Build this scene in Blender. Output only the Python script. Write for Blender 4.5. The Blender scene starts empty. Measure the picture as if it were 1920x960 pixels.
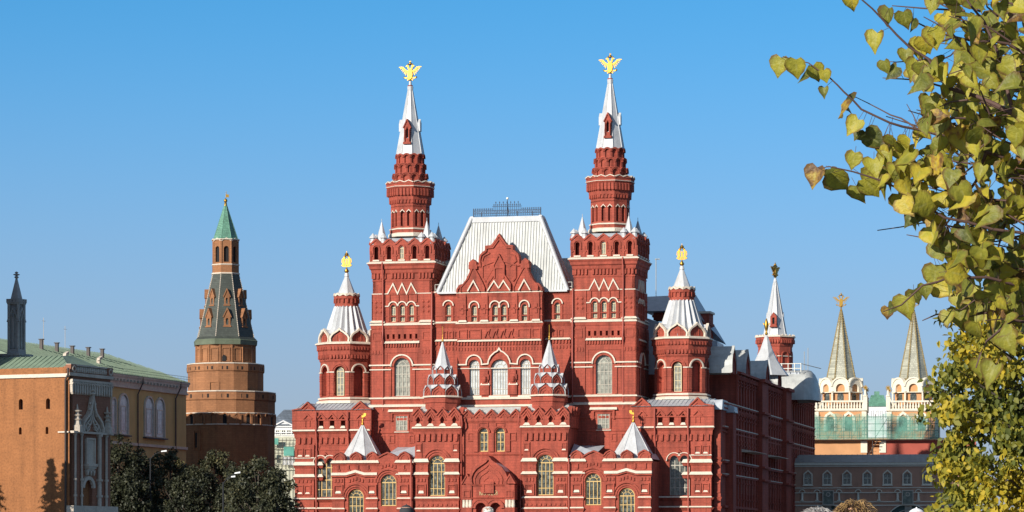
import bpy, bmesh, math, random
import numpy as np
from mathutils import Vector, Matrix
from mathutils.geometry import tessellate_polygon
PI = math.pi
R = math.radians
random.seed(7)
SC = bpy.context.scene
COL = SC.collection

# ---------------------------------------------------------------- camera, sky, sun, exposure
FPX, HOR, EYE = 6000.0, 1050.0, 1.6            # focal length and horizon row of the 1920 px wide picture, eye height
cam = bpy.data.cameras.new('camera')
cam.sensor_width = 36.0
cam.lens = FPX / 1920.0 * 36.0
cam.shift_y = (HOR - 480.0) / 1920.0
cam.clip_start, cam.clip_end = 0.5, 20000.0
camo = bpy.data.objects.new('camera', cam)
camo.location = (0, 0, EYE)
camo.rotation_euler = (R(90), 0, 0)
COL.objects.link(camo)
SC.camera = camo

SUN_AZ, SUN_EL = 40.0, 20.5                    # degrees to the left of straight behind the camera; height
to_sun = Vector((-math.sin(R(SUN_AZ)) * math.cos(R(SUN_EL)), -math.cos(R(SUN_AZ)) * math.cos(R(SUN_EL)), math.sin(R(SUN_EL))))
world = bpy.data.worlds.new('World')
SC.world = world
world.use_nodes = True
wn, wl = world.node_tree.nodes, world.node_tree.links
wn.clear()
sky = wn.new('ShaderNodeTexSky')
sky.sky_type = 'NISHITA'
sky.sun_disc = False
sky.sun_elevation = R(SUN_EL)
sky.sun_rotation = math.atan2(to_sun.x, to_sun.y)
sky.air_density, sky.dust_density, sky.ozone_density = 1.0, 0.2, 2.0
tc = wn.new('ShaderNodeTexCoord')
mp = wn.new('ShaderNodeMapping')
mp.inputs['Scale'].default_value = (1, 1, 1.5)
mp.inputs['Location'].default_value = (0, 0, 0.16)
hs = wn.new('ShaderNodeHueSaturation')
hs.inputs['Hue'].default_value = 0.491
hs.inputs['Saturation'].default_value = 1.36
hs.inputs['Value'].default_value = 1.22
bg = wn.new('ShaderNodeBackground')
bg.inputs['Strength'].default_value = 0.12
wo = wn.new('ShaderNodeOutputWorld')
wl.new(tc.outputs['Generated'], mp.inputs['Vector'])
wl.new(mp.outputs['Vector'], sky.inputs['Vector'])
wl.new(sky.outputs['Color'], hs.inputs['Color'])
# the pale autumn haze that lies along the horizon
sz = wn.new('ShaderNodeSeparateXYZ')
hz = wn.new('ShaderNodeMapRange')
hz.interpolation_type = 'SMOOTHSTEP'
hz.inputs['From Min'].default_value, hz.inputs['From Max'].default_value = -0.03, 0.19
hz.inputs['To Min'].default_value, hz.inputs['To Max'].default_value = 1.0, 0.0
hm = wn.new('ShaderNodeMix')
hm.data_type = 'RGBA'
hm.inputs['B'].default_value = (2.2, 2.08, 2.12, 1)
wl.new(tc.outputs['Generated'], sz.inputs[0])
wl.new(sz.outputs['Z'], hz.inputs['Value'])
wl.new(hz.outputs['Result'], hm.inputs['Factor'])
wl.new(hs.outputs['Color'], hm.inputs['A'])
# added grey over the unseen upper dome, to take blue out of the shade
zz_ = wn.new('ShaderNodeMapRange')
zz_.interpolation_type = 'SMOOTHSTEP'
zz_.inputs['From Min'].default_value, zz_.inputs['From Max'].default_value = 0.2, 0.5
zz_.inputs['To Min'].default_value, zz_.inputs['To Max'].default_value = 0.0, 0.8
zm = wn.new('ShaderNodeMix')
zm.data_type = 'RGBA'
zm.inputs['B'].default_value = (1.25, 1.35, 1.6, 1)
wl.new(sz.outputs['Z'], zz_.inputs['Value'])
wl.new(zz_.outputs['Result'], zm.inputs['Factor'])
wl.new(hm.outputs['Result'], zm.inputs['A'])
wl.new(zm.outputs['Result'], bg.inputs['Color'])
wl.new(bg.outputs['Background'], wo.inputs['Surface'])

sun = bpy.data.lights.new('sun', 'SUN')
sun.energy = 4.0
sun.angle = R(0.5)
sun.color = (1.0, 0.93, 0.82)
suno = bpy.data.objects.new('sun', sun)
suno.rotation_euler = to_sun.to_track_quat('Z', 'Y').to_euler()
suno.location = (-200, -200, 200)
COL.objects.link(suno)
SC.view_settings.view_transform = 'Standard'
SC.view_settings.look = 'None'
SC.view_settings.exposure = 0.58
SC.view_settings.gamma = 1.0
SC.view_settings.use_curve_mapping = False
SC.cycles.max_bounces = 6
SC.cycles.transparent_max_bounces = 12

# ---------------------------------------------------------------- materials
def mat(name, col, rough=0.8, var=0.12, scale=0.6, metal=0.0, brick=None, bump=0.0, streak=0.0, spec=0.5, fine=0.0, col2=None, trans=0.0):
    m = bpy.data.materials.new(name)
    m.use_nodes = True
    n, l = m.node_tree.nodes, m.node_tree.links
    b = n['Principled BSDF']
    b.inputs['Roughness'].default_value = rough
    b.inputs['Metallic'].default_value = metal
    b.inputs['Specular IOR Level'].default_value = spec
    t = n.new('ShaderNodeTexCoord')
    no = n.new('ShaderNodeTexNoise')
    no.inputs['Scale'].default_value = scale
    no.inputs['Detail'].default_value = 6
    no.inputs['Roughness'].default_value = 0.65
    l.new(t.outputs['Object'], no.inputs['Vector'])
    ramp = n.new('ShaderNodeValToRGB')
    lo = tuple(c * (1 - var) for c in col)
    hi = tuple(min(1, c * (1 + var)) for c in (col2 or col))
    ramp.color_ramp.elements[0].position = 0.3
    ramp.color_ramp.elements[1].position = 0.7
    ramp.color_ramp.elements[0].color = (*lo, 1)
    ramp.color_ramp.elements[1].color = (*hi, 1)
    l.new(no.outputs['Fac'], ramp.inputs['Fac'])
    out = ramp.outputs['Color']
    def mul(out, fac_socket, dark):
        mx = n.new('ShaderNodeMix'); mx.data_type = 'RGBA'; mx.blend_type = 'MULTIPLY'
        l.new(fac_socket, mx.inputs['Factor'])
        l.new(out, mx.inputs['A'])
        mx.inputs['B'].default_value = (dark, dark, dark, 1)
        return mx.outputs['Result']
    if streak:
        mp_ = n.new('ShaderNodeMapping'); mp_.inputs['Scale'].default_value = (1.6, 1.6, 0.12)
        n2 = n.new('ShaderNodeTexNoise'); n2.inputs['Scale'].default_value = 1.0; n2.inputs['Detail'].default_value = 5
        r2 = n.new('ShaderNodeValToRGB'); r2.color_ramp.elements[0].position = 0.46; r2.color_ramp.elements[1].position = 0.72
        l.new(t.outputs['Object'], mp_.inputs['Vector']); l.new(mp_.outputs['Vector'], n2.inputs['Vector'])
        l.new(n2.outputs['Fac'], r2.inputs['Fac'])
        out = mul(out, r2.outputs['Color'], 1 - streak)
    if fine:
        n3 = n.new('ShaderNodeTexNoise'); n3.inputs['Scale'].default_value = 6.0; n3.inputs['Detail'].default_value = 8
        r3 = n.new('ShaderNodeValToRGB'); r3.color_ramp.elements[0].position = 0.45; r3.color_ramp.elements[1].position = 0.7
        l.new(t.outputs['Object'], n3.inputs['Vector']); l.new(n3.outputs['Fac'], r3.inputs['Fac'])
        out = mul(out, r3.outputs['Color'], 1 - fine)
    if brick:
        bw, bh, amt = brick
        # bricks laid in courses: horizontal coordinate is x + y so that every wall direction gets upright joints
        sx = n.new('ShaderNodeSeparateXYZ'); ad = n.new('ShaderNodeMath'); cx = n.new('ShaderNodeCombineXYZ')
        l.new(t.outputs['Object'], sx.inputs[0]); l.new(sx.outputs['X'], ad.inputs[0]); l.new(sx.outputs['Y'], ad.inputs[1])
        l.new(ad.outputs[0], cx.inputs['X']); l.new(sx.outputs['Z'], cx.inputs['Y'])
        bt = n.new('ShaderNodeTexBrick')
        bt.inputs['Scale'].default_value = 1.0
        bt.inputs['Brick Width'].default_value = bw; bt.inputs['Row Height'].default_value = bh
        bt.inputs['Mortar Size'].default_value = bh * 0.12
        bt.inputs['Color1'].default_value = (1, 1, 1, 1); bt.inputs['Color2'].default_value = (1 - amt, 1 - amt, 1 - amt, 1)
        bt.inputs['Mortar'].default_value = (1 - 1.3 * amt,) * 3 + (1,)
        l.new(cx.outputs[0], bt.inputs['Vector'])
        mx = n.new('ShaderNodeMix'); mx.data_type = 'RGBA'; mx.blend_type = 'MULTIPLY'
        mx.inputs['Factor'].default_value = 1
        l.new(out, mx.inputs['A']); l.new(bt.outputs['Color'], mx.inputs['B'])
        out = mx.outputs['Result']
    l.new(out, b.inputs['Base Color'])
    if bump:
        bp = n.new('ShaderNodeBump'); bp.inputs['Strength'].default_value = bump; bp.inputs['Distance'].default_value = 0.05
        n4 = n.new('ShaderNodeTexNoise'); n4.inputs['Scale'].default_value = 9; n4.inputs['Detail'].default_value = 6
        l.new(t.outputs['Object'], n4.inputs['Vector']); l.new(n4.outputs['Fac'], bp.inputs['Height'])
        l.new(bp.outputs['Normal'], b.inputs['Normal'])
    return m

M = {}
M['red'] = mat('red_painted_brick', (0.39, 0.076, 0.045), 0.85, 0.17, 0.5, brick=(0.8, 0.33, 0.15), streak=0.42, fine=0.22, bump=0.3)
M['red_pipe'] = mat('red_pipe', (0.36, 0.075, 0.05), 0.5, 0.1)
M['white'] = mat('white_ledge_metal', (0.66, 0.57, 0.46), 0.6, 0.10, 1.5, fine=0.25)
M['roof_white'] = mat('white_roof_metal', (0.47, 0.48, 0.46), 0.45, 0.14, 0.9, streak=0.22, fine=0.06)
M['roof_grey'] = mat('grey_roof_metal', (0.42, 0.45, 0.49), 0.4, 0.12, 0.8, streak=0.15, fine=0.1)
M['spire'] = mat('white_spire_metal', (0.51, 0.52, 0.53), 0.42, 0.13, 0.8, streak=0.16, fine=0.08)
M['gold'] = mat('gilded_metal', (0.46, 0.265, 0.05), 0.42, 0.06, 2.0, metal=1.0)
M['iron'] = mat('blue_black_iron', (0.05, 0.07, 0.11), 0.6, 0.1)
M['frame_yellow'] = mat('ochre_window_wood', (0.58, 0.39, 0.14), 0.6, 0.1, 3)
M['frame_cream'] = mat('cream_window_wood', (0.60, 0.50, 0.30), 0.6, 0.1, 3)
M['frame_white'] = mat('white_window_wood', (0.78, 0.76, 0.68), 0.6, 0.06, 3)
M['frame_grey'] = mat('grey_window_wood', (0.42, 0.39, 0.32), 0.6, 0.1, 3)
M['glass_dark'] = mat('dark_window_glass', (0.05, 0.058, 0.055), 0.12, 0.75, 1.9, brick=(0.42, 0.5, 0.45), spec=0.6, col2=(0.15, 0.16, 0.14))
M['glass_pale'] = mat('pale_window_glass', (0.34, 0.34, 0.28), 0.2, 0.35, 1.4, brick=(0.5, 0.6, 0.25), spec=0.6, fine=0.25)  # paler panes with random mottling
M['glass_white'] = mat('window_with_white_blind', (0.55, 0.58, 0.58), 0.2, 0.3, 1.2, spec=0.6, fine=0.15, brick=(0.5, 0.7, 0.15))
M['dark'] = mat('dark_opening', (0.012, 0.011, 0.012), 0.9, 0.2)

# ---------------------------------------------------------------- mesh builder
class MB:
    def __init__(s, T=None):
        s.v, s.f, s.m, s.sm = [], [], [], []
        s.starts = []
        s.T = T or Matrix.Identity(4)
    def add(s, vs, fs, mi=0, smooth=False):
        o = len(s.v); s.starts.append(o)
        s.v.extend([s.T @ Vector(p) for p in vs])
        for f in fs:
            s.f.append([o + i for i in f]); s.m.append(mi); s.sm.append(smooth)
    def box(s, x0, x1, y0, y1, z0, z1, mi=0):
        vs = [(x, y, z) for z in (z0, z1) for y in (y0, y1) for x in (x0, x1)]
        s.add(vs, [(0, 1, 3, 2), (4, 6, 7, 5), (0, 4, 5, 1), (2, 3, 7, 6), (0, 2, 6, 4), (1, 5, 7, 3)], mi)
    def hexa(s, bot, top, mi=0):          # two quads of four points
        s.add(list(bot) + list(top), [(3, 2, 1, 0), (4, 5, 6, 7), (0, 1, 5, 4), (1, 2, 6, 5), (2, 3, 7, 6), (3, 0, 4, 7)], mi)
    def prism(s, pts, y0, y1, mi=0):      # outline in x, z pushed along y
        n = len(pts)
        tri = tessellate_polygon([[Vector((p[0], p[1], 0)) for p in pts]])
        s.add([(p[0], y0, p[1]) for p in pts], tri, mi)
        s.add([(p[0], y1, p[1]) for p in pts], tri, mi)
        s.add([(p[0], y0, p[1]) for p in pts] + [(p[0], y1, p[1]) for p in pts], [(i, (i + 1) % n, n + (i + 1) % n, n + i) for i in range(n)], mi)
    def panel(s, pts, holes, y, depth, mi=0, side=True):   # front face with openings, reveals and edges going back by depth
        polys = [[Vector((p[0], p[1], 0)) for p in q] for q in [pts] + holes]
        flat = [p for q in [pts] + holes for p in q]
        s.add([(p[0], y, p[1]) for p in flat], tessellate_polygon(polys), mi)
        for q in ([pts] if side else []) + holes:
            n = len(q)
            s.add([(p[0], y, p[1]) for p in q] + [(p[0], y + depth, p[1]) for p in q], [(i, (i + 1) % n, n + (i + 1) % n, n + i) for i in range(n)], mi)
    def lathe(s, prof, n=8, cx=0, cy=0, face=True, mi=0, smooth=False, caps=True, rot=0.0, pleat=1.0, sy=1.0):
        # prof: (apothem or radius, z); with face=True a flat side looks to -y and the numbers are apothems
        k = 1 / math.cos(PI / n) if face else 1.0
        a0 = -PI / 2 + (PI / n if face else 0) + rot
        vs = []
        for r, z in prof:
            for i in range(n):
                a = a0 + 2 * PI * i / n
                q = r * k * (pleat if i % 2 else 1.0)
                vs.append((cx + q * math.cos(a), cy + sy * q * math.sin(a), z))
        fs = []
        for j in range(len(prof) - 1):
            for i in range(n):
                i2 = (i + 1) % n
                fs.append((j * n + i, j * n + i2, (j + 1) * n + i2, (j + 1) * n + i))
        s.add(vs, fs, mi, smooth)
        if caps:
            s.add(vs[:n], [tuple(range(n))], mi); s.add(vs[-n:], [tuple(range(n))], mi)
    def ribbon(s, pts, w, y0, y1, mi=0, closed=False):     # a bar of width w along a line in x, z
        n = len(pts); L, Rr = [], []
        for i in range(n):
            a = Vector(pts[i - 1] if (i or closed) else pts[i]); b = Vector(pts[(i + 1) % n] if (i < n - 1 or closed) else pts[i]); p = Vector(pts[i])
            d1 = (p - a); d2 = (b - p)
            if d1.length < 1e-9: d1 = d2
            if d2.length < 1e-9: d2 = d1
            d1.normalize(); d2.normalize()
            n1 = Vector((-d1.y, d1.x)); n2 = Vector((-d2.y, d2.x)); m_ = n1 + n2
            if m_.length < 1e-6: m_ = n1
            m_.normalize()
            k = w / 2 / max(0.45, m_.dot(n1))
            L.append(p + m_ * k); Rr.append(p - m_ * k)
        for i in range(n if closed else n - 1):
            j = (i + 1) % n
            q = [L[i], Rr[i], Rr[j], L[j]]
            s.hexa([(p.x, y0, p.y) for p in q], [(p.x, y1, p.y) for p in q], mi)
    def tube(s, pts, r, n=6, mi=0, r1=None, smooth=True):
        pts = [Vector(p) for p in pts]; N = len(pts); vs = []
        for i, p in enumerate(pts):
            d = (pts[min(i + 1, N - 1)] - pts[max(i - 1, 0)]).normalized()
            up = Vector((0, 0, 1)) if abs(d.z) < 0.9 else Vector((1, 0, 0))
            a = d.cross(up).normalized(); b = d.cross(a)
            rr = r if r1 is None else r + (r1 - r) * i / max(1, N - 1)
            for k in range(n):
                t = 2 * PI * k / n
                vs.append(p + a * rr * math.cos(t) + b * rr * math.sin(t))
        fs = [(j * n + k, j * n + (k + 1) % n, (j + 1) * n + (k + 1) % n, (j + 1) * n + k) for j in range(N - 1) for k in range(n)]
        s.add(vs, fs, mi, smooth)
        s.add(vs[:n], [tuple(range(n))], mi); s.add(vs[-n:], [tuple(range(n))], mi)
    def ball(s, c, r, mi=0, n=10, sz=1.0):
        prof = [(max(1e-3, r * math.sin(PI * k / 6)), c[2] - sz * r * math.cos(PI * k / 6)) for k in range(7)]
        s.lathe(prof, n, c[0], c[1], face=False, mi=mi, smooth=True)
    def pieces(s):                        # far-apart pieces become objects of their own
        k = len(s.starts)
        if k < 2 or k > 2500: return None
        ends = s.starts[1:] + [len(s.v)]
        P = np.array([tuple(p) for p in s.v])
        lo = np.array([P[a:b].min(0) for a, b in zip(s.starts, ends)]); hi = np.array([P[a:b].max(0) for a, b in zip(s.starts, ends)])
        size = (hi - lo).max(1); lab = np.full(k, -1); c = 0
        for i in range(k):
            if lab[i] >= 0: continue
            lab[i] = c; todo = [i]
            while todo:
                q = todo.pop()
                g_ = np.maximum(0, np.maximum(lo - hi[q], lo[q] - hi))
                near = np.sqrt((g_ ** 2).sum(1)) <= np.maximum(0.02, 0.5 * np.maximum(size, size[q]))
                for j in np.nonzero(near & (lab < 0))[0]: lab[j] = c; todo.append(int(j))
            c += 1
        return None if c < 2 else (lab, ends, c)
    def build(s, name, mats, parent=None, split=True):
        if not s.v: return None
        got = s.pieces() if split else None
        if got:
            lab, ends, c = got
            which = np.empty(len(s.v), int)
            for i, (a, b) in enumerate(zip(s.starts, ends)): which[a:b] = lab[i]
            objs = []
            for q in sorted(range(c), key=lambda q: -int((which == q).sum())):
                m = MB(); idx = np.nonzero(which == q)[0]; new = {int(a): i for i, a in enumerate(idx)}
                m.v = [s.v[i] for i in idx]
                for f, mi, sm_ in zip(s.f, s.m, s.sm):
                    if which[f[0]] == q: m.f.append([new[i] for i in f]); m.m.append(mi); m.sm.append(sm_)
                objs.append(m.build(name, mats, parent, False))
            return objs[0]
        me = bpy.data.meshes.new(name)
        me.from_pydata([tuple(p) for p in s.v], [], s.f)
        for m_ in (mats if isinstance(mats, (list, tuple)) else [mats]):
            me.materials.append(m_)
        me.polygons.foreach_set('material_index', s.m)
        me.polygons.foreach_set('use_smooth', s.sm)
        me.update()
        o = bpy.data.objects.new(name, me)
        COL.objects.link(o)
        if parent: o.parent = parent
        return o

def tag(o, label=None, cat=None, group=None, kind=None):
    if label: o['label'] = label
    if cat: o['category'] = cat
    if group: o['group'] = group
    if kind: o['kind'] = kind
    return o
def thing(name, label, cat, loc=(0, 0, 0), rz=0.0, group=None):
    o = bpy.data.objects.new(name, None)
    o.empty_display_size = 0.5
    COL.objects.link(o)
    o.location = loc; o.rotation_euler = (0, 0, rz)
    return tag(o, label, cat, group)
def copy_tree(o, parent=None):
    c = o.copy(); COL.objects.link(c); c.parent = parent
    for ch in list(o.children): copy_tree(ch, c)
    return c
def at(px, py, Y):                       # where a spot of the photograph lies at distance Y
    return Vector(((px - 960) * Y / FPX, Y, EYE + (HOR - py) * Y / FPX))
def arch(cx, z0, zs, w, n=10):           # round-headed opening
    r = w / 2
    return [(cx - r, z0)] + [(cx - r * math.cos(PI * i / n), zs + r * math.sin(PI * i / n)) for i in range(n + 1)] + [(cx + r, z0)]
def arc(cx, zs, r, n=10, a0=180.0, a1=0.0):
    return [(cx + r * math.cos(R(a0 + (a1 - a0) * i / n)), zs + r * math.sin(R(a0 + (a1 - a0) * i / n))) for i in range(n + 1)]
def ogee(cx, z0, w, h, bulge=1.05):      # onion-shaped gable outline, left foot to right foot
    half = [(-0.5, 0), (-0.5 * bulge, 0.28), (-0.47, 0.45), (-0.37, 0.62), (-0.22, 0.75), (-0.09, 0.86), (0, 1)]
    pts = half + [(-x, z) for x, z in half[-2::-1]]
    return [(cx + x * w, z0 + z * h) for x, z in pts]
def rect(x0, x1, z0, z1):
    return [(x0, z0), (x0, z1), (x1, z1), (x1, z0)]
TR = Matrix.Translation
def RZ(a): return Matrix.Rotation(a, 4, 'Z')
MIR = Matrix.Scale(-1, 4, (1, 0, 0))
I4 = Matrix.Identity(4)

# ---------------------------------------------------------------- the ground: the square rises gently, then falls towards the museum
def ground_z(y):
    if y < 12: return 0.0
    if y < 95: return 0.0175 * (y - 12)
    if y < 260: return 1.4525 * (0.5 + 0.5 * math.cos(PI * (y - 95) / 165))
    return 0.0
g = MB()
ys = [-300, -50, 0, 12, 25, 40, 60, 80, 95, 115, 140, 170, 200, 230, 260, 400, 800, 4000]
xs = [-4000, -300, -60, 60, 300, 4000]
vs = [(x, y, ground_z(y) - (0.0 if y < 900 else 0.0)) for y in ys for x in xs]
nx = len(xs)
g.add(vs, [(j * nx + i, j * nx + i + 1, (j + 1) * nx + i + 1, (j + 1) * nx + i) for j in range(len(ys) - 1) for i in range(nx - 1)], 0, True)
M['cobble'] = mat('dark_cobblestones', (0.075, 0.072, 0.072), 0.7, 0.3, 0.3, brick=(0.22, 0.13, 0.3), bump=0.4)
tag(g.build('square_ground', M['cobble']), kind='structure')

# ================================================================ the museum
TAN = 0.2335
TH = math.atan(TAN); SN, CS = math.sin(TH), math.cos(TH)
MX, MY = (941.7 - 960) / FPX * 400, 400.0
def FP(px, py, v):                       # photograph spot -> (u, z) on the museum's plane at depth v
    a = (px - 960) / FPX
    Y = (v + MX * SN + MY * CS) / (a * SN + CS)
    X = a * Y
    return (X - MX) * CS - (Y - MY) * SN, EYE + (HOR - py) / FPX * Y
def U(px, v): return FP(px, 480, v)[0]
def Z(py, px, v): return FP(px, py, v)[1]
mus = thing('museum', 'huge red brick museum with white ledges, twin eagle-topped spires and steep white roof', 'museum', (MX, MY, 0), -TH)

def win(T, cx, z0, zs, w, y, frame, glass, nv=1, rows=(), bar=0.09, round_top=True, parent=None, fan=False):
    f = MB(T); r = w / 2
    out = arch(cx, z0, zs, w, 10) if round_top else rect(cx - r, cx + r, z0, zs)
    ins = [(cx + (x - cx) * (1 - bar / w), z0 + (z - z0) * 0.985 + bar / 2) for x, z in out]
    f.ribbon(ins, bar, y - 0.08, y - 0.003, closed=True)
    for i in range(nv):
        x = cx - r + w * (i + 1) / (nv + 1)
        f.box(x - bar * 0.4, x + bar * 0.4, y - 0.07, y - 0.004, z0 + bar, zs)
    for q in rows:
        z = z0 + (zs - z0) * q
        f.box(cx - r + bar, cx + r - bar, y - 0.065, y - 0.005, z - bar * 0.4, z + bar * 0.4)
    if round_top:
        f.box(cx - r + bar, cx + r - bar, y - 0.075, y - 0.006, zs - bar * 0.6, zs + bar * 0.6)
        if fan:
            f.ribbon(arc(cx, zs, r * 0.5, 8), bar * 0.6, y - 0.06, y - 0.007)
            for a in (36, 72, 108, 144):
                f.ribbon([(cx + r * 0.5 * math.cos(R(a)), zs + r * 0.5 * math.sin(R(a))), (cx + r * 0.95 * math.cos(R(a)), zs + r * 0.95 * math.sin(R(a)))], bar * 0.5, y - 0.055, y - 0.008)
    fo = f.build('window', frame, parent or mus)
    p = MB(T); p.add([(x, y, z) for x, z in out], [tuple(range(len(out)))])
    p.build('pane', glass, fo)
    return fo

def eagle(T, s, parent, name='eagle_finial'):
    """gilded two-headed eagle: body, two raised wings of feathers, two necks, crown, tail and claws"""
    m = MB(T)
    L = lambda pts: [(x * s, z * s) for x, z in pts]
    m.tube([(0, 0, -0.25 * s), (0, 0, 0.2 * s)], 0.05 * s, 6)
    m.ball((0, 0, 0.02 * s), 0.09 * s)
    m.prism(L([(-0.1, 0.1), (-0.15, 0.3), (-0.13, 0.48), (-0.07, 0.6), (0.07, 0.6), (0.13, 0.48), (0.15, 0.3), (0.1, 0.1), (0, 0.02)]), -0.11 * s, 0.11 * s)
    for q in (-1, 1):
        m.ribbon(L([(q * 0.06, 0.56), (q * 0.1, 0.7), (q * 0.13, 0.78)]), 0.09 * s, -0.06 * s, 0.06 * s)
        m.prism(L([(q * 0.08, 0.75), (q * 0.1, 0.84), (q * 0.19, 0.83), (q * 0.27, 0.77), (q * 0.18, 0.75)]), -0.06 * s, 0.06 * s)
        m.ribbon(L([(q * 0.13, 0.46), (q * 0.3, 0.56), (q * 0.44, 0.72)]), 0.1 * s, -0.06 * s, 0.06 * s)
        for i in range(6):                # feathers fanning down from the wing's arm
            t = i / 5
            ax, az = 0.2 + 0.26 * t, 0.5 + 0.24 * t
            bx, bz = 0.27 + 0.38 * t, 0.27 + 0.46 * t
            m.ribbon(L([(q * ax, az), (q * bx, bz)]), 0.046 * s, (-0.05 + 0.03 * (i % 2)) * s, 0.04 * s)
        m.ribbon(L([(q * 0.09, 0.16), (q * 0.24, 0.1), (q * 0.33, 0.14)]), 0.06 * s, -0.05 * s, 0.05 * s)
        m.ball((q * 0.34 * s, 0, 0.15 * s), 0.06 * s, n=6)
        m.ribbon(L([(q * 0.05, 0.12), (q * 0.16, -0.02)]), 0.07 * s, -0.05 * s, 0.05 * s)
        m.ball((q * 0.13 * s, 0, 0.88 * s), 0.05 * s, n=6)
    m.ball((0, 0, 0.92 * s), 0.09 * s, n=8)
    m.tube([(0, 0, 0.98 * s), (0, 0, 1.1 * s)], 0.022 * s, 5)
    m.box(-0.05 * s, 0.05 * s, -0.02 * s, 0.02 * s, 1.03 * s, 1.06 * s)
    return m.build(name, M['gold'], parent)

def white_ring(m, n, T, ap, z0, z1, proj, cx=0, cy=0):
    h = z1 - z0
    m.lathe([(ap, z0), (ap + proj, z0), (ap + proj, z0 + h * 0.45), (ap, z1)], n, cx, cy)

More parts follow.
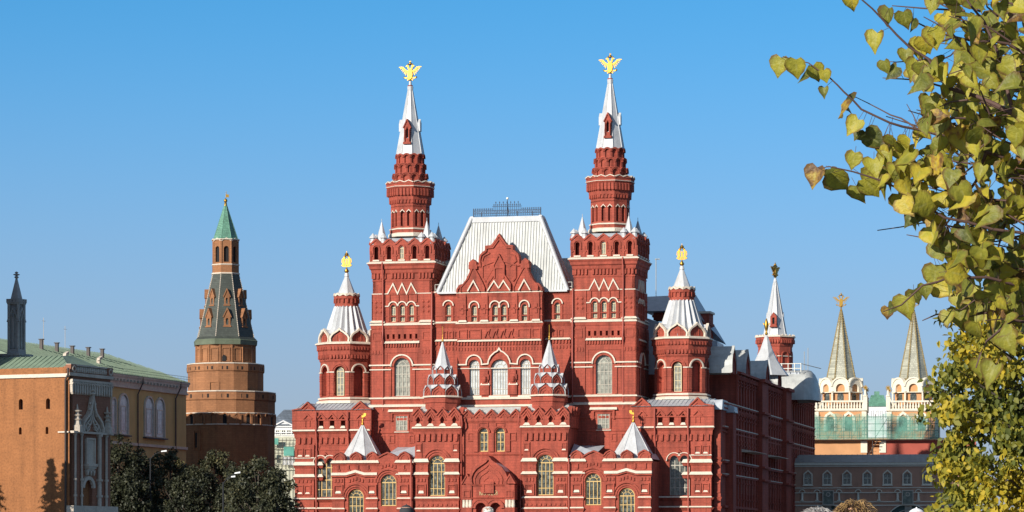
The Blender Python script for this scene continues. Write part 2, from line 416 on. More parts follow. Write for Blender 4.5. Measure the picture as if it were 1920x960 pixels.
# ---------------------------------------------------------------- the two great towers
CU = abs(U(754.5, 0.15))
S = 14.9
zL = lambda py: Z(py, 755, 0.15)
zD = lambda py: Z(py, 769, 4.0)          # for the set-back drum and spire
def tower(sg):
    T0 = TR((sg * CU, 4.0, 0))
    red, wh = MB(), MB()
    red.T = wh.T = T0
    hw, hl = 3.86, 4.0
    red.box(-3.5, 3.5, -3.5, 3.5, 0, zL(452))
    red.lathe([(4.1, 0), (4.1, zL(764))], 4)
    # mouldings that run round the tower
    red.lathe([(3.86, zL(514)), (4.02, zL(511)), (4.06, zL(506)), (4.22, zL(504)), (4.26, zL(499)), (4.4, zL(496)), (4.42, zL(493))], 4)
    wh.lathe([(4.2, zL(494.5)), (4.5, zL(494.3)), (4.5, zL(492.6)), (4.22, zL(490))], 4)
    red.lathe([(3.9, zL(622)), (4.0, zL(617)), (4.06, zL(616)), (4.12, zL(610))], 4)
    wh.lathe([(4.0, zL(610.2)), (4.2, zL(610)), (4.2, zL(608)), (3.95, zL(605))], 4)
    wh.lathe([(4.0, zL(748.5)), (4.24, zL(748)), (4.24, zL(746)), (4.0, zL(744))], 4)
    red.lathe([(4.0, zL(752)), (4.14, zL(748.5))], 4)
    wh.lathe([(4.05, zL(763.5)), (4.32, zL(763)), (4.32, zL(760.5)), (4.05, zL(758))], 4)
    red.lathe([(4.1, zL(768)), (4.22, zL(763.5))], 4)
    red.lathe([(4.1, zL(790)), (4.2, zL(788)), (4.2, zL(785)), (4.1, zL(783))], 4)
    wh.lathe([(3.88, zL(551.5)), (3.98, zL(551.3)), (3.98, zL(550)), (3.88, zL(549.5))], 4)
    red.lathe([(3.86, zL(594)), (3.95, zL(593.5)), (3.95, zL(592)), (3.86, zL(591.5))], 4)
    red.lathe([(3.86, zL(527)), (3.93, zL(526.5)), (3.93, zL(525)), (3.86, zL(524.5))], 4)
    for k in range(4):
        red.T = wh.T = T = T0 @ RZ(k * PI / 2)
        holes = [arch(0, zL(743), zL(686), 2.06, 12)] + [rect(x - 0.15, x + 0.15, zL(635.5), zL(626.5)) for x in (-1.85, -1.11, -0.37, 0.37, 1.11, 1.85)]
        red.panel(rect(-hl, hl, zL(764), zL(616)), holes, -hl, 0.48)
        red.panel(rect(-hw, hw, zL(620), zL(512)), [arch(x, zL(603), zL(576), 0.6, 8) for x in (-1.18, 0, 1.18)], -hw, 0.34)
        for q in (-1, 1):
            red.box(min(q * 2.35, q * 4.12), max(q * 2.35, q * 4.12), -4.12, -3.95, zL(758), zL(618))     # corner pilasters
            red.box(min(q * 2.25, q * 3.98), max(q * 2.25, q * 3.98), -3.98, -3.8, zL(604.5), zL(551.5))
            wh.hexa([(q * 2.2, -4.26, zL(604.8)), (q * 4.24, -4.26, zL(604.8)), (q * 4.24, -3.7, zL(604.8)), (q * 2.2, -3.7, zL(604.8))],
                    [(q * 2.35, -4.0, zL(600.5)), (q * 3.98, -4.0, zL(600.5)), (q * 3.98, -3.7, zL(600.5)), (q * 2.35, -3.7, zL(600.5))])
            for ix in (2.75, 3.4):        # diamond bosses
                for jz in (566, 575, 584):
                    z = zL(jz); c = q * ix
                    red.add([(c - 0.25, -3.98, z), (c, -3.98, z - 0.27), (c + 0.25, -3.98, z), (c, -3.98, z + 0.27), (c, -4.13, z)], [(0, 1, 4), (1, 2, 4), (2, 3, 4), (3, 0, 4)])
            red.ribbon(rect(q * 2.75, q * 3.75, zL(638), zL(623)), 0.13, -4.2, -4.1, closed=True)          # framed panel in the frieze
            wh.box(min(q * 1.4, q * 4.15), max(q * 1.4, q * 4.15), -4.28, -4.0, zL(686), zL(683.5))
            wh.box(min(q * 1.4, q * 4.15), max(q * 1.4, q * 4.15), -4.22, -4.0, zL(694), zL(692))
            for i in range(4):
                x = q * (2.65 + 0.4 * i); red.box(x - 0.1, x + 0.1, -4.2, -4.1, zL(664), zL(657))
            red.box(q * 1.55 - 0.16, q * 1.55 + 0.16, -4.14, -4.0, zL(743), zL(694))
        wh.hexa([(-2.3, -4.3, zL(644)), (2.3, -4.3, zL(644)), (2.3, -3.9, zL(644)), (-2.3, -3.9, zL(644))],
                [(-2.25, -4.05, zL(639.5)), (2.25, -4.05, zL(639.5)), (2.25, -3.9, zL(639.5)), (-2.25, -3.9, zL(639.5))])
        for i in range(6):
            x = -1.85 + 0.74 * i
            red.box(x - 0.25, x + 0.25, -4.1, -3.99, zL(639.5), zL(637))
        for i in range(13):
            x = -2.1 + 0.35 * i; red.box(x - 0.09, x + 0.09, -4.16, -4.0, zL(651), zL(644))
        for i in range(17):
            x = -3.62 + 0.4525 * i
            if i not in (4, 12): red.box(x - 0.125, x + 0.125, -4.06, -3.8, zL(522), zL(512))
        z = zL(551); p = zL(532)
        zig = []
        for i in range(3):
            c = -1.18 + 1.18 * i
            zig += [(c - 0.59, z), (c, p)]
        zig.append((1.77, z))
        wh.ribbon([(a - (0.12 if i == 0 else 0) + (0.12 if i == 6 else 0), b) for i, (a, b) in enumerate(zig)], 0.15, -4.08, -3.85)
        red.prism([(a, b - 0.1) for a, b in zig] , -3.98, -3.86)
        for x in (-1.18, 0, 1.18):
            wh.ribbon(arc(x, zL(574), 0.57, 8), 0.14, -4.05, -3.85)
            red.ribbon(arc(x, zL(576), 0.38, 8), 0.14, -3.96, -3.85)
        for x in (-1.77, -0.59, 0.59, 1.77):
            red.box(x - 0.13, x + 0.13, -4.0, -3.86, zL(603), zL(576))
            red.box(x - 0.16, x + 0.16, -4.0, -3.86, zL(567), zL(553))
        for q in (-1, 1): wh.box(q * 2.0 - 0.22, q * 2.0 + 0.22, -4.02, -3.86, zL(575), zL(573))
        wh.ribbon(arc(0, zL(687), 1.44, 14), 0.17, -4.28, -4.0)
        red.ribbon(arc(0, zL(687), 1.2, 14), 0.3, -4.14, -4.0)
        red.ribbon([(-2.0, zL(692)), (-2.0, zL(661)), (2.0, zL(661)), (2.0, zL(692))], 0.1, -4.06, -4.0)
        # parapet of five gablets with round-headed niches
        n, w = 5, 1.66
        x0 = -n * w / 2
        out = [(x0, zL(492)), (x0, zL(457.5))]
        rim = [(x0, zL(457.5))]
        for i in range(n):
            c = x0 + w * (i + 0.5)
            pts = [(c - w * 0.36, zL(455.5)), (c - w * 0.2, zL(451.5)), (c, zL(448.5)), (c + w * 0.2, zL(451.5)), (c + w * 0.36, zL(455.5)), (c + w / 2, zL(457.5))]
            out += pts; rim += pts
        out += [(-x0, zL(492))]
        red.panel(out, [arch(x0 + w * (i + 0.5), zL(486), zL(466), 0.56, 8) for i in range(n)], -4.18, 0.4)
        red.ribbon(rim, 0.2, -4.3, -3.75)
        for i in range(n):
            c = x0 + w * (i + 0.5)
            red.ribbon([(c - 0.47, zL(476)), (c - 0.47, zL(467))] + arc(c, zL(466), 0.47, 8) + [(c + 0.47, zL(467)), (c + 0.47, zL(476))], 0.13, -4.3, -4.18)
            wh.box(c - 0.42, c + 0.42, -4.34, -4.1, zL(489.5), zL(487))
            red.box(c - w / 2 - 0.14 + (0.14 if i == 0 else 0), c - w / 2 + 0.14, -4.28, -4.18, zL(490), zL(470))
            red.box(c - w / 2 - 0.3 + (0.3 if i == 0 else 0), c - w / 2 + 0.3, -4.3, -4.17, zL(480.5), zL(478))
    # set-back octagonal drum
    red.T = wh.T = T0
    red.lathe([(2.42, zD(447)), (2.42, zD(432)), (2.3, zD(430)), (1.95, zD(430)), (1.95, zD(390))], 8)
    wh.lathe([(2.3, zD(433.5)), (2.52, zD(433)), (2.5, zD(431.5)), (2.3, zD(430))], 8)
    wh.lathe([(2.5, zD(447)), (2.62, zD(446)), (2.6, zD(441)), (2.42, zD(439))], 8)
    red.lathe([(2.3, zD(391)), (2.3, zD(386)), (2.38, zD(384)), (2.38, zD(380)), (2.52, zD(378)), (2.55, zD(371)), (2.7, zD(369)), (2.72, zD(357)), (2.85, zD(355)), (2.85, zD(347))], 8)
    wh.lathe([(2.6, zD(354)), (2.92, zD(353.6)), (2.92, zD(352.6)), (2.7, zD(352.2))], 8)
    red.lathe([(1.7, zD(347)), (1.25, zD(290))], 12, face=False)
    for k in range(8):
        red.T = wh.T = T0 @ RZ(k * PI / 4)
        red.panel(rect(-0.95, 0.95, zD(431), zD(389)), [arch(x, zD(427), zD(402), 0.46, 6) for x in (-0.42, 0.42)], -2.3, 0.3, side=False)
        for x in (-0.42, 0.42):
            wh.ribbon([(x - 0.3, zD(401)), (x, zD(396.5)), (x + 0.3, zD(401))], 0.09, -2.38, -2.3)
        for i in range(5):
            x = -0.9 + 0.45 * i
            red.box(x - 0.11, x + 0.11, -2.86, -2.6, zD(370), zD(357))
            red.box(x - 0.1, x + 0.1, -2.52, -2.3, zD(384), zD(378))
        for x in (-0.57, 0.57):
            red.prism([(x - 0.57, zD(348)), (x - 0.57, zD(346)), (x, zD(343)), (x + 0.57, zD(346)), (x + 0.57, zD(348))], -2.92, -2.5)
            wh.ribbon([(x - 0.57, zD(346)), (x, zD(342.8)), (x + 0.57, zD(346))], 0.1, -2.98, -2.4)
    for j, (ya, yb, ap) in enumerate(((346, 327, 2.12), (328, 309, 1.93), (310, 290.5, 1.73))):
        red.T = T0
        red.lathe([(ap - 0.18, zD(ya)), (ap - 0.18, zD(yb + 4)), (ap - 0.5, zD(yb))], 12)
        h = zD(yb) - zD(ya)
        for k in range(12):
            red.T = wh.T = T0 @ RZ((k + 0.5 * (j % 2)) * PI / 6)
            w = 2 * ap * math.tan(PI / 12)
            o = arch(0, zD(ya), zD(ya) + h - w * 0.55, w * 1.02, 8)
            red.panel(o, [arch(0, zD(ya) + 0.1, zD(ya) + h - w * 0.55, w * 0.62, 6)], -ap, 0.5)
            red.ribbon(arc(0, zD(ya) + h - w * 0.55, w * 0.42, 6), 0.08, -ap - 0.1, -ap)
            red.ribbon(arc(0, zD(ya) + h - w * 0.55, w * 0.54, 8), 0.08, -ap - 0.14, -ap + 0.4)
    sp = MB(T0)
    ap0, ap1, za, zb = 1.62, 0.3, zD(292), zD(170)
    sp.lathe([(ap0 + 0.06, za), (ap0, za + 0.2), (ap1, zb), (0.33, zb + 0.05), (0.36, zb + 0.5), (0.24, zb + 0.6)], 8)
    for k in range(8):
        a = R(22.5 + 45 * k)
        c = 1 / math.cos(PI / 8)
        sp.tube([(ap0 * c * math.cos(a), ap0 * c * math.sin(a), za + 0.2), (ap1 * c * math.cos(a), ap1 * c * math.sin(a), zb)], 0.07, 5, r1=0.045)
    sp.lathe([(0.2, zb + 0.5), (0.14, zD(152))], 8, smooth=True)
    for k in (2, 4, 6):
        sp.T = T0 @ RZ(k * PI / 4)
        sp.prism([(-0.42, zD(247)), (-0.42, zD(232)), (0, zD(224)), (0.42, zD(232)), (0.42, zD(247))], -1.38, -0.6)
    body = red.build('tower', M['red'], mus)
    wh.build('trim', M['white'], body)
    spo = sp.build('spire', M['spire'], body)
    d = MB(T0)
    d.panel([(-0.4, zD(271)), (-0.4, zD(243)), (0, zD(229)), (0.4, zD(243)), (0.4, zD(271))], [[(-0.15, zD(262)), (-0.15, zD(246)), (0, zD(240)), (0.15, zD(246)), (0.15, zD(262))]], -1.62, 0.9)
    d.box(-0.5, 0.5, -1.75, -1.0, zD(273), zD(269)); d.box(-0.36, 0.36, -0.9, -0.7, zD(271), zD(245))
    d.ribbon([(-0.5, zD(243)), (0, zD(227.5)), (0.5, zD(243))], 0.12, -1.74, -0.8)
    for q in (-0.3, 0.3): d.tube([(q, -1.72, zD(269)), (q, -1.72, zD(246))], 0.07, 6)
    d.box(-0.14, 0.14, -1.3, -1.25, zD(262), zD(240), 1)
    d.build('dormer', [M['red'], M['dark']], body)
    r = MB(T0)
    r.lathe([(4.1, zL(458)), (2.4, zL(444))], 4)
    r.build('roof', M['roof_grey'], body)
    red_neck = MB(T0); red_neck.lathe([(0.3, zD(163)), (0.3, zD(160))], 8); red_neck.build('collar', M['red'], body)
    eagle(T0 @ TR((0, 0, zD(150))), 2.25, body)
    for qx in (-1, 1):                    # four tall corner pinnacles and the small ones between the gablets
        for qy in (-1, 1):
            m = MB(T0); x, y = qx * 2.95, qy * 2.95
            m.lathe([(0.62, zL(452)), (0.58, zL(446)), (0.05, zL(414))], 6, x, y)
            m.tube([(x, y, zL(414)), (x, y, zL(408))], 0.035, 5)
            m.build('pinnacle', M['spire'], body)
    for k in range(4):
        for i in (1, 4) if k != 0 else (0, 1, 4, 5):
            m = MB(T0 @ RZ(k * PI / 2))
            x = -4.15 + 1.66 * i; x = max(-3.85, min(3.85, x))
            m.lathe([(0.36, zL(458)), (0.36, zL(451)), (0.28, zL(450)), (0.28, zL(446)), (0.46, zL(445.5)), (0.4, zL(443)), (0.03, zL(436))], 8, x, -3.82)
            m.build('pinnacle', M['spire'], body)
    for k in (0, 1):
        T = T0 @ RZ(k * PI / 2)
        for x in (-1.18, 0, 1.18):
            win(T, x, zL(602.8), zL(576), 0.58, -hw + 0.28, M['frame_cream'], M['glass_pale'], 1, (0.5,), 0.07)
        win(T, 0, zL(742.7), zL(686), 2.04, -hl + 0.36, M['frame_grey'], M['glass_pale'], 3, (0.3, 0.72), 0.09, fan=True)
    win(T0, 0, zL(485.5), zL(466), 0.54, -4.18 + 0.2, M['frame_cream'], M['glass_pale'], 1, (0.5,), 0.07)
    # low window under the ledge
    m = MB(T0); w_ = MB(T0)
    cx = 0.0
    m.ribbon([(cx - 1.3, zL(790)), (cx - 1.3, zL(774)), (cx + 1.3, zL(774)), (cx + 1.3, zL(790))], 0.22, -4.32, -4.1)
    m.ribbon(rect(cx - 0.85, cx + 0.85, zL(809), zL(779)), 0.2, -4.24, -4.1, closed=True)
    w_.hexa([(cx - 1.75, -4.5, zL(772.5)), (cx + 1.75, -4.5, zL(772.5)), (cx + 1.75, -4.05, zL(772.5)), (cx - 1.75, -4.05, zL(772.5))],
            [(cx - 1.7, -4.3, zL(768)), (cx + 1.7, -4.3, zL(768)), (cx + 1.7, -4.05, zL(768)), (cx - 1.7, -4.05, zL(768))])
    w_.box(cx - 0.95, cx + 0.95, -4.3, -4.1, zL(811), zL(809.5))
    for i in (-2, -1, 1, 2):
        m.ribbon(rect(i * 1.3 - 0.3, i * 1.3 + 0.3, zL(830), zL(817)), 0.14, -4.2, -4.1, closed=True)
    m.lathe([(4.1, zL(813)), (4.2, zL(811.5)), (4.2, zL(808.5)), (4.1, zL(807))], 4)
    b2 = m.build('tower_base', M['red'], mus); w_.build('trim', M['white'], b2)
    win(T0, cx, zL(808.5), zL(779.5), 1.55, -4.13, M['frame_grey'], M['glass_pale'], 2, (0.33, 0.66), 0.1, round_top=False)
tower(-1)
tower(1)

# ---------------------------------------------------------------- middle of the upper storeys, its bay, gable and roof
V0, VB = 0.3, -1.5
zc = lambda py: Z(py, 936, VB)
bc = U(936.3, VB)                        # the middle of the bay, 0 by symmetry
red, wh = MB(), MB()
xe = abs(U(815, V0)); zc0 = lambda py: Z(py, 840, V0)
sm = abs(U(841, V0))
red.box(-xe - 0.6, xe + 0.6, V0 + 0.45, 8, 0, zc0(548))
red.panel(rect(-xe - 0.3, xe + 0.3, zc0(800), zc0(546)), [arch(q * sm, zc0(602), zc0(576), 0.62, 8) for q in (-1, 1)], V0, 0.45)
hb = (1017 - 855) / 2 / 14.95
bx = [(888 - 936.3) / 15, (928 - 936.3) / 15, (945 - 936.3) / 15, (984.5 - 936.3) / 15]
big = [((888 - 936.3) / 15, 1.3, 684), (0, 2.1, 690), ((986 - 936.3) / 15, 1.3, 684)]
holes = [arch(x, zc(602), zc(576), 0.6, 8) for x in bx] + [arch(x, zc(741), zc(zs), w, 12) for x, w, zs in big]
red.box(-hb + 0.05, hb - 0.05, VB + 0.5, V0 + 1, 0, zc(547))
red.panel(rect(-hb, hb, zc(800), zc(546)), holes, VB, 0.5)
def cw(z0, z1, x0, x1, vf, proj, mb=wh):  # a white-topped ledge
    mb.hexa([(x0 - proj * 0.6, vf - proj, z0), (x1 + proj * 0.6, vf - proj, z0), (x1 + proj * 0.6, vf + 0.1, z0), (x0 - proj * 0.6, vf + 0.1, z0)],
            [(x0, vf - proj * 0.35, z1), (x1, vf - proj * 0.35, z1), (x1, vf + 0.1, z1), (x0, vf + 0.1, z1)])
def rc(z0, z1, x0, x1, vf, p0, p1, mb=None):  # a red moulding
    (mb or red).hexa([(x0 - p0, vf - p0, z0), (x1 + p0, vf - p0, z0), (x1 + p0, vf + 0.1, z0), (x0 - p0, vf + 0.1, z0)],
             [(x0 - p1, vf - p1, z1), (x1 + p1, vf - p1, z1), (x1 + p1, vf + 0.1, z1), (x0 - p1, vf + 0.1, z1)])
for (x0, x1, vf, zf) in ((-hb, hb, VB, zc), (-xe, -hb, V0, zc0), (hb, xe, V0, zc0)):
    cw(zf(549), zf(546.2), x0, x1, vf, 0.22)
    rc(zf(556), zf(549), x0, x1, vf, 0.03, 0.15)
    cw(zf(606.5), zf(603), x0, x1, vf, 0.35)
    rc(zf(614), zf(606.5), x0, x1, vf, 0.04, 0.28)
    rc(zf(593), zf(591), x0, x1, vf, 0.07, 0.07)
    cw(zf(640), zf(636.5), x0 + 0.2, x1 - 0.2, vf, 0.3)
    n = int((x1 - x0) / 0.38)
    for i in range(n):
        x = x0 + (i + 0.5) * (x1 - x0) / n
        red.box(x - 0.09, x + 0.09, vf - 0.16, vf, zf(647), zf(640.3))
        red.box(x - 0.06, x + 0.06, vf - 0.1, vf, zf(657), zf(651))
    cw(zf(748.5), zf(744.5), x0, x1, vf, 0.26)
    cw(zf(762.5), zf(758.5), x0, x1, vf, 0.3)
    rc(zf(768), zf(762.5), x0, x1, vf, 0.02, 0.2)
for x in bx:
    wh.ribbon([(x - 0.62, zc(577)), (x - 0.62, zc(574))] + arc(x, zc(573.5), 0.62, 10) + [(x + 0.62, zc(574)), (x + 0.62, zc(577))], 0.14, VB - 0.24, VB)
    red.ribbon(arc(x, zc(576), 0.4, 8), 0.16, VB - 0.12, VB)
    for q in (-1, 1): red.box(x + q * 0.46 - 0.1, x + q * 0.46 + 0.1, VB - 0.13, VB, zc(602), zc(576))
for q in (-1, 1):
    wh.ribbon(arc(q * sm, zc0(573.5), 0.66, 10), 0.14, V0 - 0.24, V0)
    red.ribbon(arc(q * sm, zc0(576), 0.42, 8), 0.16, V0 - 0.12, V0)
    for a in (-0.55, 0.55): red.box(q * sm + a - 0.12, q * sm + a + 0.12, V0 - 0.13, V0, zc0(602), zc0(576))
for px in (866, 908, 965, 1007):         # pilasters of the bay
    x = (px - 936.3) / 15
    red.box(x - 0.42, x + 0.42, VB - 0.2, VB, zc(603), zc(549))
    red.box(x - 0.16, x + 0.16, VB - 0.3, VB - 0.2, zc(588), zc(570))
    red.box(x - 0.5, x + 0.5, VB - 0.3, VB - 0.1, zc(580), zc(577))
    cw(zc(603), zc(599.5), x - 0.45, x + 0.45, VB - 0.2, 0.2)
for x0, x1 in ((-5.2, -4.2), (-3.9, -2.4), (2.4, 3.9), (4.2, 5.2)):
    red.ribbon(rect(x0, x1, zc(634), zc(618)), 0.14, VB - 0.13, VB, closed=True)
for i in range(4):
    x = -1.5 + 1.0 * i
    red.ribbon([(x - 0.38, zc(633)), (x - 0.1, zc(622)), (x + 0.25, zc(618)), (x + 0.05, zc(628)), (x + 0.3, zc(633))], 0.12, VB - 0.16, VB)
for q in (-1, 1):
    for i in range(3):
        x = q * (hb + 0.5 + 0.75 * i)
        red.ribbon(rect(x - 0.22, x + 0.22, zc0(634), zc0(622)), 0.12, V0 - 0.12, V0, closed=True)
# hood mouldings over the three big windows
zb_ = zc(683)
w1, w2 = big[0][0], big[2][0]
side = lambda c, r, z: arc(c, z, r, 10)
zk = zc(688)
mid = [(-1.42, zc(682)), (-1.36, zc(676)), (-1.1, zc(668)), (-0.6, zc(661)), (-0.2, zc(658)), (0, zc(653)), (0.2, zc(658)), (0.6, zc(661)), (1.1, zc(668)), (1.36, zc(676)), (1.42, zc(682))]
hood = [(-hb, zb_), (w1 - 0.98, zb_)] + side(w1, 0.98, zc(680)) + [(w1 + 0.98, zb_)] + mid + [(w2 - 0.98, zb_)] + side(w2, 0.98, zc(680)) + [(w2 + 0.98, zb_), (hb, zb_)]
wh.ribbon(hood, 0.16, VB - 0.3, VB)
for x, w, zs in big:
    red.ribbon(arc(x, zc(zs), w / 2 + 0.2, 12), 0.32, VB - 0.14, VB)
    cw(zc(746), zc(741.5), x - w / 2 - 0.25, x + w / 2 + 0.25, VB, 0.2)
wh.box(-hb, hb, VB - 0.12, VB - 0.003, zc(691), zc(689.5))
for px in (909, 963):
    x = (px - 936.3) / 15
    for (ya, yb, hw_) in ((740, 722, 0.5), (722, 712, 0.38), (712, 702, 0.5), (702, 694, 0.38)):
        red.box(x - hw_, x + hw_, VB - 0.22, VB, zc(ya), zc(yb))
    cw(zc(722), zc(718), x - 0.5, x + 0.5, VB - 0.1, 0.18)
    red.lathe([(0.2, zc(716)), (0.27, zc(711)), (0.2, zc(706))], 8, x, VB - 0.25)
cb = red.build('middle_block', M['red'], mus); wh.build('trim', M['white'], cb)
for x in bx: win(I4, x, zc(601.7), zc(576), 0.58, VB + 0.3, M['frame_cream'], M['glass_pale'], 1, (0.5,), 0.07)
for q in (-1, 1): win(I4, q * sm, zc0(601.7), zc0(576), 0.6, V0 + 0.3, M['frame_cream'], M['glass_pale'], 1, (0.5,), 0.07)
for i, (x, w, zs) in enumerate(big):
    win(I4, x, zc(740.5), zc(zs), w - 0.02, VB + 0.34, M['frame_grey'], M['glass_white'], 3 if i != 1 else 5, (0.22, 0.86), 0.085, fan=True)

# stepped onion gable in front of the roof
gz = lambda py: Z(py, 936, VB)
def gpts(l): return [((px - 936.3) / 15, gz(py)) for px, py in l]
gh = [(855, 547), (856, 541), (861, 534), (868, 533), (873, 526), (881, 510), (882, 503), (880, 497), (880, 492), (886, 487), (892, 492), (893, 497), (900, 498), (899, 491), (899, 486), (901, 478), (906, 473), (911, 470), (911, 462), (922, 461), (929, 452)]
outl = gh + [(936.3, 441)] + [(2 * 936.3 - a, b) for a, b in gh[::-1]]
red, wh = MB(), MB()
red.prism(gpts(outl), VB - 0.1, VB + 0.9)
red.ribbon(gpts(outl), 0.22, VB - 0.3, VB + 1.0)
def raised(l, d, w=None):
    red.prism(gpts(l), VB - d, VB + 0.1)
    red.ribbon(gpts(l), 0.16, VB - d - 0.13, VB + 0.1)
for s in (-1, 1):
    f = lambda l: [(936.3 + s * a, b) for a, b in l]
    raised(f([(74, 546), (74, 538), (60, 522), (50, 499), (44, 508), (33, 528), (28, 540), (28, 546)]), 0.26)
    raised(f([(9, 500), (9, 490), (32, 498), (32, 521), (26, 528)]), 0.14)
    red.ribbon(gpts(f([(38, 498), (38, 488), (35, 478), (26, 472), (24, 465), (12, 464), (0, 448)])), 0.16, VB - 0.28, VB)
    red.ribbon(gpts(arc_px) if False else gpts(f([(20, 500), (33, 490), (30, 480), (18, 474)])), 0.14, VB - 0.24, VB)
    red.box(s * 50 / 15 - 0.55, s * 50 / 15 + 0.55, VB - 0.4, VB + 0.6, gz(504), gz(496))
    red.prism(gpts(f([(57, 496), (57, 491), (50, 486), (43, 491), (43, 496)])), VB - 0.42, VB + 0.5)
    cw(gz(500), gz(497.5), s * 50 / 15 - 0.5, s * 50 / 15 + 0.5, VB - 0.3, 0.16)
    wh.ribbon(gpts(f([(38, 545.5), (48.7, 526), (60, 545.5)])), 0.15, VB - 0.5, VB)
    wh.ribbon(gpts(f([(0, 541), (9, 527), (21.5, 545.5)])), 0.15, VB - 0.5, VB)
    cw(gz(531), gz(528), s * 26.5 / 15 - 0.18, s * 26.5 / 15 + 0.18, VB - 0.2, 0.2)
raised([(936.3 - 22, 546), (936.3 - 22, 533), (936.3 - 10, 516), (936.3 - 10, 497), (936.3, 478), (936.3 + 10, 497), (936.3 + 10, 516), (936.3 + 22, 533), (936.3 + 22, 546)], 0.3)
red.ribbon(gpts([(928, 522), (928, 503), (945, 503), (945, 522)]), 0.16, VB - 0.44, VB)
cw(gz(525), gz(522), -0.55, 0.55, VB - 0.3, 0.22)
go = red.build('gable', M['red'], mus); wh.build('trim', M['white'], go)

# steep hipped roof with standing seams
rf = MB()
ze = Z(547.5, 941.7, 0.2); zt = Z(408, 946, 1.9)
xt = (1012 - 880) / 2 / 14.9; xb = (1066 - 817.5) / 2 / 14.9
v1, v2, vt = 0.1, 3.9, 2.0
A, B = [(-xb, v1, ze), (xb, v1, ze), (xb, v2, ze), (-xb, v2, ze)], [(-xt, vt, zt), (xt, vt, zt), (xt, v2 - 0.3, zt), (-xt, v2 - 0.3, zt)]
rf.hexa(A, B)
ns = 46
for i in range(1, ns):
    t = i / ns
    # seams run straight up the slope and stop at the hips
    x = -xb + 2 * xb * t
    k = 1.0 if abs(x) <= xt else (xb - abs(x)) / (xb - xt)
    p0 = Vector((x, v1, ze)); p1 = Vector((x, v1 + (vt - v1) * k, ze + (zt - ze) * k))
    if k > 0.03: rf.hexa([(x - 0.03, v1 - 0.10, ze), (x + 0.03, v1 - 0.10, ze), (x + 0.028, v1 + 0.02, ze), (x - 0.028, v1 + 0.02, ze)], [(x - 0.03, p1.y - 0.10, p1.z), (x + 0.03, p1.y - 0.10, p1.z), (x + 0.028, p1.y + 0.02, p1.z), (x - 0.028, p1.y + 0.02, p1.z)])
ro = rf.build('roof', M['roof_white'], mus)
hp = MB()
for q in (-1, 1):
    hp.tube([(q * xb, v1 - 0.05, ze), (q * xt, vt - 0.05, zt)], 0.3, 6)
    hp.tube([(q * xb, v2, ze), (q * xt, v2 - 0.3, zt)], 0.3, 6)
    hp.tube([(q * xt, vt, zt), (q * xt, v2 - 0.3, zt)], 0.3, 6)
hp.box(-xt - 0.2, xt + 0.2, vt - 0.25, vt + 0.5, zt - 0.55, zt + 0.12)
hp.box(-xb, xb, v1 - 0.35, v1 + 0.2, ze - 0.12, ze + 0.12)
hp.build('ridge_cap', M['spire'], ro)
# lower roofs beside it, between the towers
lr = MB(); zm = Z(489, 830, 6)
lr.hexa([(-10, 3.2, ze + 0.3), (10, 3.2, ze + 0.3), (10, 12.5, ze + 0.3), (-10, 12.5, ze + 0.3)], [(-10, 6.0, zm), (10, 6.0, zm), (10, 8.5, zm), (-10, 8.5, zm)])
for i in range(40):
    x = -9.9 + 0.5 * i
    if abs(x) > 6.2: lr.hexa([(x - 0.03, 3.1, ze + 0.3), (x + 0.03, 3.1, ze + 0.3), (x + 0.03, 3.3, ze + 0.3), (x - 0.03, 3.3, ze + 0.3)], [(x - 0.03, 5.9, zm), (x + 0.03, 5.9, zm), (x + 0.03, 6.1, zm), (x - 0.03, 6.1, zm)])
lr.build('side_roof', M['roof_white'], mus)
rl = MB()
for q in (-1, 1):
    for i in range(5):
        x = q * (6.6 + 0.55 * i); rl.tube([(x, 0.5, ze), (x, 0.5, ze + 1.1)], 0.03, 4)
    for h in (0.55, 1.1): rl.tube([(q * 6.6, 0.5, ze + h), (q * 8.8, 0.5, ze + h)], 0.03, 4)
rl.build('roof_railing', M['frame_white'], mus)
# iron cresting along the ridge
cr = MB(); vc = vt + 0.6
zh = lambda py: Z(py, 946, vc)
def pale(x, z0, z1, r=0.035):
    cr.tube([(x, vc, z0), (x, vc, z1)], r, 4); cr.lathe([(0.02, z1 - 0.02), (0.07, z1 + 0.08), (0.01, z1 + 0.22)], 4, x, vc)
for q in (-1, 1):
    cr.tube([(q * (xt - 0.1), vc, zt), (q * (xt - 0.1), vc, zh(391))], 0.075, 5)
n = 36
for i in range(n + 1):
    x = -xt + 0.1 + (2 * xt - 0.2) * i / n
    high = abs(x) < 1.9
    pale(x, zh(403.5), zh(385) if high else zh(392.5), 0.03)
    if high and i % 2 == 0: pale(x, zh(385), zh(380.5), 0.035)
for py in (404, 400, 394): cr.tube([(-xt + 0.1, vc, zh(py)), (xt - 0.1, vc, zh(py))], 0.035, 4)
for py in (387,): cr.tube([(-1.9, vc, zh(py)), (1.9, vc, zh(py))], 0.035, 4)
for i in range(26):
    x = -xt + 0.3 + (2 * xt - 0.6) * i / 25
    cr.ribbon([(x + 0.13 * math.cos(t), zh(397) + 0.13 * math.sin(t)) for t in [k * PI / 4 for k in range(8)]], 0.04, vc - 0.03, vc + 0.03, closed=True)
for px in (897, 925, 966, 995): cr.tube([((px - 946) / 14.9, vc, zt), ((px - 946) / 14.9, vc, zh(396))], 0.05, 4)
co = cr.build('ridge_cresting', M['iron'], mus)
pl = MB(); pl.tube([(0.03, vc + 0.1, zt), (0.03, vc + 0.1, zh(374))], 0.05, 5); pl.tube([(0.25, vc + 0.3, zt), (0.05, vc + 0.1, zh(388))], 0.05, 5)
pl.build('ridge_mast', M['iron'], mus)
bl = MB(); bl.ball((0.03, vc + 0.1, zh(372)), 0.16); bl.build('mast_lamp', M['frame_white'], mus)

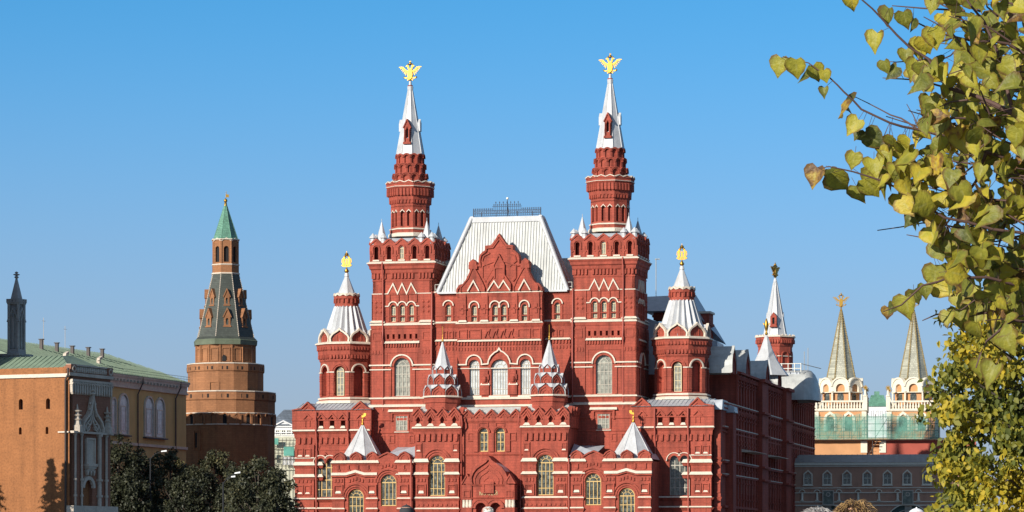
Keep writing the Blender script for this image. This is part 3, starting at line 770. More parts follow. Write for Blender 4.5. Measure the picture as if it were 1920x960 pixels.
# ---------------------------------------------------------------- corner turrets with pleated tents
TU, TV = abs(U(650, 5.5)), 5.5
zT = lambda py: Z(py, 640, 2.4)          # front face
zA = lambda py: Z(py, 651, 5.5)          # axis
def turret(sg):
    T0 = TR((sg * TU, TV, 0))
    red, wh = MB(T0), MB(T0)
    ap = 3.12
    red.lathe([(ap - 0.6, 8), (ap - 0.6, zT(645))], 8)
    red.lathe([(ap + 0.25, zT(775)), (ap + 0.25, zT(754)), (ap + 0.1, zT(745)), (ap, zT(742))], 8)
    wh.lathe([(ap + 0.2, zT(757)), (ap + 0.5, zT(756)), (ap + 0.45, zT(752)), (ap + 0.2, zT(750))], 8)
    wh.lathe([(ap + 0.1, zT(748.5)), (ap + 0.32, zT(748)), (ap + 0.3, zT(745.5)), (ap, zT(744))], 8)
    red.lathe([(ap, zT(678)), (ap + 0.12, zT(676)), (ap + 0.14, zT(671)), (ap + 0.28, zT(664)), (ap + 0.3, zT(658)), (ap + 0.42, zT(654)), (ap + 0.44, zT(648)), (ap + 0.55, zT(645))], 8)
    wh.lathe([(ap + 0.4, zT(645.2)), (ap + 0.66, zT(645)), (ap + 0.64, zT(643)), (ap + 0.35, zT(640.5))], 8)
    rr = (ap) * math.tan(PI / 8)
    for k in range(8):
        red.T = wh.T = T = T0 @ RZ(k * PI / 4)
        red.panel(rect(-rr, rr, zT(743), zT(676)), [arch(0, zT(742), zT(696), 1.35 if k == 0 else 1.6, 10)], -ap, 0.6, side=False)
        for q in (-1, 1):
            wh.box(q * 1.02 - 0.3, q * 1.02 + 0.3, -ap - 0.2, -ap - 0.003, zT(698.5), zT(696.5))
            red.box(q * 1.02 - 0.24, q * 1.02 + 0.24, -ap - 0.12, -ap, zT(742), zT(698.5))
            for py in (705, 709, 713, 737): red.box(q * 1.02 - 0.27, q * 1.02 + 0.27, -ap - 0.16, -ap, zT(py + 1), zT(py - 1))
        (wh if k in (1, 7) else red).ribbon(arc(0, zT(697), 1.0, 12), 0.16, -ap - 0.16, -ap)
        red.ribbon(arc(0, zT(697), 0.8, 12), 0.16, -ap - 0.08, -ap)
        for i in range(6):
            x = -1.1 + 0.44 * i
            red.box(x - 0.12, x + 0.12, -ap - 0.36, -ap - 0.1, zT(672), zT(665))
            red.box(x - 0.1, x + 0.1, -ap - 0.52, -ap - 0.3, zT(656), zT(650))
    body = red.build('corner_turret', M['red'], mus)
    # tent roof: onion gables round its foot, pleats above
    tn = MB(T0)
    tn.lathe([(3.2, zA(643)), (3.05, zA(628)), (2.6, zA(618)), (1.62, zA(575))], 40, face=False, pleat=0.85)
    for k in range(8):
        T = T0 @ RZ(k * PI / 4); tn.T = T; wh.T = T
        o = ogee(0, zT(641), 2.5, zT(616.5) - zT(641))
        inn = ogee(0, zT(641), 1.95, zT(620.5) - zT(641))
        n = len(o)
        tn.add([(x, -3.32, z) for x, z in o] + [(x * 0.8, -2.0, z) for x, z in o], [(i, i + 1, n + i + 1, n + i) for i in range(n - 1)])
        wh.ribbon([(x * 0.94, z) for x, z in o], 0.2, -3.42, -3.1)
        g2 = MB(T); g2.prism(inn, -3.14, -2.7)
        g2.ribbon(rect(-0.35, 0.35, zT(640), zT(627)), 0.1, -3.2, -3.14, closed=True)
        if k < 8: red_extra = g2
        GB.setdefault(sg, []).append(g2)
    tn.T = T0; wh.T = T0
    tn.lathe([(1.1, zA(553)), (0.24, zA(519)), (0.3, zA(518)), (0.22, zA(512))], 8)
    to = tn.build('tent_roof', M['spire'], body)
    kk = MB(); kk.T = I4
    for q in GB[sg]:
        o_ = len(kk.v); kk.starts += [o_ + a for a in q.starts]; kk.v += q.v; kk.f += [[o_ + i for i in f] for f in q.f]; kk.m += q.m; kk.sm += q.sm
    kk.build('gablet_infill', M['red'], body)
    nk = MB(T0)
    nk.lathe([(1.5, zA(576)), (1.45, zA(563)), (1.58, zA(561)), (1.6, zA(556))], 12)
    for i in range(18):
        nk.T = T0 @ RZ(i * PI / 9); nk.box(-0.08, 0.08, -1.68, -1.4, zA(569), zA(561))
    nk.build('neck', M['red'], body)
    for i in range(12):
        wh.T = T0 @ RZ(i * PI / 6)
        wh.prism([(-0.42, zA(557)), (-0.42, zA(553)), (0, zA(558)) if False else (0, zA(550)), (0.42, zA(553)), (0.42, zA(557)), (0, zA(554))], -1.66, -1.5)
    wh.T = T0
    wh.lathe([(1.5, zA(553.5)), (1.05, zA(551))], 12)
    wh.build('trim', M['white'], body)
    # gilded beast with crown on a ball
    e = MB(T0); z0 = zA(512)
    e.lathe([(0.12, z0), (0.3, z0 + 0.25), (0.12, z0 + 0.55), (0.08, z0 + 0.7)], 8, smooth=True)
    e.tube([(0, 0, z0 + 0.6), (0, 0, zA(497))], 0.05, 5)
    e.ribbon([(-0.66, zA(497)), (-0.4, zA(499.5)), (0.4, zA(499.5)), (0.66, zA(497))], 0.13, -0.1, 0.1)
    zz0 = zA(498.5); h = zA(480) - zz0
    for q in (-1, 1):                     # a lion and a unicorn rearing at each other
        e.ribbon([(q * 0.5, zz0), (q * 0.34, zz0 + 0.3 * h), (q * 0.42, zz0 + 0.62 * h), (q * 0.28, zz0 + 0.9 * h)], 0.24, -0.11, 0.11)
        e.ribbon([(q * 0.4, zz0 + 0.6 * h), (q * 0.1, zz0 + 0.66 * h)], 0.1, -0.08, 0.08)
        e.ribbon([(q * 0.34, zz0 + 0.3 * h), (q * 0.12, zz0)], 0.13, -0.08, 0.08)
        e.ribbon([(q * 0.46, zz0 + 0.2 * h), (q * 0.64, zz0 + 0.4 * h), (q * 0.56, zz0 + 0.75 * h)], 0.08, -0.06, 0.06)
        e.ball((q * 0.24, 0, zz0 + 0.95 * h), 0.15, n=8)
    e.prism([(-0.1, zz0 + 0.1), (-0.14, zz0 + 0.5 * h), (0, zz0 + 0.8 * h), (0.14, zz0 + 0.5 * h), (0.1, zz0 + 0.1)], -0.07, 0.07)
    e.lathe([(0.18, zA(480)), (0.24, zA(477)), (0.16, zA(474.5)), (0.03, zA(473.5))], 8)
    e.ribbon([(0, zA(474)), (0, zA(471))], 0.06, -0.03, 0.03)
    e.build('beast_finial', M['gold'], body)
    win(T0, 0, zT(742), zT(696), 0.95, -ap + 0.4, M['frame_cream'], M['glass_pale'], 1, (0.15, 0.45, 0.75), 0.08)
GB = {}
turret(-1); turret(1)

# ---------------------------------------------------------------- wings at both ends
VW = -1.0
zw = lambda py: Z(py, 600, VW)
WO = abs(U(554, VW)); ux = lambda px: U(px, VW)
def wing(sg):
    T0 = MIR if sg > 0 else I4           # built for the left end, mirrored for the right
    red, wh = MB(T0), MB(T0)
    xin = ux(698)
    wc, ww = ux(611), 2.5
    zspr = zw(868)
    dbl = [(wc - ww / 2, zw(932)), (wc - ww / 2, zspr)] + arc(wc - ww / 4, zspr, ww / 4, 8)[1:] + arc(wc + ww / 4, zspr, ww / 4, 8)[1:] + [(wc + ww / 2, zw(932))]
    red.panel(rect(-WO + 0.01, xin, 0, zw(806)), [dbl], VW, 0.5)
    red.box(-WO + 0.25, xin, VW + 0.5, 14, 0, zw(772))
    # parapet zone above the corbels
    niches = [ux(p) for p in (603.5, 624, 644.5)]
    side_n = [ux(p) for p in (577, 678)]
    out = [(-WO - 0.35, zw(808)), (-WO - 0.35, zw(769)), (ux(566), zw(766)), (ux(578), zw(754.5)), (ux(590), zw(766)), (ux(592), zw(769)),
           (ux(661), zw(769)), (ux(664), zw(766)), (ux(677), zw(754.5)), (ux(690), zw(766)), (xin - 0.05, zw(768)), (xin - 0.05, zw(808))]
    red.panel(out, [[(n - 0.3, zw(803)), (n - 0.3, zw(788)), (n, zw(782)), (n + 0.3, zw(788)), (n + 0.3, zw(803))] for n in niches], VW - 0.3, 0.5)
    red.ribbon(out[1:6], 0.16, VW - 0.48, VW + 0.2); red.ribbon(out[6:11], 0.16, VW - 0.48, VW + 0.2)
    for c in (578, 677):
        red.ribbon([(ux(c - 9), zw(770)), (ux(c), zw(762)), (ux(c + 9), zw(770))], 0.14, VW - 0.4, VW - 0.3)
        red.ribbon([(ux(c - 8), zw(786)), (ux(c), zw(777)), (ux(c + 8), zw(786))], 0.16, VW - 0.46, VW - 0.3)
        red.ribbon([(ux(c - 4), zw(800)), (ux(c - 4), zw(786)), (ux(c + 4), zw(786)), (ux(c + 4), zw(800))], 0.1, VW - 0.4, VW - 0.3)
    for c in (603.5, 624, 644.5):
        red.ribbon([(ux(c - 9), zw(786)), (ux(c), zw(776)), (ux(c + 9), zw(786))], 0.17, VW - 0.48, VW - 0.3)
        wh.hexa([(ux(c - 5), VW - 0.5, zw(803.5)), (ux(c + 5), VW - 0.5, zw(803.5)), (ux(c + 5), VW, zw(803.5)), (ux(c - 5), VW, zw(803.5))],
                [(ux(c - 3), VW - 0.35, zw(799)), (ux(c + 3), VW - 0.35, zw(799)), (ux(c + 3), VW, zw(799)), (ux(c - 3), VW, zw(799))])
    rc(zw(789), zw(786.5), -WO - 0.3, xin - 0.3, VW - 0.3, 0.08, 0.08, red)
    cw(zw(808.5), zw(805.5), -WO - 0.3, xin - 0.3, VW - 0.3, 0.22, wh)
    rc(zw(814), zw(808.5), -WO, xin - 0.3, VW, 0.15, 0.4, red)
    rc(zw(822), zw(814), -WO, xin - 0.3, VW, 0.08, 0.15, red)
    for i in range(13):
        x = ux(561 + 10.2 * i)
        red.prism([(x - 0.16, zw(832)), (x - 0.2, zw(820)), (x + 0.2, zw(820)), (x + 0.16, zw(832))], VW - 0.22, VW)
    rc(zw(845), zw(843), -WO, xin - 0.3, VW, 0.06, 0.06, red)
    # corner pilaster with panels and thick white ledges
    pa, pb = -WO, ux(590)
    red.box(pa, pb, VW - 0.28, VW, 0, zw(834))
    for x0, x1 in ((pa, pb), (ux(596), ux(604))):
        n_ = VW - 0.28 if x0 == pa else VW
        cw(zw(872.5), zw(866), x0, x1, n_, 0.34, wh); rc(zw(878), zw(872.5), x0, x1, n_, 0.02, 0.2, red)
        cw(zw(894.5), zw(889), x0, x1, n_, 0.36, wh); rc(zw(901), zw(894.5), x0, x1, n_, 0.02, 0.2, red)
    cw(zw(859.5), zw(857.5), pa, pb, VW - 0.28, 0.14, wh)
    for (za, zb2, bot) in ((842, 855, 1), (911, 925, 1)):
        for x in (ux(564), ux(578)):
            red.ribbon(rect(x - 0.38, x + 0.38, zw(zb2 + 2), zw(za)), 0.14, VW - 0.4, VW - 0.28, closed=True)
            cw(zw(zb2 + 1), zw(zb2 - 2), x - 0.22, x + 0.22, VW - 0.28, 0.14, wh)
    for i in range(4):
        x = ux(561 + 7.3 * i); red.box(x - 0.13, x + 0.13, VW - 0.4, VW - 0.28, zw(905), zw(900))
    for py in (935, 953):
        cw(zw(py + 1), zw(py - 1.5), -WO, xin - 0.3, VW - 0.28, 0.2, wh)
        rc(zw(py + 7), zw(py + 1), -WO, xin - 0.3, VW, 0.02, 0.4, red)
    # hood over the paired arch
    red.ribbon([(x, z + 0.12) for x, z in dbl[1:-1]], 0.3, VW - 0.26, VW)
    wh.ribbon([(wc - ww / 2 - 0.4, zspr)] + arc(wc - ww / 4, zspr, ww / 4 + 0.32, 8, 180, 40) + arc(wc + ww / 4, zspr, ww / 4 + 0.32, 8, 140, 0) + [(wc + ww / 2 + 0.4, zspr)], 0.09, VW - 0.34, VW)
    red.ribbon([(wc - 0.3, zw(856)), (wc, zw(850)), (wc + 0.3, zw(856))], 0.16, VW - 0.3, VW)
    red.ribbon([(ux(596), zw(849)), (ux(600), zw(835)), (ux(650), zw(835))], 0.1, VW - 0.08, VW)
    wo = red.build('wing', M['red'], mus)
    wh.build('trim', M['white'], wo)
    r = MB(T0)
    za, zb2 = zw(769), Z(756, 630, 2.0)
    r.hexa([(-WO - 0.3, VW - 0.5, za), (xin, VW - 0.5, za), (xin, 14, za), (-WO - 0.3, 14, za)], [(-WO + 0.1, 2.2, zb2), (xin, 2.2, zb2), (xin, 12, zb2), (-WO + 0.1, 12, zb2)])
    for i in range(17):
        x = -WO + 0.1 + 0.55 * i
        r.hexa([(x - 0.03, VW - 0.55, za), (x + 0.03, VW - 0.55, za), (x + 0.03, VW, za), (x - 0.03, VW, za)], [(x - 0.03, 2.1, zb2 + 0.05), (x + 0.03, 2.1, zb2 + 0.05), (x + 0.03, 2.3, zb2 + 0.05), (x - 0.03, 2.3, zb2 + 0.05)])
    for c in (578, 677):                  # little roofs behind the two corner gables
        x, w = ux(c), 0.85
        r.add([(x - w, VW - 0.2, zw(767)), (x, VW - 0.2, zw(755.5)), (x + w, VW - 0.2, zw(767)), (x - w, 3, zw(767)), (x, 3, zw(755.5)), (x + w, 3, zw(767))], [(0, 1, 4, 3), (1, 2, 5, 4)])
    r.build('roof', M['roof_grey'], wo)
    f = MB(T0)
    y = VW + 0.38
    ins = [(wc + (x - wc) * 0.96, z - 0.05) for x, z in dbl]
    f.ribbon(ins, 0.1, y - 0.09, y - 0.003, closed=True)
    for i in range(1, 4): f.box(wc - ww / 2 + ww * i / 4 - 0.05, wc - ww / 2 + ww * i / 4 + 0.05, y - 0.08, y - 0.004, zw(931), zspr)
    for py in (877, 900, 918): f.box(wc - ww / 2, wc + ww / 2, y - 0.075, y - 0.005, zw(py) - 0.05, zw(py) + 0.05)
    fo = f.build('window', M['frame_yellow'] if sg < 0 else M['frame_grey'], mus)
    p = MB(T0); p.add([(x, y, z) for x, z in dbl], tessellate_polygon([[Vector((x, z, 0)) for x, z in dbl]]))
    p.build('pane', M['glass_dark'], fo)
wing(-1); wing(1)

# ---------------------------------------------------------------- the block that stands forward in the middle: two bays and the wall between
VF, VC = -6.0, -5.5
zf = lambda py: Z(py, 820, VF)
BU = abs(U(819.5, VF)); bs = 15.15       # picture px per metre there
def gablets(red, n, w, x0, zv, zp, zb, vf, niche):
    out = [(x0, zb), (x0, zv)]; rim = [(x0, zv)]
    for i in range(n):
        c = x0 + w * (i + 0.5)
        out += [(c, zp), (c + w / 2, zv)]; rim += [(c, zp), (c + w / 2, zv)]
    out.append((x0 + n * w, zb))
    hs_ = []
    for i in range(n):
        c = x0 + w * (i + 0.5)
        if niche: hs_.append([(c - 0.27, niche[0]), (c - 0.27, niche[1]), (c, niche[2]), (c + 0.27, niche[1]), (c + 0.27, niche[0])])
    red.panel(out, hs_, vf, 0.45)
    red.ribbon(rim, 0.15, vf - 0.18, vf + 0.3)
    for i in range(n):
        c = x0 + w * (i + 0.5)
        red.ribbon([(c - w * 0.32, zv - 0.25), (c, zp - 0.42), (c + w * 0.32, zv - 0.25)], 0.13, vf - 0.12, vf)
def bay(sg):
    T0 = TR((sg * BU, 0, 0))
    red, wh = MB(T0), MB(T0)
    hw = 42.5 / bs
    wcx = 0.0
    red.box(-hw + 0.05, hw - 0.05, VF + 0.5, 0.2, 0, zf(790))
    red.panel(rect(-hw, hw, 0, zf(806)), [arch(wcx, zf(930), zf(869), 2.02, 12)], VF, 0.5)
    hc = 46.5 / bs
    gablets(red, 4, 2 * hc / 4, -hc, zf(778), zf(765), zf(801), VF - 0.28, (zf(798), zf(786), zf(780)))
    red.box(-hc + 0.02, hc - 0.02, VF + 0.17, 0.1, zf(803), zf(779))
    for sx in (-1, 1):                    # the same gablets along the flanks
        Tq = red.T; red.T = T0 @ TR((sx * hc, -3.0, 0)) @ RZ(sx * PI / 2) @ TR((0, 0, 0))
        gablets(red, 4, 1.45, -2.9, zf(778), zf(765), zf(801), -0.0, (zf(798), zf(786), zf(780)))
        red.T = Tq
    for i in range(4):
        c = -hc + 2 * hc / 4 * (i + 0.5)
        cw(zf(799), zf(794), c - 0.22, c + 0.22, VF - 0.05, 0.4, wh)
        red.ribbon([(c - 0.4, zf(788)), (c, zf(778)), (c + 0.4, zf(788))], 0.14, VF - 0.42, VF - 0.28)
    cw(zf(803), zf(800), -hc, hc, VF - 0.28, 0.18, wh)
    rc(zf(809), zf(803), -hw, hw, VF, 0.15, 0.36, red)
    rc(zf(815), zf(809), -hw, hw, VF, 0.08, 0.15, red)
    for i in range(8):
        x = -hw + 0.35 + (2 * hw - 0.7) * i / 7
        red.prism([(x - 0.17, zf(827)), (x - 0.21, zf(813)), (x + 0.21, zf(813)), (x + 0.17, zf(827))], VF - 0.24, VF)
    for q in (-1, 1):
        xa, xb2 = q * hw, q * 1.12
        x0, x1 = min(xa, xb2), max(xa, xb2)
        red.box(x0, x1, VF - 0.22, VF, 0, zf(858))
        red.box(min(q * hw, q * 1.9), max(q * hw, q * 1.9), VF - 0.1, VF, zf(858), zf(830))
        cw(zf(866.5), zf(860), x0, x1, VF - 0.22, 0.34, wh); rc(zf(872), zf(866.5), x0, x1, VF - 0.22, 0.02, 0.2, red)
        cw(zf(890), zf(885), x0, x1, VF - 0.22, 0.36, wh); rc(zf(896), zf(890), x0, x1, VF - 0.22, 0.02, 0.2, red)
        c = (x0 + x1) / 2
        for i in (-1, 0, 1): red.box(c + 0.42 * i - 0.12, c + 0.42 * i + 0.12, VF - 0.34, VF - 0.22, zf(903), zf(897))
        red.ribbon(rect(c - 0.55, c + 0.55, zf(928), zf(909)), 0.16, VF - 0.38, VF - 0.22, closed=True)
        red.ribbon(rect(c - 0.36, c + 0.36, zf(926), zf(912)), 0.1, VF - 0.3, VF - 0.22, closed=True)
        cw(zf(925), zf(920), c - 0.26, c + 0.26, VF - 0.22, 0.16, wh)
        red.ribbon(rect(q * 2.35 - 0.28, q * 2.35 + 0.28, zf(847), zf(833)), 0.12, VF - 0.2, VF, closed=True)
        cw(zf(846), zf(843.5), q * 2.35 - 0.2, q * 2.35 + 0.2, VF - 0.1, 0.12, wh)
        red.box(c - 0.1, c + 0.1, VF - 0.28, VF - 0.2, zf(880), zf(876), )
    red.ribbon(arc(0, zf(868), 1.75, 14), 0.2, VF - 0.2, VF)
    red.ribbon(arc(0, zf(868), 1.42, 14), 0.2, VF - 0.13, VF)
    red.ribbon(arc(0, zf(868), 1.13, 14), 0.18, VF - 0.07, VF)
    cw(zf(934.5), zf(931.5), -hw, hw, VF - 0.22, 0.22, wh); rc(zf(940), zf(934.5), -hw, hw, VF - 0.2, 0.02, 0.2, red)
    for i in range(9):
        x = -hw + 0.4 + (2 * hw - 0.8) * i / 8; red.box(x - 0.16, x + 0.16, VF - 0.34, VF - 0.2, zf(949), zf(945))
    red.box(-hw, hw, VF - 0.2, VF, 0, zf(934))
    cw(zf(954.5), zf(952), -hw, hw, VF - 0.22, 0.22, wh); rc(zf(960), zf(954.5), -hw, hw, VF - 0.2, 0.02, 0.2, red)
    b = red.build('front_bay', M['red'], mus); wh.build('trim', M['white'], b)
    r = MB(T0)
    r.hexa([(-hc + 0.1, VF - 0.1, zf(779)), (hc - 0.1, VF - 0.1, zf(779)), (hc - 0.1, 0.1, zf(779)), (-hc + 0.1, 0.1, zf(779))], [(-hc + 0.6, VF + 2.2, zf(760)), (hc - 0.6, VF + 2.2, zf(760)), (hc - 0.6, 0.1, zf(760)), (-hc + 0.6, 0.1, zf(760))])
    w = 2 * hc / 4
    for i in range(4):
        c = -hc + w * (i + 0.5)
        r.add([(c - w / 2, VF - 0.1, zf(778)), (c, VF - 0.1, zf(766)), (c + w / 2, VF - 0.1, zf(778)), (c - w / 2, VF + 2, zf(775)), (c, VF + 2.2, zf(764)), (c + w / 2, VF + 2, zf(775))], [(0, 1, 4, 3), (1, 2, 5, 4)])
    r.build('roof', M['roof_white'], b)
    win(T0, wcx, zf(929.5), zf(869), 2.0, VF + 0.3, M['frame_yellow'] , M['glass_dark'], 3, (0.22, 0.74), 0.10, fan=True)
    # tent turret standing on the bay
    tv = -3.2
    T = TR((sg * abs(U(828, -4.0)), tv - 0.3, 0))
    zt_ = lambda py: Z(py, 828, -3.5)
    red, wh = MB(T), MB(T)
    red.lathe([(2.0, zf(785)), (2.0, zt_(757)), (2.12, zt_(756)), (2.12, zt_(748)), (2.2, zt_(746))], 8)
    wh.lathe([(2.05, zt_(746.5)), (2.36, zt_(746)), (2.32, zt_(743.5)), (2.0, zt_(742))], 8)
    tiers = ((744, 723, 2.1), (722, 703, 1.62), (702, 687, 1.08))
    wt = MB(T)
    for j, (ya, yb, ap) in enumerate(tiers):
        red.T = wt.T = T
        red.lathe([(ap - 0.25, zt_(ya)), (ap - 0.25, zt_(yb + 6))], 8)
        w = 2 * ap * math.tan(PI / 8) * 1.05
        h = zt_(yb) - zt_(ya)
        wt.lathe([(ap - 0.1, zt_(yb + 7)), (ap - 0.62, zt_(yb - 3))], 8)
        for k in range(8):
            red.T = wt.T = T @ RZ(k * PI / 4)
            o = ogee(0, zt_(ya), w, h, 1.0) if j < 2 else [(-w / 2, zt_(ya)), (-w / 2, zt_(yb + 7)), (0, zt_(yb)), (w / 2, zt_(yb + 7)), (w / 2, zt_(ya))]
            red.prism([(x * 0.97, z) for x, z in o], -ap, -ap + 0.3)
            if j < 2:
                red.ribbon([(x * 0.78, zt_(ya) + (z - zt_(ya)) * 0.78) for x, z in o], 0.12, -ap - 0.1, -ap)
                red.ribbon([(x * 0.42, zt_(ya) + (z - zt_(ya)) * 0.48) for x, z in o], 0.09, -ap - 0.08, -ap)
            n = len(o)
            wt.add([(x, -ap - 0.16, z + 0.04) for x, z in o] + [(x * 0.75, -ap + 0.75, z + 0.06) for x, z in o], [(i, i + 1, n + i + 1, n + i) for i in range(n - 1)])
    t = red.build('tent_turret', M['red'], mus); wh.build('trim', M['white'], t)
    wt.T = T
    prof = [(1.2, zt_(694)), (0.06, zt_(640))]
    wt.lathe(prof, 16, face=False, pleat=0.9)
    wt.build('tent_roof', M['spire'], t)
    e = MB(T)
    e.lathe([(0.08, zt_(641)), (0.13, zt_(639)), (0.05, zt_(636)), (0.09, zt_(634)), (0.03, zt_(632)), (0.03, zt_(626))], 8, smooth=True)
    e.tube([(0, 0, zt_(626)), (0, 0, zt_(612))], 0.035, 5)
    e.build('vane_finial', M['gold'], t)
bay(-1); bay(1)

# wall between the two bays, and the porch
red, wh = MB(), MB()
xi = BU - 46.5 / bs + 0.02
zq = lambda py: Z(py, 920, VC)
wins = [(-1.02, 1.02)]
red.box(-xi, xi, VC + 0.5, 0.2, 0, zq(780))
red.panel(rect(-xi - 0.3, xi + 0.3, 0, zq(790)), [arch(x, zq(847), zq(811), 1.12, 10) for x in (-1.05, 1.05)], VC, 0.5)
nq = 5
gablets(red, nq, 2 * xi / nq, -xi, zq(780), zq(768.5), zq(790), VC - 0.15, None)
rc(zq(782), zq(779.5), -xi, xi, VC - 0.15, 0.05, 0.08)
rc(zq(793), zq(788), -xi, xi, VC, 0.02, 0.16)
for x in (-2.6, 2.6):
    cw(zq(808), zq(805.5), x - 0.6, x + 0.6, VC, 0.2)
    cw(zq(831), zq(828.5), x - 0.6, x + 0.6, VC, 0.2)
    cw(zq(846), zq(843), x - 0.6, x + 0.6, VC, 0.22)
    red.ribbon(rect(x - 0.4, x + 0.4, zq(826), zq(812)), 0.12, VC - 0.12, VC, closed=True)
for x in (-2.05, 0.0, 2.05):
    red.box(x - 0.28, x + 0.28, VC - 0.18, VC, zq(847), zq(812))
    cw(zq(808), zq(805.5), x - 0.3, x + 0.3, VC - 0.1, 0.2)
    cw(zq(831), zq(828.5), x - 0.3, x + 0.3, VC - 0.12, 0.16)
for x in (-1.05, 1.05):
    red.ribbon(arc(x, zq(811), 0.78, 10), 0.14, VC - 0.22, VC)
    red.ribbon(arc(x, zq(811), 0.64, 10), 0.12, VC - 0.12, VC)
    red.ribbon([(x - 0.55, zq(800)), (x - 0.55, zq(793)), (x + 0.55, zq(793)), (x + 0.55, zq(800))], 0.1, VC - 0.1, VC)
cw(zq(851.5), zq(848.5), -xi, xi, VC, 0.22)
rc(zq(855), zq(851.5), -xi, xi, VC, 0.02, 0.15)
mw = red.build('entrance_wall', M['red'], mus); wh.build('trim', M['white'], mw)
rq = MB()
rq.hexa([(-xi, VC, zq(781)), (xi, VC, zq(781)), (xi, 0.1, zq(781)), (-xi, 0.1, zq(781))], [(-xi, VC + 2.0, zq(762)), (xi, VC + 2.0, zq(762)), (xi, 0.1, zq(762)), (-xi, 0.1, zq(762))])
w = 2 * xi / nq
for i in range(nq):
    c = -xi + w * (i + 0.5)
    rq.add([(c - w / 2, VC, zq(780)), (c, VC, zq(769)), (c + w / 2, VC, zq(780)), (c - w / 2, VC + 2, zq(776)), (c, VC + 2.2, zq(766)), (c + w / 2, VC + 2, zq(776))], [(0, 1, 4, 3), (1, 2, 5, 4)])
rq.build('roof', M['roof_white'], mw)
for x in (-1.05, 1.05): win(I4, x, zq(846.7), zq(811), 1.1, VC + 0.3, M['frame_yellow'], M['glass_dark'], 1, (0.5,), 0.12)

VP = -8.0
zp = lambda py: Z(py, 915, VP); pc = 915.6
px_ = lambda p: (p - pc) / 15.2
red, wh = MB(), MB()
ctr = U(915.6, VP)
red.T = wh.T = TR((ctr, 0, 0))
hwp = 50 / 15.2
red.box(-hwp + 0.4, hwp - 0.4, VP + 0.9, VC, 0, zp(909))
arches = [arch(px_(p), 0.05, zp(953), 1.28, 10) for p in (901.5, 929.5)]
red.panel(rect(-hwp + 0.9, hwp - 0.9, 0, zp(909)), arches, VP + 0.1, 0.8)
for p in (901.5, 929.5):
    red.ribbon(arc(px_(p), zp(953), 0.86, 12), 0.34, VP - 0.12, VP + 0.1)
    red.ribbon(arc(px_(p), zp(953), 1.08, 12, 180 if p < 910 else 150, 30 if p < 910 else 0), 0.12, VP - 0.2, VP + 0.1)
for q in (-1, 1):
    c = q * (hwp - 0.6)
    red.box(c - 0.62, c + 0.62, VP - 0.1, VC, zp(937), zp(909))
    red.ribbon(rect(c - 0.38, c + 0.38, zp(932), zp(920)), 0.12, VP - 0.2, VP - 0.1, closed=True)
    red.box(c - 0.62, c + 0.62, VP - 0.1, VC, 0, zp(951.5))
    for x in (c - 0.4, c + 0.02, c + 0.42):   # white colonnettes
        wh.lathe([(0.17, zp(951.5)), (0.2, zp(949)), (0.17, zp(940)), (0.2, zp(937))], 8, x, VP + 0.12)
    wh.T = red.T
    cw(zp(911), zp(907), c - 0.66, c + 0.66, VP - 0.1, 0.3)
    red.prism([(c - 0.62, zp(907)), (c, zp(891)), (c + 0.62, zp(907))], VP, VP + 1.2)
    red.ribbon([(c - 0.68, zp(907)), (c, zp(890)), (c + 0.68, zp(907))], 0.15, VP - 0.12, VP + 1.2)
rc(zp(911), zp(908), -hwp + 0.9, hwp - 0.9, VP + 0.1, 0.12, 0.2)
rc(zp(935), zp(932.5), -hwp + 1.1, hwp - 1.1, VP + 0.1, 0.1, 0.18)
kg = [(x, z) for x, z in ogee(0, zp(909), 4.3, zp(858) - zp(909), 1.04)]
red.prism(kg, VP + 0.15, VC)
red.ribbon(kg, 0.3, VP - 0.1, VC)
for f_, d in ((0.78, 0.12), (0.56, 0.1), (0.3, 0.08)):
    red.ribbon([(x * f_, zp(908) + (z - zp(908)) * (f_ * 0.96)) for x, z in kg], 0.13, VP + 0.15 - d, VP + 0.2)
red.box(-0.72, 0.72, VP - 0.2, VP + 0.3, zp(925), zp(904))
red.ribbon([(-0.5, zp(922)), (-0.5, zp(908)), (0.5, zp(908))], 0.1, VP - 0.28, VP - 0.2)
cw(zp(903.5), zp(900.5), -0.85, 0.85, VP - 0.1, 0.25)
red.ribbon([(-0.3, zp(935)), (0, zp(929)), (0.3, zp(935))], 0.12, VP, VP + 0.15)
po = red.build('porch', M['red'], mus); wh.build('trim', M['white'], po)
pr = MB(TR((ctr, 0, 0)))
n = len(kg)
pr.add([(x * 1.07, VP + 0.02, z + 0.14) for x, z in kg[2:-2]] + [(x * 1.07, VC, z + 0.14) for x, z in kg[2:-2]], [(i, i + 1, n - 4 + i + 1, n - 4 + i) for i in range(n - 5)])
pr.build('roof', M['roof_grey'], po)
M['inscription'] = mat('faded_gilt_lettering', (0.50, 0.38, 0.18), 0.5, 0.2, 3)
fc = bpy.data.curves.new('inscription', 'FONT'); fc.body = '\u041c\u0423\u0417\u0415\u0419'; fc.size = 0.62; fc.align_x = 'CENTER'; fc.extrude = 0.02; fc.space_character = 1.15
fo = bpy.data.objects.new('inscription', fc); COL.objects.link(fo); fo.parent = po
bpy.context.view_layer.update()
lm = bpy.data.meshes.new_from_object(fo.evaluated_get(bpy.context.evaluated_depsgraph_get()))
bpy.data.objects.remove(fo)
fo = bpy.data.objects.new('inscription', lm); COL.objects.link(fo); fo.parent = po; lm.materials.clear(); lm.materials.append(M['inscription'])
fo.location = (ctr, VP + 0.06, zp(928.5)); fo.rotation_euler = (R(90), 0, 0)

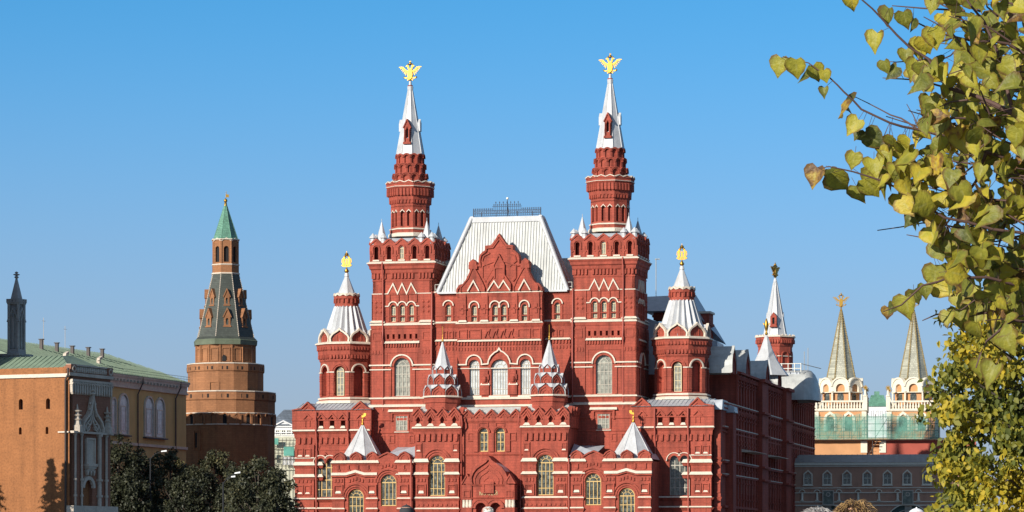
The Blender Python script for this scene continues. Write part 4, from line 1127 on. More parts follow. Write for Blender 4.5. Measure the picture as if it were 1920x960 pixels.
# ---------------------------------------------------------------- low bays with tents
VL = -6.5
zl = lambda py: Z(py, 690, VL); ul = lambda px: U(px, VL)
def low_bay(sg):
    T0 = MIR if sg > 0 else I4
    red, wh = MB(T0), MB(T0)
    x0, x1 = ul(623), ul(774)
    A, B = ul(667.5), ul(728.5)
    red.box(x0 + 0.05, x1, VL + 0.5, 0.0, 0, zl(868))
    red.panel(rect(x0, x1, 0, zl(866)), [arch(A, 1.5, zl(932), 1.98, 12), arch(B, zl(949), zl(905), 1.98, 12)], VL, 0.5)
    # ledges, broken by the arches
    for a, b in ((623, 709), (743, 774)):
        cw(zl(868), zl(863), ul(a), ul(b), VL, 0.32, wh); rc(zl(873), zl(868), ul(a), ul(b), VL, 0.02, 0.2, red)
    zig = [(ul(622), zl(888.5)), (ul(650), zl(888.5)), (ul(667.5), zl(883.5)), (ul(684), zl(888.5)), (ul(708), zl(888.5))]
    wh.ribbon(zig, 0.32, VL - 0.36, VL)
    red.ribbon([(x, z - 0.28) for x, z in zig], 0.2, VL - 0.24, VL)
    cw(zl(890.5), zl(886), ul(745), ul(771), VL, 0.32, wh); rc(zl(895), zl(890.5), ul(745), ul(771), VL, 0.02, 0.2, red)
    for a, b in ((624, 646), (688, 708), (746, 770)):
        c = (ul(a) + ul(b)) / 2
        red.box(ul(a), ul(b), VL - 0.16, VL, 0, zl(896))
        for i in (-1, 0, 1): red.box(c + 0.42 * i - 0.12, c + 0.42 * i + 0.12, VL - 0.28, VL - 0.16, zl(904), zl(898))
        red.ribbon(rect(c - 0.52, c + 0.52, zl(928), zl(910)), 0.16, VL - 0.32, VL - 0.16, closed=True)
        cw(zl(925), zl(920.5), c - 0.28, c + 0.28, VL - 0.16, 0.16, wh)
        cw(zl(935.5), zl(933), ul(a), ul(b), VL - 0.16, 0.18, wh); rc(zl(940), zl(935.5), ul(a), ul(b), VL - 0.16, 0.0, 0.16, red)
        cw(zl(954.5), zl(952), ul(a), ul(b), VL - 0.16, 0.18, wh); rc(zl(960), zl(954.5), ul(a), ul(b), VL - 0.16, 0.0, 0.16, red)
    for px in (634, 653, 671, 690, 757):
        red.box(ul(px) - 0.12, ul(px) + 0.12, VL - 0.16, VL, zl(881), zl(872))
        red.box(ul(px) - 0.05, ul(px) + 0.3, VL - 0.1, VL, zl(883), zl(880))
    for c, z in ((A, 932), (B, 905)):
        red.ribbon(arc(c, zl(z), 1.66, 14), 0.2, VL - 0.22, VL)
        red.ribbon(arc(c, zl(z), 1.36, 14), 0.2, VL - 0.14, VL)
        red.ribbon(arc(c, zl(z), 1.1, 14), 0.16, VL - 0.07, VL)
    for i in range(5):
        for c, zz in ((A, 897), (B, 871)):
            x = c + (i - 2) * 0.42; dz = abs(i - 2) * 0.13
            red.box(x - 0.12, x + 0.12, VL - 0.14, VL, zl(zz + 3.5) - dz, zl(zz - 2.5) - dz)
    # onion gablets over the tent half, a broad pediment over the other
    for c, w in ((636, 23), (667.5, 22), (698, 21), (758.5, 22)):
        o = [(ul(c - w / 2), zl(863)), (ul(c - w / 2), zl(857)), (ul(c - w * 0.33), zl(852)), (ul(c), zl(848)), (ul(c + w * 0.33), zl(852)), (ul(c + w / 2), zl(857)), (ul(c + w / 2), zl(863))]
        red.prism(o, VL - 0.1, VL + 0.7); red.ribbon(o[1:-1], 0.15, VL - 0.24, VL + 0.7)
        red.ribbon([(ul(c) + (x - ul(c)) * 0.62, zl(863) + (z - zl(863)) * 0.68) for x, z in o], 0.1, VL - 0.18, VL)
    o = [(ul(705), zl(872)), (ul(709), zl(858)), (ul(719), zl(852.5)), (ul(727), zl(849)), (ul(737), zl(853)), (ul(747), zl(859)), (ul(748), zl(872))]
    red.prism(o, VL - 0.08, VL + 0.6); red.ribbon(o[1:-1], 0.18, VL - 0.28, VL + 0.6)
    lb = red.build('low_bay', M['red'], mus); wh.build('trim', M['white'], lb)
    r = MB(T0)
    r.hexa([(x0, VL, zl(864)), (x1, VL, zl(864)), (x1, -1.0, zl(864)), (x0, -1.0, zl(864))], [(x0 + 0.5, VL + 2, zl(857)), (x1, VL + 2, zl(857)), (x1, -1.0, zl(852)), (x0 + 0.5, -1.0, zl(852))])
    # lean-to roof rising towards the middle block
    a = ul(728); b = ul(774)
    r.add([(a - 0.3, VL + 0.6, zl(852)), (b, VL + 0.6, zl(858)), (b, -1, zl(836)), (a - 0.3, -1, zl(836)), (b, VL + 3.5, zl(833)), (a - 0.3, VL + 0.7, zl(851))], [(0, 1, 4), (0, 4, 2), (0, 2, 3)])
    r.build('roof', M['roof_grey'], lb)
    t = MB(T0); tx, ty = U(680, -3.0), -3.0
    zt_ = lambda py: Z(py, 680, -3.0)
    t.lathe([(2.55, zt_(864)), (2.45, zt_(859)), (2.3, zt_(857)), (0.1, zt_(797))], 8, tx, ty)
    c_ = 1 / math.cos(PI / 8)
    for k in range(8):
        a_ = R(22.5 + 45 * k)
        t.tube([(tx + 2.3 * c_ * math.cos(a_), ty + 2.3 * c_ * math.sin(a_), zt_(857)), (tx + 0.1 * math.cos(a_), ty + 0.1 * math.sin(a_), zt_(797))], 0.06, 4)
    to = t.build('tent_roof', M['spire'], lb)
    e = MB(T0)
    e.lathe([(0.14, zt_(798)), (0.2, zt_(795)), (0.08, zt_(791)), (0.15, zt_(788)), (0.05, zt_(784))], 8, tx, ty, smooth=True)
    e.tube([(tx, ty, zt_(785)), (tx, ty, zt_(774))], 0.04, 5)
    e.prism([(tx - 0.1, zt_(783)), (tx - 0.1, zt_(779)), (tx + 0.1, zt_(779)), (tx + 0.2, zt_(774.5)), (tx + 0.5, zt_(775)), (tx + 0.45, zt_(780)), (tx + 0.2, zt_(782))], ty - 0.12, ty + 0.12)
    e.build('vane_finial', M['gold'], lb)
    win(T0, A, 1.6, zl(932), 1.96, VL + 0.28, M['frame_yellow'], M['glass_dark'], 3, (0.5, 0.86), 0.10, fan=True)
    win(T0, B, zl(948.7), zl(905), 1.96, VL + 0.28, M['frame_yellow'], M['glass_dark'], 3, (0.28,), 0.10, fan=True)
low_bay(-1); low_bay(1)

# ---------------------------------------------------------------- rain pipes
def pipe(pts, parent=mus):
    m = MB(); m.tube(pts, 0.1, 6); return m.build('rain_pipe', M['red_pipe'], parent)
for q in (-1, 1):
    x = q * (abs(U(812.5, 0)) + 0.15)
    pipe([(x, -0.15, zL(548)), (x, -0.15, zL(600)), (x, -0.4, zL(612)), (x, -0.4, zL(760))])
    x = q * abs(U(594.5, VW)); pipe([(x, VW - 0.15, 1), (x, VW - 0.5, zw(880)), (x, VW - 0.2, zw(830)), (x, VW - 0.62, zw(805)), (x, VW - 0.62, zw(772))])
    x = q * abs(U(772, VL)); pipe([(x, VL - 0.35, 1), (x, VL - 0.35, zl(862))])
    x = q * (abs(U(867, VF)) + 0.12); pipe([(x, VF - 0.1, 1), (x, VF - 0.1, zf(806)), (x - q * 0.2, VF - 0.45, zf(796)), (x - q * 0.1, VF - 0.45, zf(780))])
    x = q * abs(U(654, VW)); pipe([(x, VW - 0.15, zw(860)), (x, VW - 0.2, zw(830)), (x, VW - 0.62, zw(805)), (x, VW - 0.62, zw(772))])
    x = q * abs(U(718.5, 0.0)); pipe([(x, -0.12, zL(770)), (x, -0.12, zL(655)), (x, -0.5, zL(640)), (x, -0.2, zL(622)), (x, -0.12, zL(530)), (x, -0.5, zL(500)), (x, -0.5, zL(492))])

# ---------------------------------------------------------------- flank: the long side wall and what stands on its roof
UR = U(1352, 0.2)
SV = 12.0
sd = lambda px: 400 * (px - 1352) / (2361 - px) + 0.2      # depth along the flank of a picture column
zs_ = lambda py: Z(py, 1380, SV)
red, wh = MB(), MB()
zt1 = zs_(694)
LEN = sd(1526)
red.box(U(1323, 0), UR - 0.02, 0.2, 13.0, 0, Z(768, 1340, 0.2))         # lower corner piece beside the wing
red.box(UR - 24, UR - 0.5, SV, LEN, 0, zt1 - 0.4)
red.box(U(1339, 0.0), UR, -0.1, 1.3, 0, Z(806, 1345, 0.2))
zx = lambda py: Z(py, 1345, 0.2)
for (a, b) in ((872.5, 866), (894.5, 889)):
    cw(zx(a - 6), zx(b - 6), U(1338, 0), UR, -0.1, 0.34); rc(zx(a), zx(a - 6), U(1338, 0), UR, -0.1, 0.02, 0.22)
for py in (857, 931, 949):
    cw(zx(py + 1), zx(py - 1), U(1338, 0), UR, -0.1, 0.2); rc(zx(py + 6), zx(py + 1), U(1338, 0), UR, -0.1, 0.02, 0.18)
red.ribbon(rect(U(1341, 0), UR - 0.1, zx(923), zx(905)), 0.14, -0.22, -0.1, closed=True)
T = TR((UR, 0, 0)) @ RZ(PI / 2)
red.T = wh.T = T
red.panel(rect(1.3, LEN, 0, Z(760, 1352, 0.2)), [], 0, 0.3)
zlow = Z(757, 1352, 0.2)
# openings in the flank: pairs of tall windows between pilasters
groups = []
v = 16.0
while v < LEN - 6:
    groups.append(v); v += 4.6
hol, wlist = [], []
for i, v in enumerate(groups):
    for d in (-0.9, 0.9):
        hol.append(arch(v + d, zs_(752), zs_(730), 0.95, 8)); wlist.append((v + d, zs_(752), zs_(730), 0.93))
red.panel(rect(SV, LEN, zlow - 0.5, zt1), hol, 0.0, 0.5)
hol2 = []
red2 = []
for i, v in enumerate(groups):
    for d in (-0.9, 0.9):
        red2.append((v + d, zs_(852), zs_(815), 1.05))
        red2.append((v + d, zs_(925), zs_(893), 1.05))
for (py, h, pr) in ((697, 4, 0.6), (704, 3, 0.35), (762, 3, 0.35), (770, 3, 0.25), (806, 3, 0.3), (814, 2.5, 0.25), (868, 4, 0.4), (893, 3.5, 0.35), (950, 4, 0.35)):
    red.box(SV if py < 760 else 1.3, LEN, -pr, 0.02, zs_(py + h), zs_(py))
for (py, pr) in ((761, 0.4), (805, 0.34), (867, 0.46), (892, 0.4)):
    wh.box(SV if py < 760 else 1.3, LEN, -pr, -0.01, zs_(py + 1.2), zs_(py - 0.4))
v = SV
while v < LEN:
    red.box(v - 0.32, v + 0.32, -0.26, 0.05, 0, zt1 - 0.5)
    for py in (716, 722, 778, 786, 826, 834, 880, 905, 936): red.box(v - 0.4, v + 0.4, -0.38, 0, zs_(py + 2), zs_(py))
    v += 2.3
n = int((LEN - SV) / 0.8)
for i in range(n):
    v = SV + 0.4 + i * 0.8
    red.box(v - 0.18, v + 0.18, -0.42, 0, zs_(712), zs_(705))
    red.box(v - 0.18, v + 0.18, -0.3, 0, zs_(777), zs_(771))
for v, d in ((28, 5), (50, 5)):           # projecting bays on the flank
    red.box(v, v + d, -0.9, 0.2, 0, zs_(700)); red.box(v - 0.2, v + d + 0.2, -1.3, 0.1, zs_(704), zs_(698))
    for py in (762, 806, 868, 893): red.box(v - 0.1, v + d + 0.1, -1.25, 0.1, zs_(py + 4), zs_(py))
for i, (v, z0, z1, w) in enumerate(red2):
    red.ribbon([(v - w / 2 - 0.1, z0), (v - w / 2 - 0.1, z1)] + arc(v, z1, w / 2 + 0.1, 8) + [(v + w / 2 + 0.1, z1), (v + w / 2 + 0.1, z0)], 0.2, -0.2, 0)
for v in (15, 34.5):
    wh.hexa([(v, -2.0, zs_(846)), (v + 10, -2.0, zs_(846)), (v + 10, 0, zs_(846)), (v, 0, zs_(846))], [(v, -1.9, zs_(845)), (v + 10, -1.9, zs_(845)), (v + 10, 0, zs_(840)), (v, 0, zs_(840))])
fl = red.build('flank', M['red'], mus); wh.build('trim', M['white'], fl)
for (v, z0, z1, w) in wlist: win(T, v, z0, z1, w, 0.3, M['frame_cream'], M['glass_dark'], 1, (0.5,), 0.1)
for (v, z0, z1, w) in red2: win(T, v, z0, z1, w, -0.03, M['frame_cream'], M['glass_dark'], 1, (0.33, 0.66), 0.1)
# white lead roofs on the corner pieces
r = MB()
for (xa, xb2, va, py0, py1) in ((1325, 1352, -0.3, 768, 750),):
    r.hexa([(U(xa, 0), va, zx(py0)), (UR + 0.2, va, zx(py0)), (UR + 0.2, 4, zx(py0)), (U(xa, 0), 4, zx(py0))], [(U(xa, 0), va + 1.6, zx(py1)), (UR + 0.2, va + 0.5, zx(py1 - 1)), (UR + 0.2, 4, zx(py1)), (U(xa, 0), 4, zx(py1))])
r.T = T
r.hexa([(4, -1.1, zx(771)), (6.5, -1.1, zx(771)), (6.5, 0, zx(771)), (4, 0, zx(771))], [(4.2, -1.0, zx(760)), (6.5, -1.0, zx(760)), (6.5, 0, zx(754)), (4.2, 0, zx(754))])
r.box(4, 6.4, -0.9, 0.1, 0, zx(772), 1)
# long roof behind the parapet, with metal barrel dormers behind the flank's gables
r.T = I4
zr = zs_(645)
r.hexa([(UR - 24, SV, zt1 - 0.4), (UR - 0.3, SV, zt1 - 0.4), (UR - 0.3, LEN - 12, zt1 - 0.4), (UR - 24, LEN - 12, zt1 - 0.4)], [(UR - 18, SV + 1, zr), (UR - 7, SV + 1, zr), (UR - 7, LEN - 14, zr), (UR - 18, LEN - 14, zr)])
r.build('roof', [M['roof_grey'], M['red']], fl)
def barrel(v, w, h, z0, deep, steep=0.75):
    """onion gable facing sideways with a metal roof of the same outline running back from it"""
    Tb = TR((UR - 0.2, v, 0)) @ RZ(PI / 2)
    m = MB(Tb); o = [(x, z) for x, z in ogee(0, z0, w, h, 1.02)]; n = len(o)
    m.add([(x, -0.35, z) for x, z in o] + [(x, deep, z) for x, z in o], [(i, i + 1, n + i + 1, n + i) for i in range(n - 1)])
    m.add([(x * 1.04, -0.45, z + 0.08) for x, z in o] + [(x * 1.04, -0.1, z + 0.08) for x, z in o], [(i, i + 1, n + i + 1, n + i) for i in range(n - 1)])
    b = m.build('barrel_dormer', M['roof_white'], fl)
    g_ = MB(Tb); g_.prism([(x * 0.95, z) for x, z in o], -0.3, 0.3); g_.ribbon([(x * 0.7, z0 + (z - z0) * 0.7) for x, z in o], 0.2, -0.45, -0.3)
    g_.build('gable_wall', M['red'], b)
for pxa, pxb, top in ((1352, 1378, 649), (1381, 1404, 656), (1404, 1441, 676), (1441, 1463, 688)):
    vm = sd(pxb) - 1.6
    barrel(vm, 3.6, Z(top, pxb, vm) - (zt1 - 0.6), zt1 - 0.6, 6.0)
# chimney block and roof edge seen behind the right turret
m = MB()
for (pa, pb, ya, yb, v) in ((1303, 1330, 700, 588, 17.0), (1225, 1243, 600, 573, 17.0)):
    m.box(U(pa, v), U(pb, v), v, v + 3, Z(ya, pa, v), Z(yb, pa, v))
    m.box(U(pa, v) - 0.15, U(pb, v) + 0.15, v - 0.15, v + 3.1, Z(yb + 22, pa, v), Z(yb + 18, pa, v))
ch = m.build('chimney', M['red'], mus)
c2 = MB()
for (pa, pb, yb, v) in ((1303, 1330, 588, 17.0), (1225, 1243, 573, 17.0)):
    c2.box(U(pa, v) - 0.2, U(pb, v) + 0.2, v - 0.2, v + 3.1, Z(yb, pa, v), Z(yb - 4, pa, v))
c2.build('chimney_cap', M['white'], ch)
rb = MB(); v = 14.5
rb.hexa([(U(1195, v), v, 8), (U(1345, v), v, 8), (U(1345, v), v + 7, 8), (U(1195, v), v + 7, 8)], [(U(1195, v), v, Z(590, 1230, v)), (U(1345, v), v, Z(640, 1330, v)), (U(1340, v), v + 7, Z(640, 1330, v)), (U(1195, v), v + 7, Z(590, 1230, v))])
rb.hexa([(U(1203, v), v, Z(583, 1230, v)), (U(1300, v), v, Z(583, 1230, v)), (U(1345, v), v + 7, Z(640, 1330, v)), (U(1203, v), v + 7, Z(583, 1230, v))],
        [(U(1203, v), v + 4, Z(551, 1230, v)), (U(1272, v), v + 4, Z(548, 1290, v)), (U(1290, v), v + 6, Z(546, 1290, v)), (U(1203, v), v + 6, Z(551, 1230, v))])
rb.build('rear_roof', M['roof_grey'], mus)
an = MB(); v = 24; x = U(1230, v)
an.tube([(x, v, Z(560, 1230, v)), (x, v, Z(485, 1230, v))], 0.05, 5); an.tube([(x - 0.15, v, Z(486, 1230, v)), (x + 0.5, v, Z(486, 1230, v))], 0.06, 5)
for k in range(4): an.tube([(x + 0.1 * k, v - 0.3, Z(486, 1230, v)), (x + 0.1 * k, v + 0.3, Z(486, 1230, v))], 0.02, 4)
an.build('roof_antenna', M['frame_grey'], mus)

# ---------------------------------------------------------------- rear tower and silver dome
VR = 66.0
zr_ = lambda py: Z(py, 1453, VR); us = lambda px: U(px, VR)
kr = 1 / (us(1454) - us(1453))
T0 = TR((us(1453.5), VR, 0))
red, wh, sp = MB(T0), MB(T0), MB(T0)
ap = 30 / kr
red.lathe([(ap, zr_(706)), (ap, zr_(652)), (ap + 0.1, zr_(650)), (ap + 0.15, zr_(645)), (ap + 0.3, zr_(640)), (ap + 0.35, zr_(631))], 8)
for k in range(8):
    red.T = wh.T = T0 @ RZ(k * PI / 4)
    w = 2 * ap * math.tan(PI / 8)
    red.ribbon([(-w * 0.3, zr_(682)), (-w * 0.3, zr_(668))] + arc(0, zr_(668), w * 0.3, 8) + [(w * 0.3, zr_(682))], 0.16, -ap - 0.16, -ap)
    wh.box(-w / 2 - 0.05, w / 2 + 0.05, -ap - 0.14, -ap, zr_(670), zr_(668.5))
    for i in range(5): red.box(-w / 2 + w * (i + 0.5) / 5 - 0.12, -w / 2 + w * (i + 0.5) / 5 + 0.12, -ap - 0.42, -ap - 0.1, zr_(645), zr_(638))
    for i in range(3): wh.prism([(-w / 2 + w * i / 3, zr_(632.5)), (-w / 2 + w * (i + 0.5) / 3, zr_(628.5)), (-w / 2 + w * (i + 1) / 3, zr_(632.5))], -ap - 0.45, -ap - 0.2)
wh.T = T0
wh.lathe([(ap + 0.3, zr_(634)), (ap + 0.48, zr_(633.5)), (ap + 0.45, zr_(631.5)), (ap - 0.5, zr_(630))], 8)
sp.lathe([(20.5 / kr, zr_(631)), (20 / kr, zr_(628)), (3 / kr, zr_(530)), (3.4 / kr, zr_(528)), (2 / kr, zr_(522))], 8)
c_ = 1 / math.cos(PI / 8)
for k in range(8):
    a = R(22.5 + 45 * k)
    sp.tube([(20 / kr * c_ * math.cos(a), 20 / kr * c_ * math.sin(a), zr_(628)), (3 / kr * c_ * math.cos(a), 3 / kr * c_ * math.sin(a), zr_(530))], 0.08, 4)
for k in (2, 4, 6):
    sp.T = T0 @ RZ(k * PI / 4); sp.prism([(-0.4, zr_(598)), (-0.4, zr_(591)), (0, zr_(586)), (0.4, zr_(591)), (0.4, zr_(598))], -16 / kr, -8 / kr)
b = red.build('rear_tower', M['red'], mus); wh.build('trim', M['white'], b); sp.build('spire', M['spire'], b)
d = MB(T0); d.panel([(-0.45, zr_(613)), (-0.45, zr_(595)), (0, zr_(587)), (0.45, zr_(595)), (0.45, zr_(613))], [rect(-0.16, 0.16, zr_(609), zr_(597))], -1.75, 0.9); d.box(-0.55, 0.55, -1.9, -1.2, zr_(614.5), zr_(612.5)); d.box(-0.16, 0.16, -1.5, -1.45, zr_(609), zr_(597), 1)
d.build('dormer', [M['red'], M['dark']], b)
eagle(T0 @ TR((0, 0, zr_(519))) @ RZ(R(66)), 1.9, b)
# silver dome with a railed deck
m = MB(); v = 57.0
zz = lambda py: Z(py, 1490, v); x0, x1 = U(1440, v), U(1531, v)
rad = zz(693) - zz(752)
cyl = [(math.cos(PI * k / 16), math.sin(PI * k / 16)) for k in range(17)]
# barrel roof running along the rear front, closed by a rounded end
xm = x1 - 1.7
pts = []
for xx, rr_ in ((x0, 1.0), (xm, 1.0)):
    pts += [(xx, v + 4 - c * rad * 1.05, zz(750) + s * rad * rr_) for c, s in cyl]
m.add(pts, [(i, i + 1, 18 + i, 17 + i) for i in range(16)], smooth=True)
pts = []
for j in range(7):
    a = PI / 2 * j / 6
    pts += [(xm + 1.7 * math.sin(a), v + 4 - c * rad * 1.05 * math.cos(a), zz(750) + s * rad * math.cos(a)) for c, s in cyl]
m.add(pts, [(j * 17 + i, j * 17 + i + 1, (j + 1) * 17 + i + 1, (j + 1) * 17 + i) for j in range(6) for i in range(16)], smooth=True)
do = m.build('silver_dome', M['roof_white'], mus)
rl = MB()
for i in range(9):
    x = U(1404, v) + (U(1500, v) - U(1404, v)) * i / 8; rl.tube([(x, v + 1, zz(697)), (x, v + 1, zz(680))], 0.07, 4)
for py in (681, 690): rl.tube([(U(1404, v), v + 1, zz(py)), (U(1500, v), v + 1, zz(py))], 0.06, 4)
rl.tube([(U(1500, v), v + 1, zz(681)), (U(1500, v) + 2, v + 7, zz(686))], 0.06, 4)
rl.build('roof_railing', M['frame_white'], mus)
dk = MB(); dk.box(U(1404, v), U(1496, v), v + 1.5, v + 16, zz(740), zz(697)); dk.build('roof_deck', M['roof_grey'], mus)
for px, top in ((1508, 655), (1515, 648)):
    a = MB(); x = U(px, v + 5); a.tube([(x, v + 5, zz(700)), (x, v + 5, zz(top))], 0.04, 4); a.build('roof_antenna', M['frame_grey'], mus)
# curved white tent with a gilded figure, in front of the rear tower
VT = 48.0
m = MB(); x = U(1437, VT); zz = lambda py: Z(py, 1437, VT)
m.lathe([(3.0, zz(705)), (2.4, zz(694)), (1.5, zz(676)), (0.8, zz(655)), (0.25, zz(632)), (0.1, zz(628))], 8, x, VT)
tt = m.build('curved_tent_roof', M['spire'], mus)
e = MB(); e.lathe([(0.1, zz(629)), (0.22, zz(626)), (0.1, zz(622)), (0.2, zz(617)), (0.3, zz(610)), (0.2, zz(603)), (0.05, zz(597))], 8, x, VT, smooth=True)
e.ribbon([(x - 0.45, zz(606)), (x, zz(613)), (x + 0.45, zz(606))], 0.15, VT - 0.1, VT + 0.1); e.build('figure_finial', M['gold'], tt)

# ================================================================ what stands round the museum
class Frame:                              # an upright plane standing in the square: picture spot -> (x along it, z)
    def __init__(s, px, Y, yaw):
        s.X0, s.Y0, s.a = (px - 960) / FPX * Y, Y, R(yaw)
        s.c, s.s = math.cos(s.a), math.sin(s.a)
    def q(s, px, py, v=0.0):
        k = (px - 960) / FPX
        # local axes: x = (c, s), y = (-s, c)
        Y = (v + s.Y0 * s.c - s.X0 * s.s) / (s.c - k * s.s)
        X = k * Y
        return (X - s.X0) * s.c + (Y - s.Y0) * s.s, EYE + (HOR - py) / FPX * Y
    def x(s, px, v=0.0): return s.q(px, 480, v)[0]
    def z(s, py, px, v=0.0): return s.q(px, py, v)[1]
def wedge(m, x0, x1, y0, y1, z0, z1, p):  # ledge whose foot sticks out by p
    m.hexa([(x0, y0 - p, z0), (x1, y0 - p, z0), (x1, y1, z0), (x0, y1, z0)], [(x0, y0 - p * 0.4, z1), (x1, y0 - p * 0.4, z1), (x1, y1, z1), (x0, y1, z1)])

M['orange'] = mat('orange_brick', (0.35, 0.14, 0.050), 0.9, 0.12, 0.8, brick=(0.3, 0.1, 0.10), streak=0.22, fine=0.28, bump=0.3)
M['tower_brick'] = mat('old_brick', (0.34, 0.15, 0.066), 0.9, 0.16, 0.4, brick=(0.6, 0.25, 0.16), streak=0.25, fine=0.15, bump=0.3)
M['brown'] = mat('brown_brick', (0.31, 0.135, 0.08), 0.9, 0.14, 0.4, brick=(0.55, 0.2, 0.14), fine=0.15)
M['shaded_stone'] = mat('shaded_white_stone', (0.36, 0.35, 0.34), 0.85, 0.15, 1.0, fine=0.2, streak=0.2)  # the pinnacle's white stone, with its shade put into a darker colour
M['stone'] = mat('white_stone', (0.56, 0.48, 0.39), 0.8, 0.12, 1.0, fine=0.2, streak=0.15)
M['green_roof'] = mat('green_sheet_roof', (0.20, 0.27, 0.19), 0.6, 0.12, 0.5, streak=0.2)
M['ochre'] = mat('ochre_plaster', (0.50, 0.355, 0.145), 0.9, 0.1, 0.4, streak=0.15)
M['slate'] = mat('dark_green_slate', (0.060, 0.070, 0.058), 0.6, 0.25, 0.6, brick=(0.4, 0.3, 0.25))
M['verdigris'] = mat('verdigris_tiles', (0.13, 0.30, 0.21), 0.5, 0.25, 0.8, brick=(0.3, 0.25, 0.3))
M['eaves'] = mat('green_eaves', (0.12, 0.145, 0.095), 0.6, 0.15, 1.0, streak=0.2)
M['pipe'] = mat('dark_pipe', (0.06, 0.045, 0.04), 0.6, 0.1)

# ---------------------------------------------------------------- the orange gate tower on the left
NK = Frame(130, 270.0, -24)
nt = thing('gate_tower', 'orange brick tower with white Gothic tracery on its shaded brown side', 'tower', (NK.X0, NK.Y0, 0), NK.a)
TW = 6.64
zn = lambda py, px=130: NK.z(py, px)
red, wh = MB(), MB()
ztop = zn(688)
slits = []
for px, ya, yb, w in ((39, 748, 766, 9), (90, 748, 766, 9), (38, 800, 813, 6), (88, 800, 813, 6)):
    x = NK.x(px); ww = w / 22.2
    slits.append(arch(x, zn(yb), zn(ya) - 0.1, ww, 5))
red.panel(rect(-14, 0, 0, ztop), slits, 0, 0.5)
red.box(-13.9, -0.3, 0.5, TW - 0.1, 0, ztop - 0.1)
wh.box(-14, 0.02, -0.16, 0.0, zn(706.5), zn(700))
wh.box(-1.05, 0.0, -0.14, 0.0, zn(811), zn(808.5))
red.box(-14, 0.05, -0.1, 0.0, zn(700), zn(692))
body = red.build('orange_wall', M['orange'], nt)
wh.build('trim', M['white'], body)
sl = MB()
for q in slits: sl.add([(x, 0.4, z) for x, z in q], [tuple(range(len(q)))])
sl.build('slit_window', M['dark'], body)
# the shaded face with the tracery
T = RZ(PI / 2)                             # local x runs back along the face, -y looks out of it
br, st = MB(T), MB(T)
sx = lambda px: (lambda k: (k * NK.Y0 - NK.X0) / (-NK.s - k * NK.c))((px - 960) / FPX)     # picture column -> distance back along the face
zb = lambda py, px=168: EYE + (HOR - py) / FPX * (NK.Y0 + NK.c * sx(px))
door = arch(sx(163), 0.1, zb(915), 1.7, 10)
br.panel(rect(0.02, TW, 0, zb(690)), [door], 0, 0.6)
br.box(0.3, TW - 0.1, 0.6, 1.0, 0, zb(700))
st.box(-0.1, TW + 0.1, -0.25, 0.3, zb(708), zb(702))
st.box(-0.05, TW + 0.05, -0.2, 0.3, zb(689), zb(686))
for i in range(16):
    x = 0.9 + 4.9 * i / 15
    st.lathe([(0.1, zb(700)), (0.14, zb(696)), (0.09, zb(690))], 6, x, -0.02)
for c in (0.35, TW - 0.35):
    br.box(c - 0.45, c + 0.45, -0.22, 0.3, zb(702), zb(687))
    st.ribbon([(c + 0.25 * math.cos(k * PI / 4), zb(695) + 0.25 * math.sin(k * PI / 4)) for k in range(8)], 0.1, -0.3, -0.22, closed=True)
n = 17
for i in range(n):                         # hanging fringe of little arches
    x = 0.2 + (TW - 0.4) * i / (n - 1)
    st.prism([(x - 0.15, zb(716)), (x + 0.15, zb(716)), (x + 0.1, zb(738)), (x, zb(742)), (x - 0.1, zb(738))], -0.26, 0.02)
    st.ribbon(arc(x, zb(724), 0.16, 6), 0.08, -0.34, 0.0)
st.box(0.05, TW - 0.05, -0.3, 0.02, zb(718), zb(714))
g0, gw = sx(169), 3.2
flame = [(-0.5, 0), (-0.52, 0.12), (-0.44, 0.28), (-0.3, 0.4), (-0.17, 0.5), (-0.1, 0.62), (-0.05, 0.8), (0, 1)]
flame = flame + [(-x, z) for x, z in flame[-2::-1]]
zg, hg = zb(811), zb(742) - zb(811)
fl_ = [(g0 + x * gw, zg + z * hg) for x, z in flame]
br.prism(fl_, -0.06, 0.1)
st.ribbon(fl_, 0.2, -0.4, 0.0)
for k in (0.75, 0.5): st.ribbon([(g0 + x * gw * k, zg + z * hg * k * 0.9) for x, z in flame], 0.13, -0.25, 0.0)
for q in (-1, 1): st.ribbon([(g0 + q * 0.7 + 0.3 * math.cos(k * PI / 4), zg + 0.45 + 0.3 * math.sin(k * PI / 4)) for k in range(8)], 0.1, -0.25, 0, closed=True)
st.lathe([(0.05, zg + hg), (0.28, zg + hg + 0.12), (0.1, zg + hg + 0.3), (0.24, zg + hg + 0.45), (0.02, zg + hg + 0.6)], 6, g0, -0.2)
for k in (0.45, 0.62, 0.78):
    for q in (-1, 1): st.ball((g0 + q * gw * 0.16 * (1.6 - k), -0.25, zg + hg * k), 0.13, n=6)
for px in (142, 198):
    c = sx(px)
    st.lathe([(0.4, zb(812)), (0.4, zb(800)), (0.3, zb(798)), (0.03, zb(760))], 6, c, -0.15)
    for py in (790, 782, 774): st.lathe([(0.3, zb(py)), (0.36, zb(py - 2)), (0.2, zb(py - 3))], 6, c, -0.15)
for px, r_ in ((139, 0.10), (151, 0.10), (184, 0.19), (197, 0.12)):
    c = sx(px)
    st.tube([(c, -0.12, 0), (c, -0.12, zb(812))], r_, 8)
    for py in (816, 900, 930): st.lathe([(r_ * 1.5, zb(py + 2)), (r_ * 1.5, zb(py - 2))], 8, c, -0.12)
st.box(0.1, TW - 0.1, -0.4, 0.02, zb(814), zb(810))
c = sx(166)
st.box(c - 0.62, c + 0.62, -0.2, 0.02, zb(870), zb(823))
st.ribbon(rect(c - 0.62, c + 0.62, zb(870), zb(823)), 0.14, -0.3, -0.18, closed=True)
for i in range(3): st.box(c - 0.75 + 0.1 * i, c + 0.75 - 0.1 * i, -0.5 + 0.1 * i, 0.02, zb(875 + 4 * i), zb(870 + 4 * i))
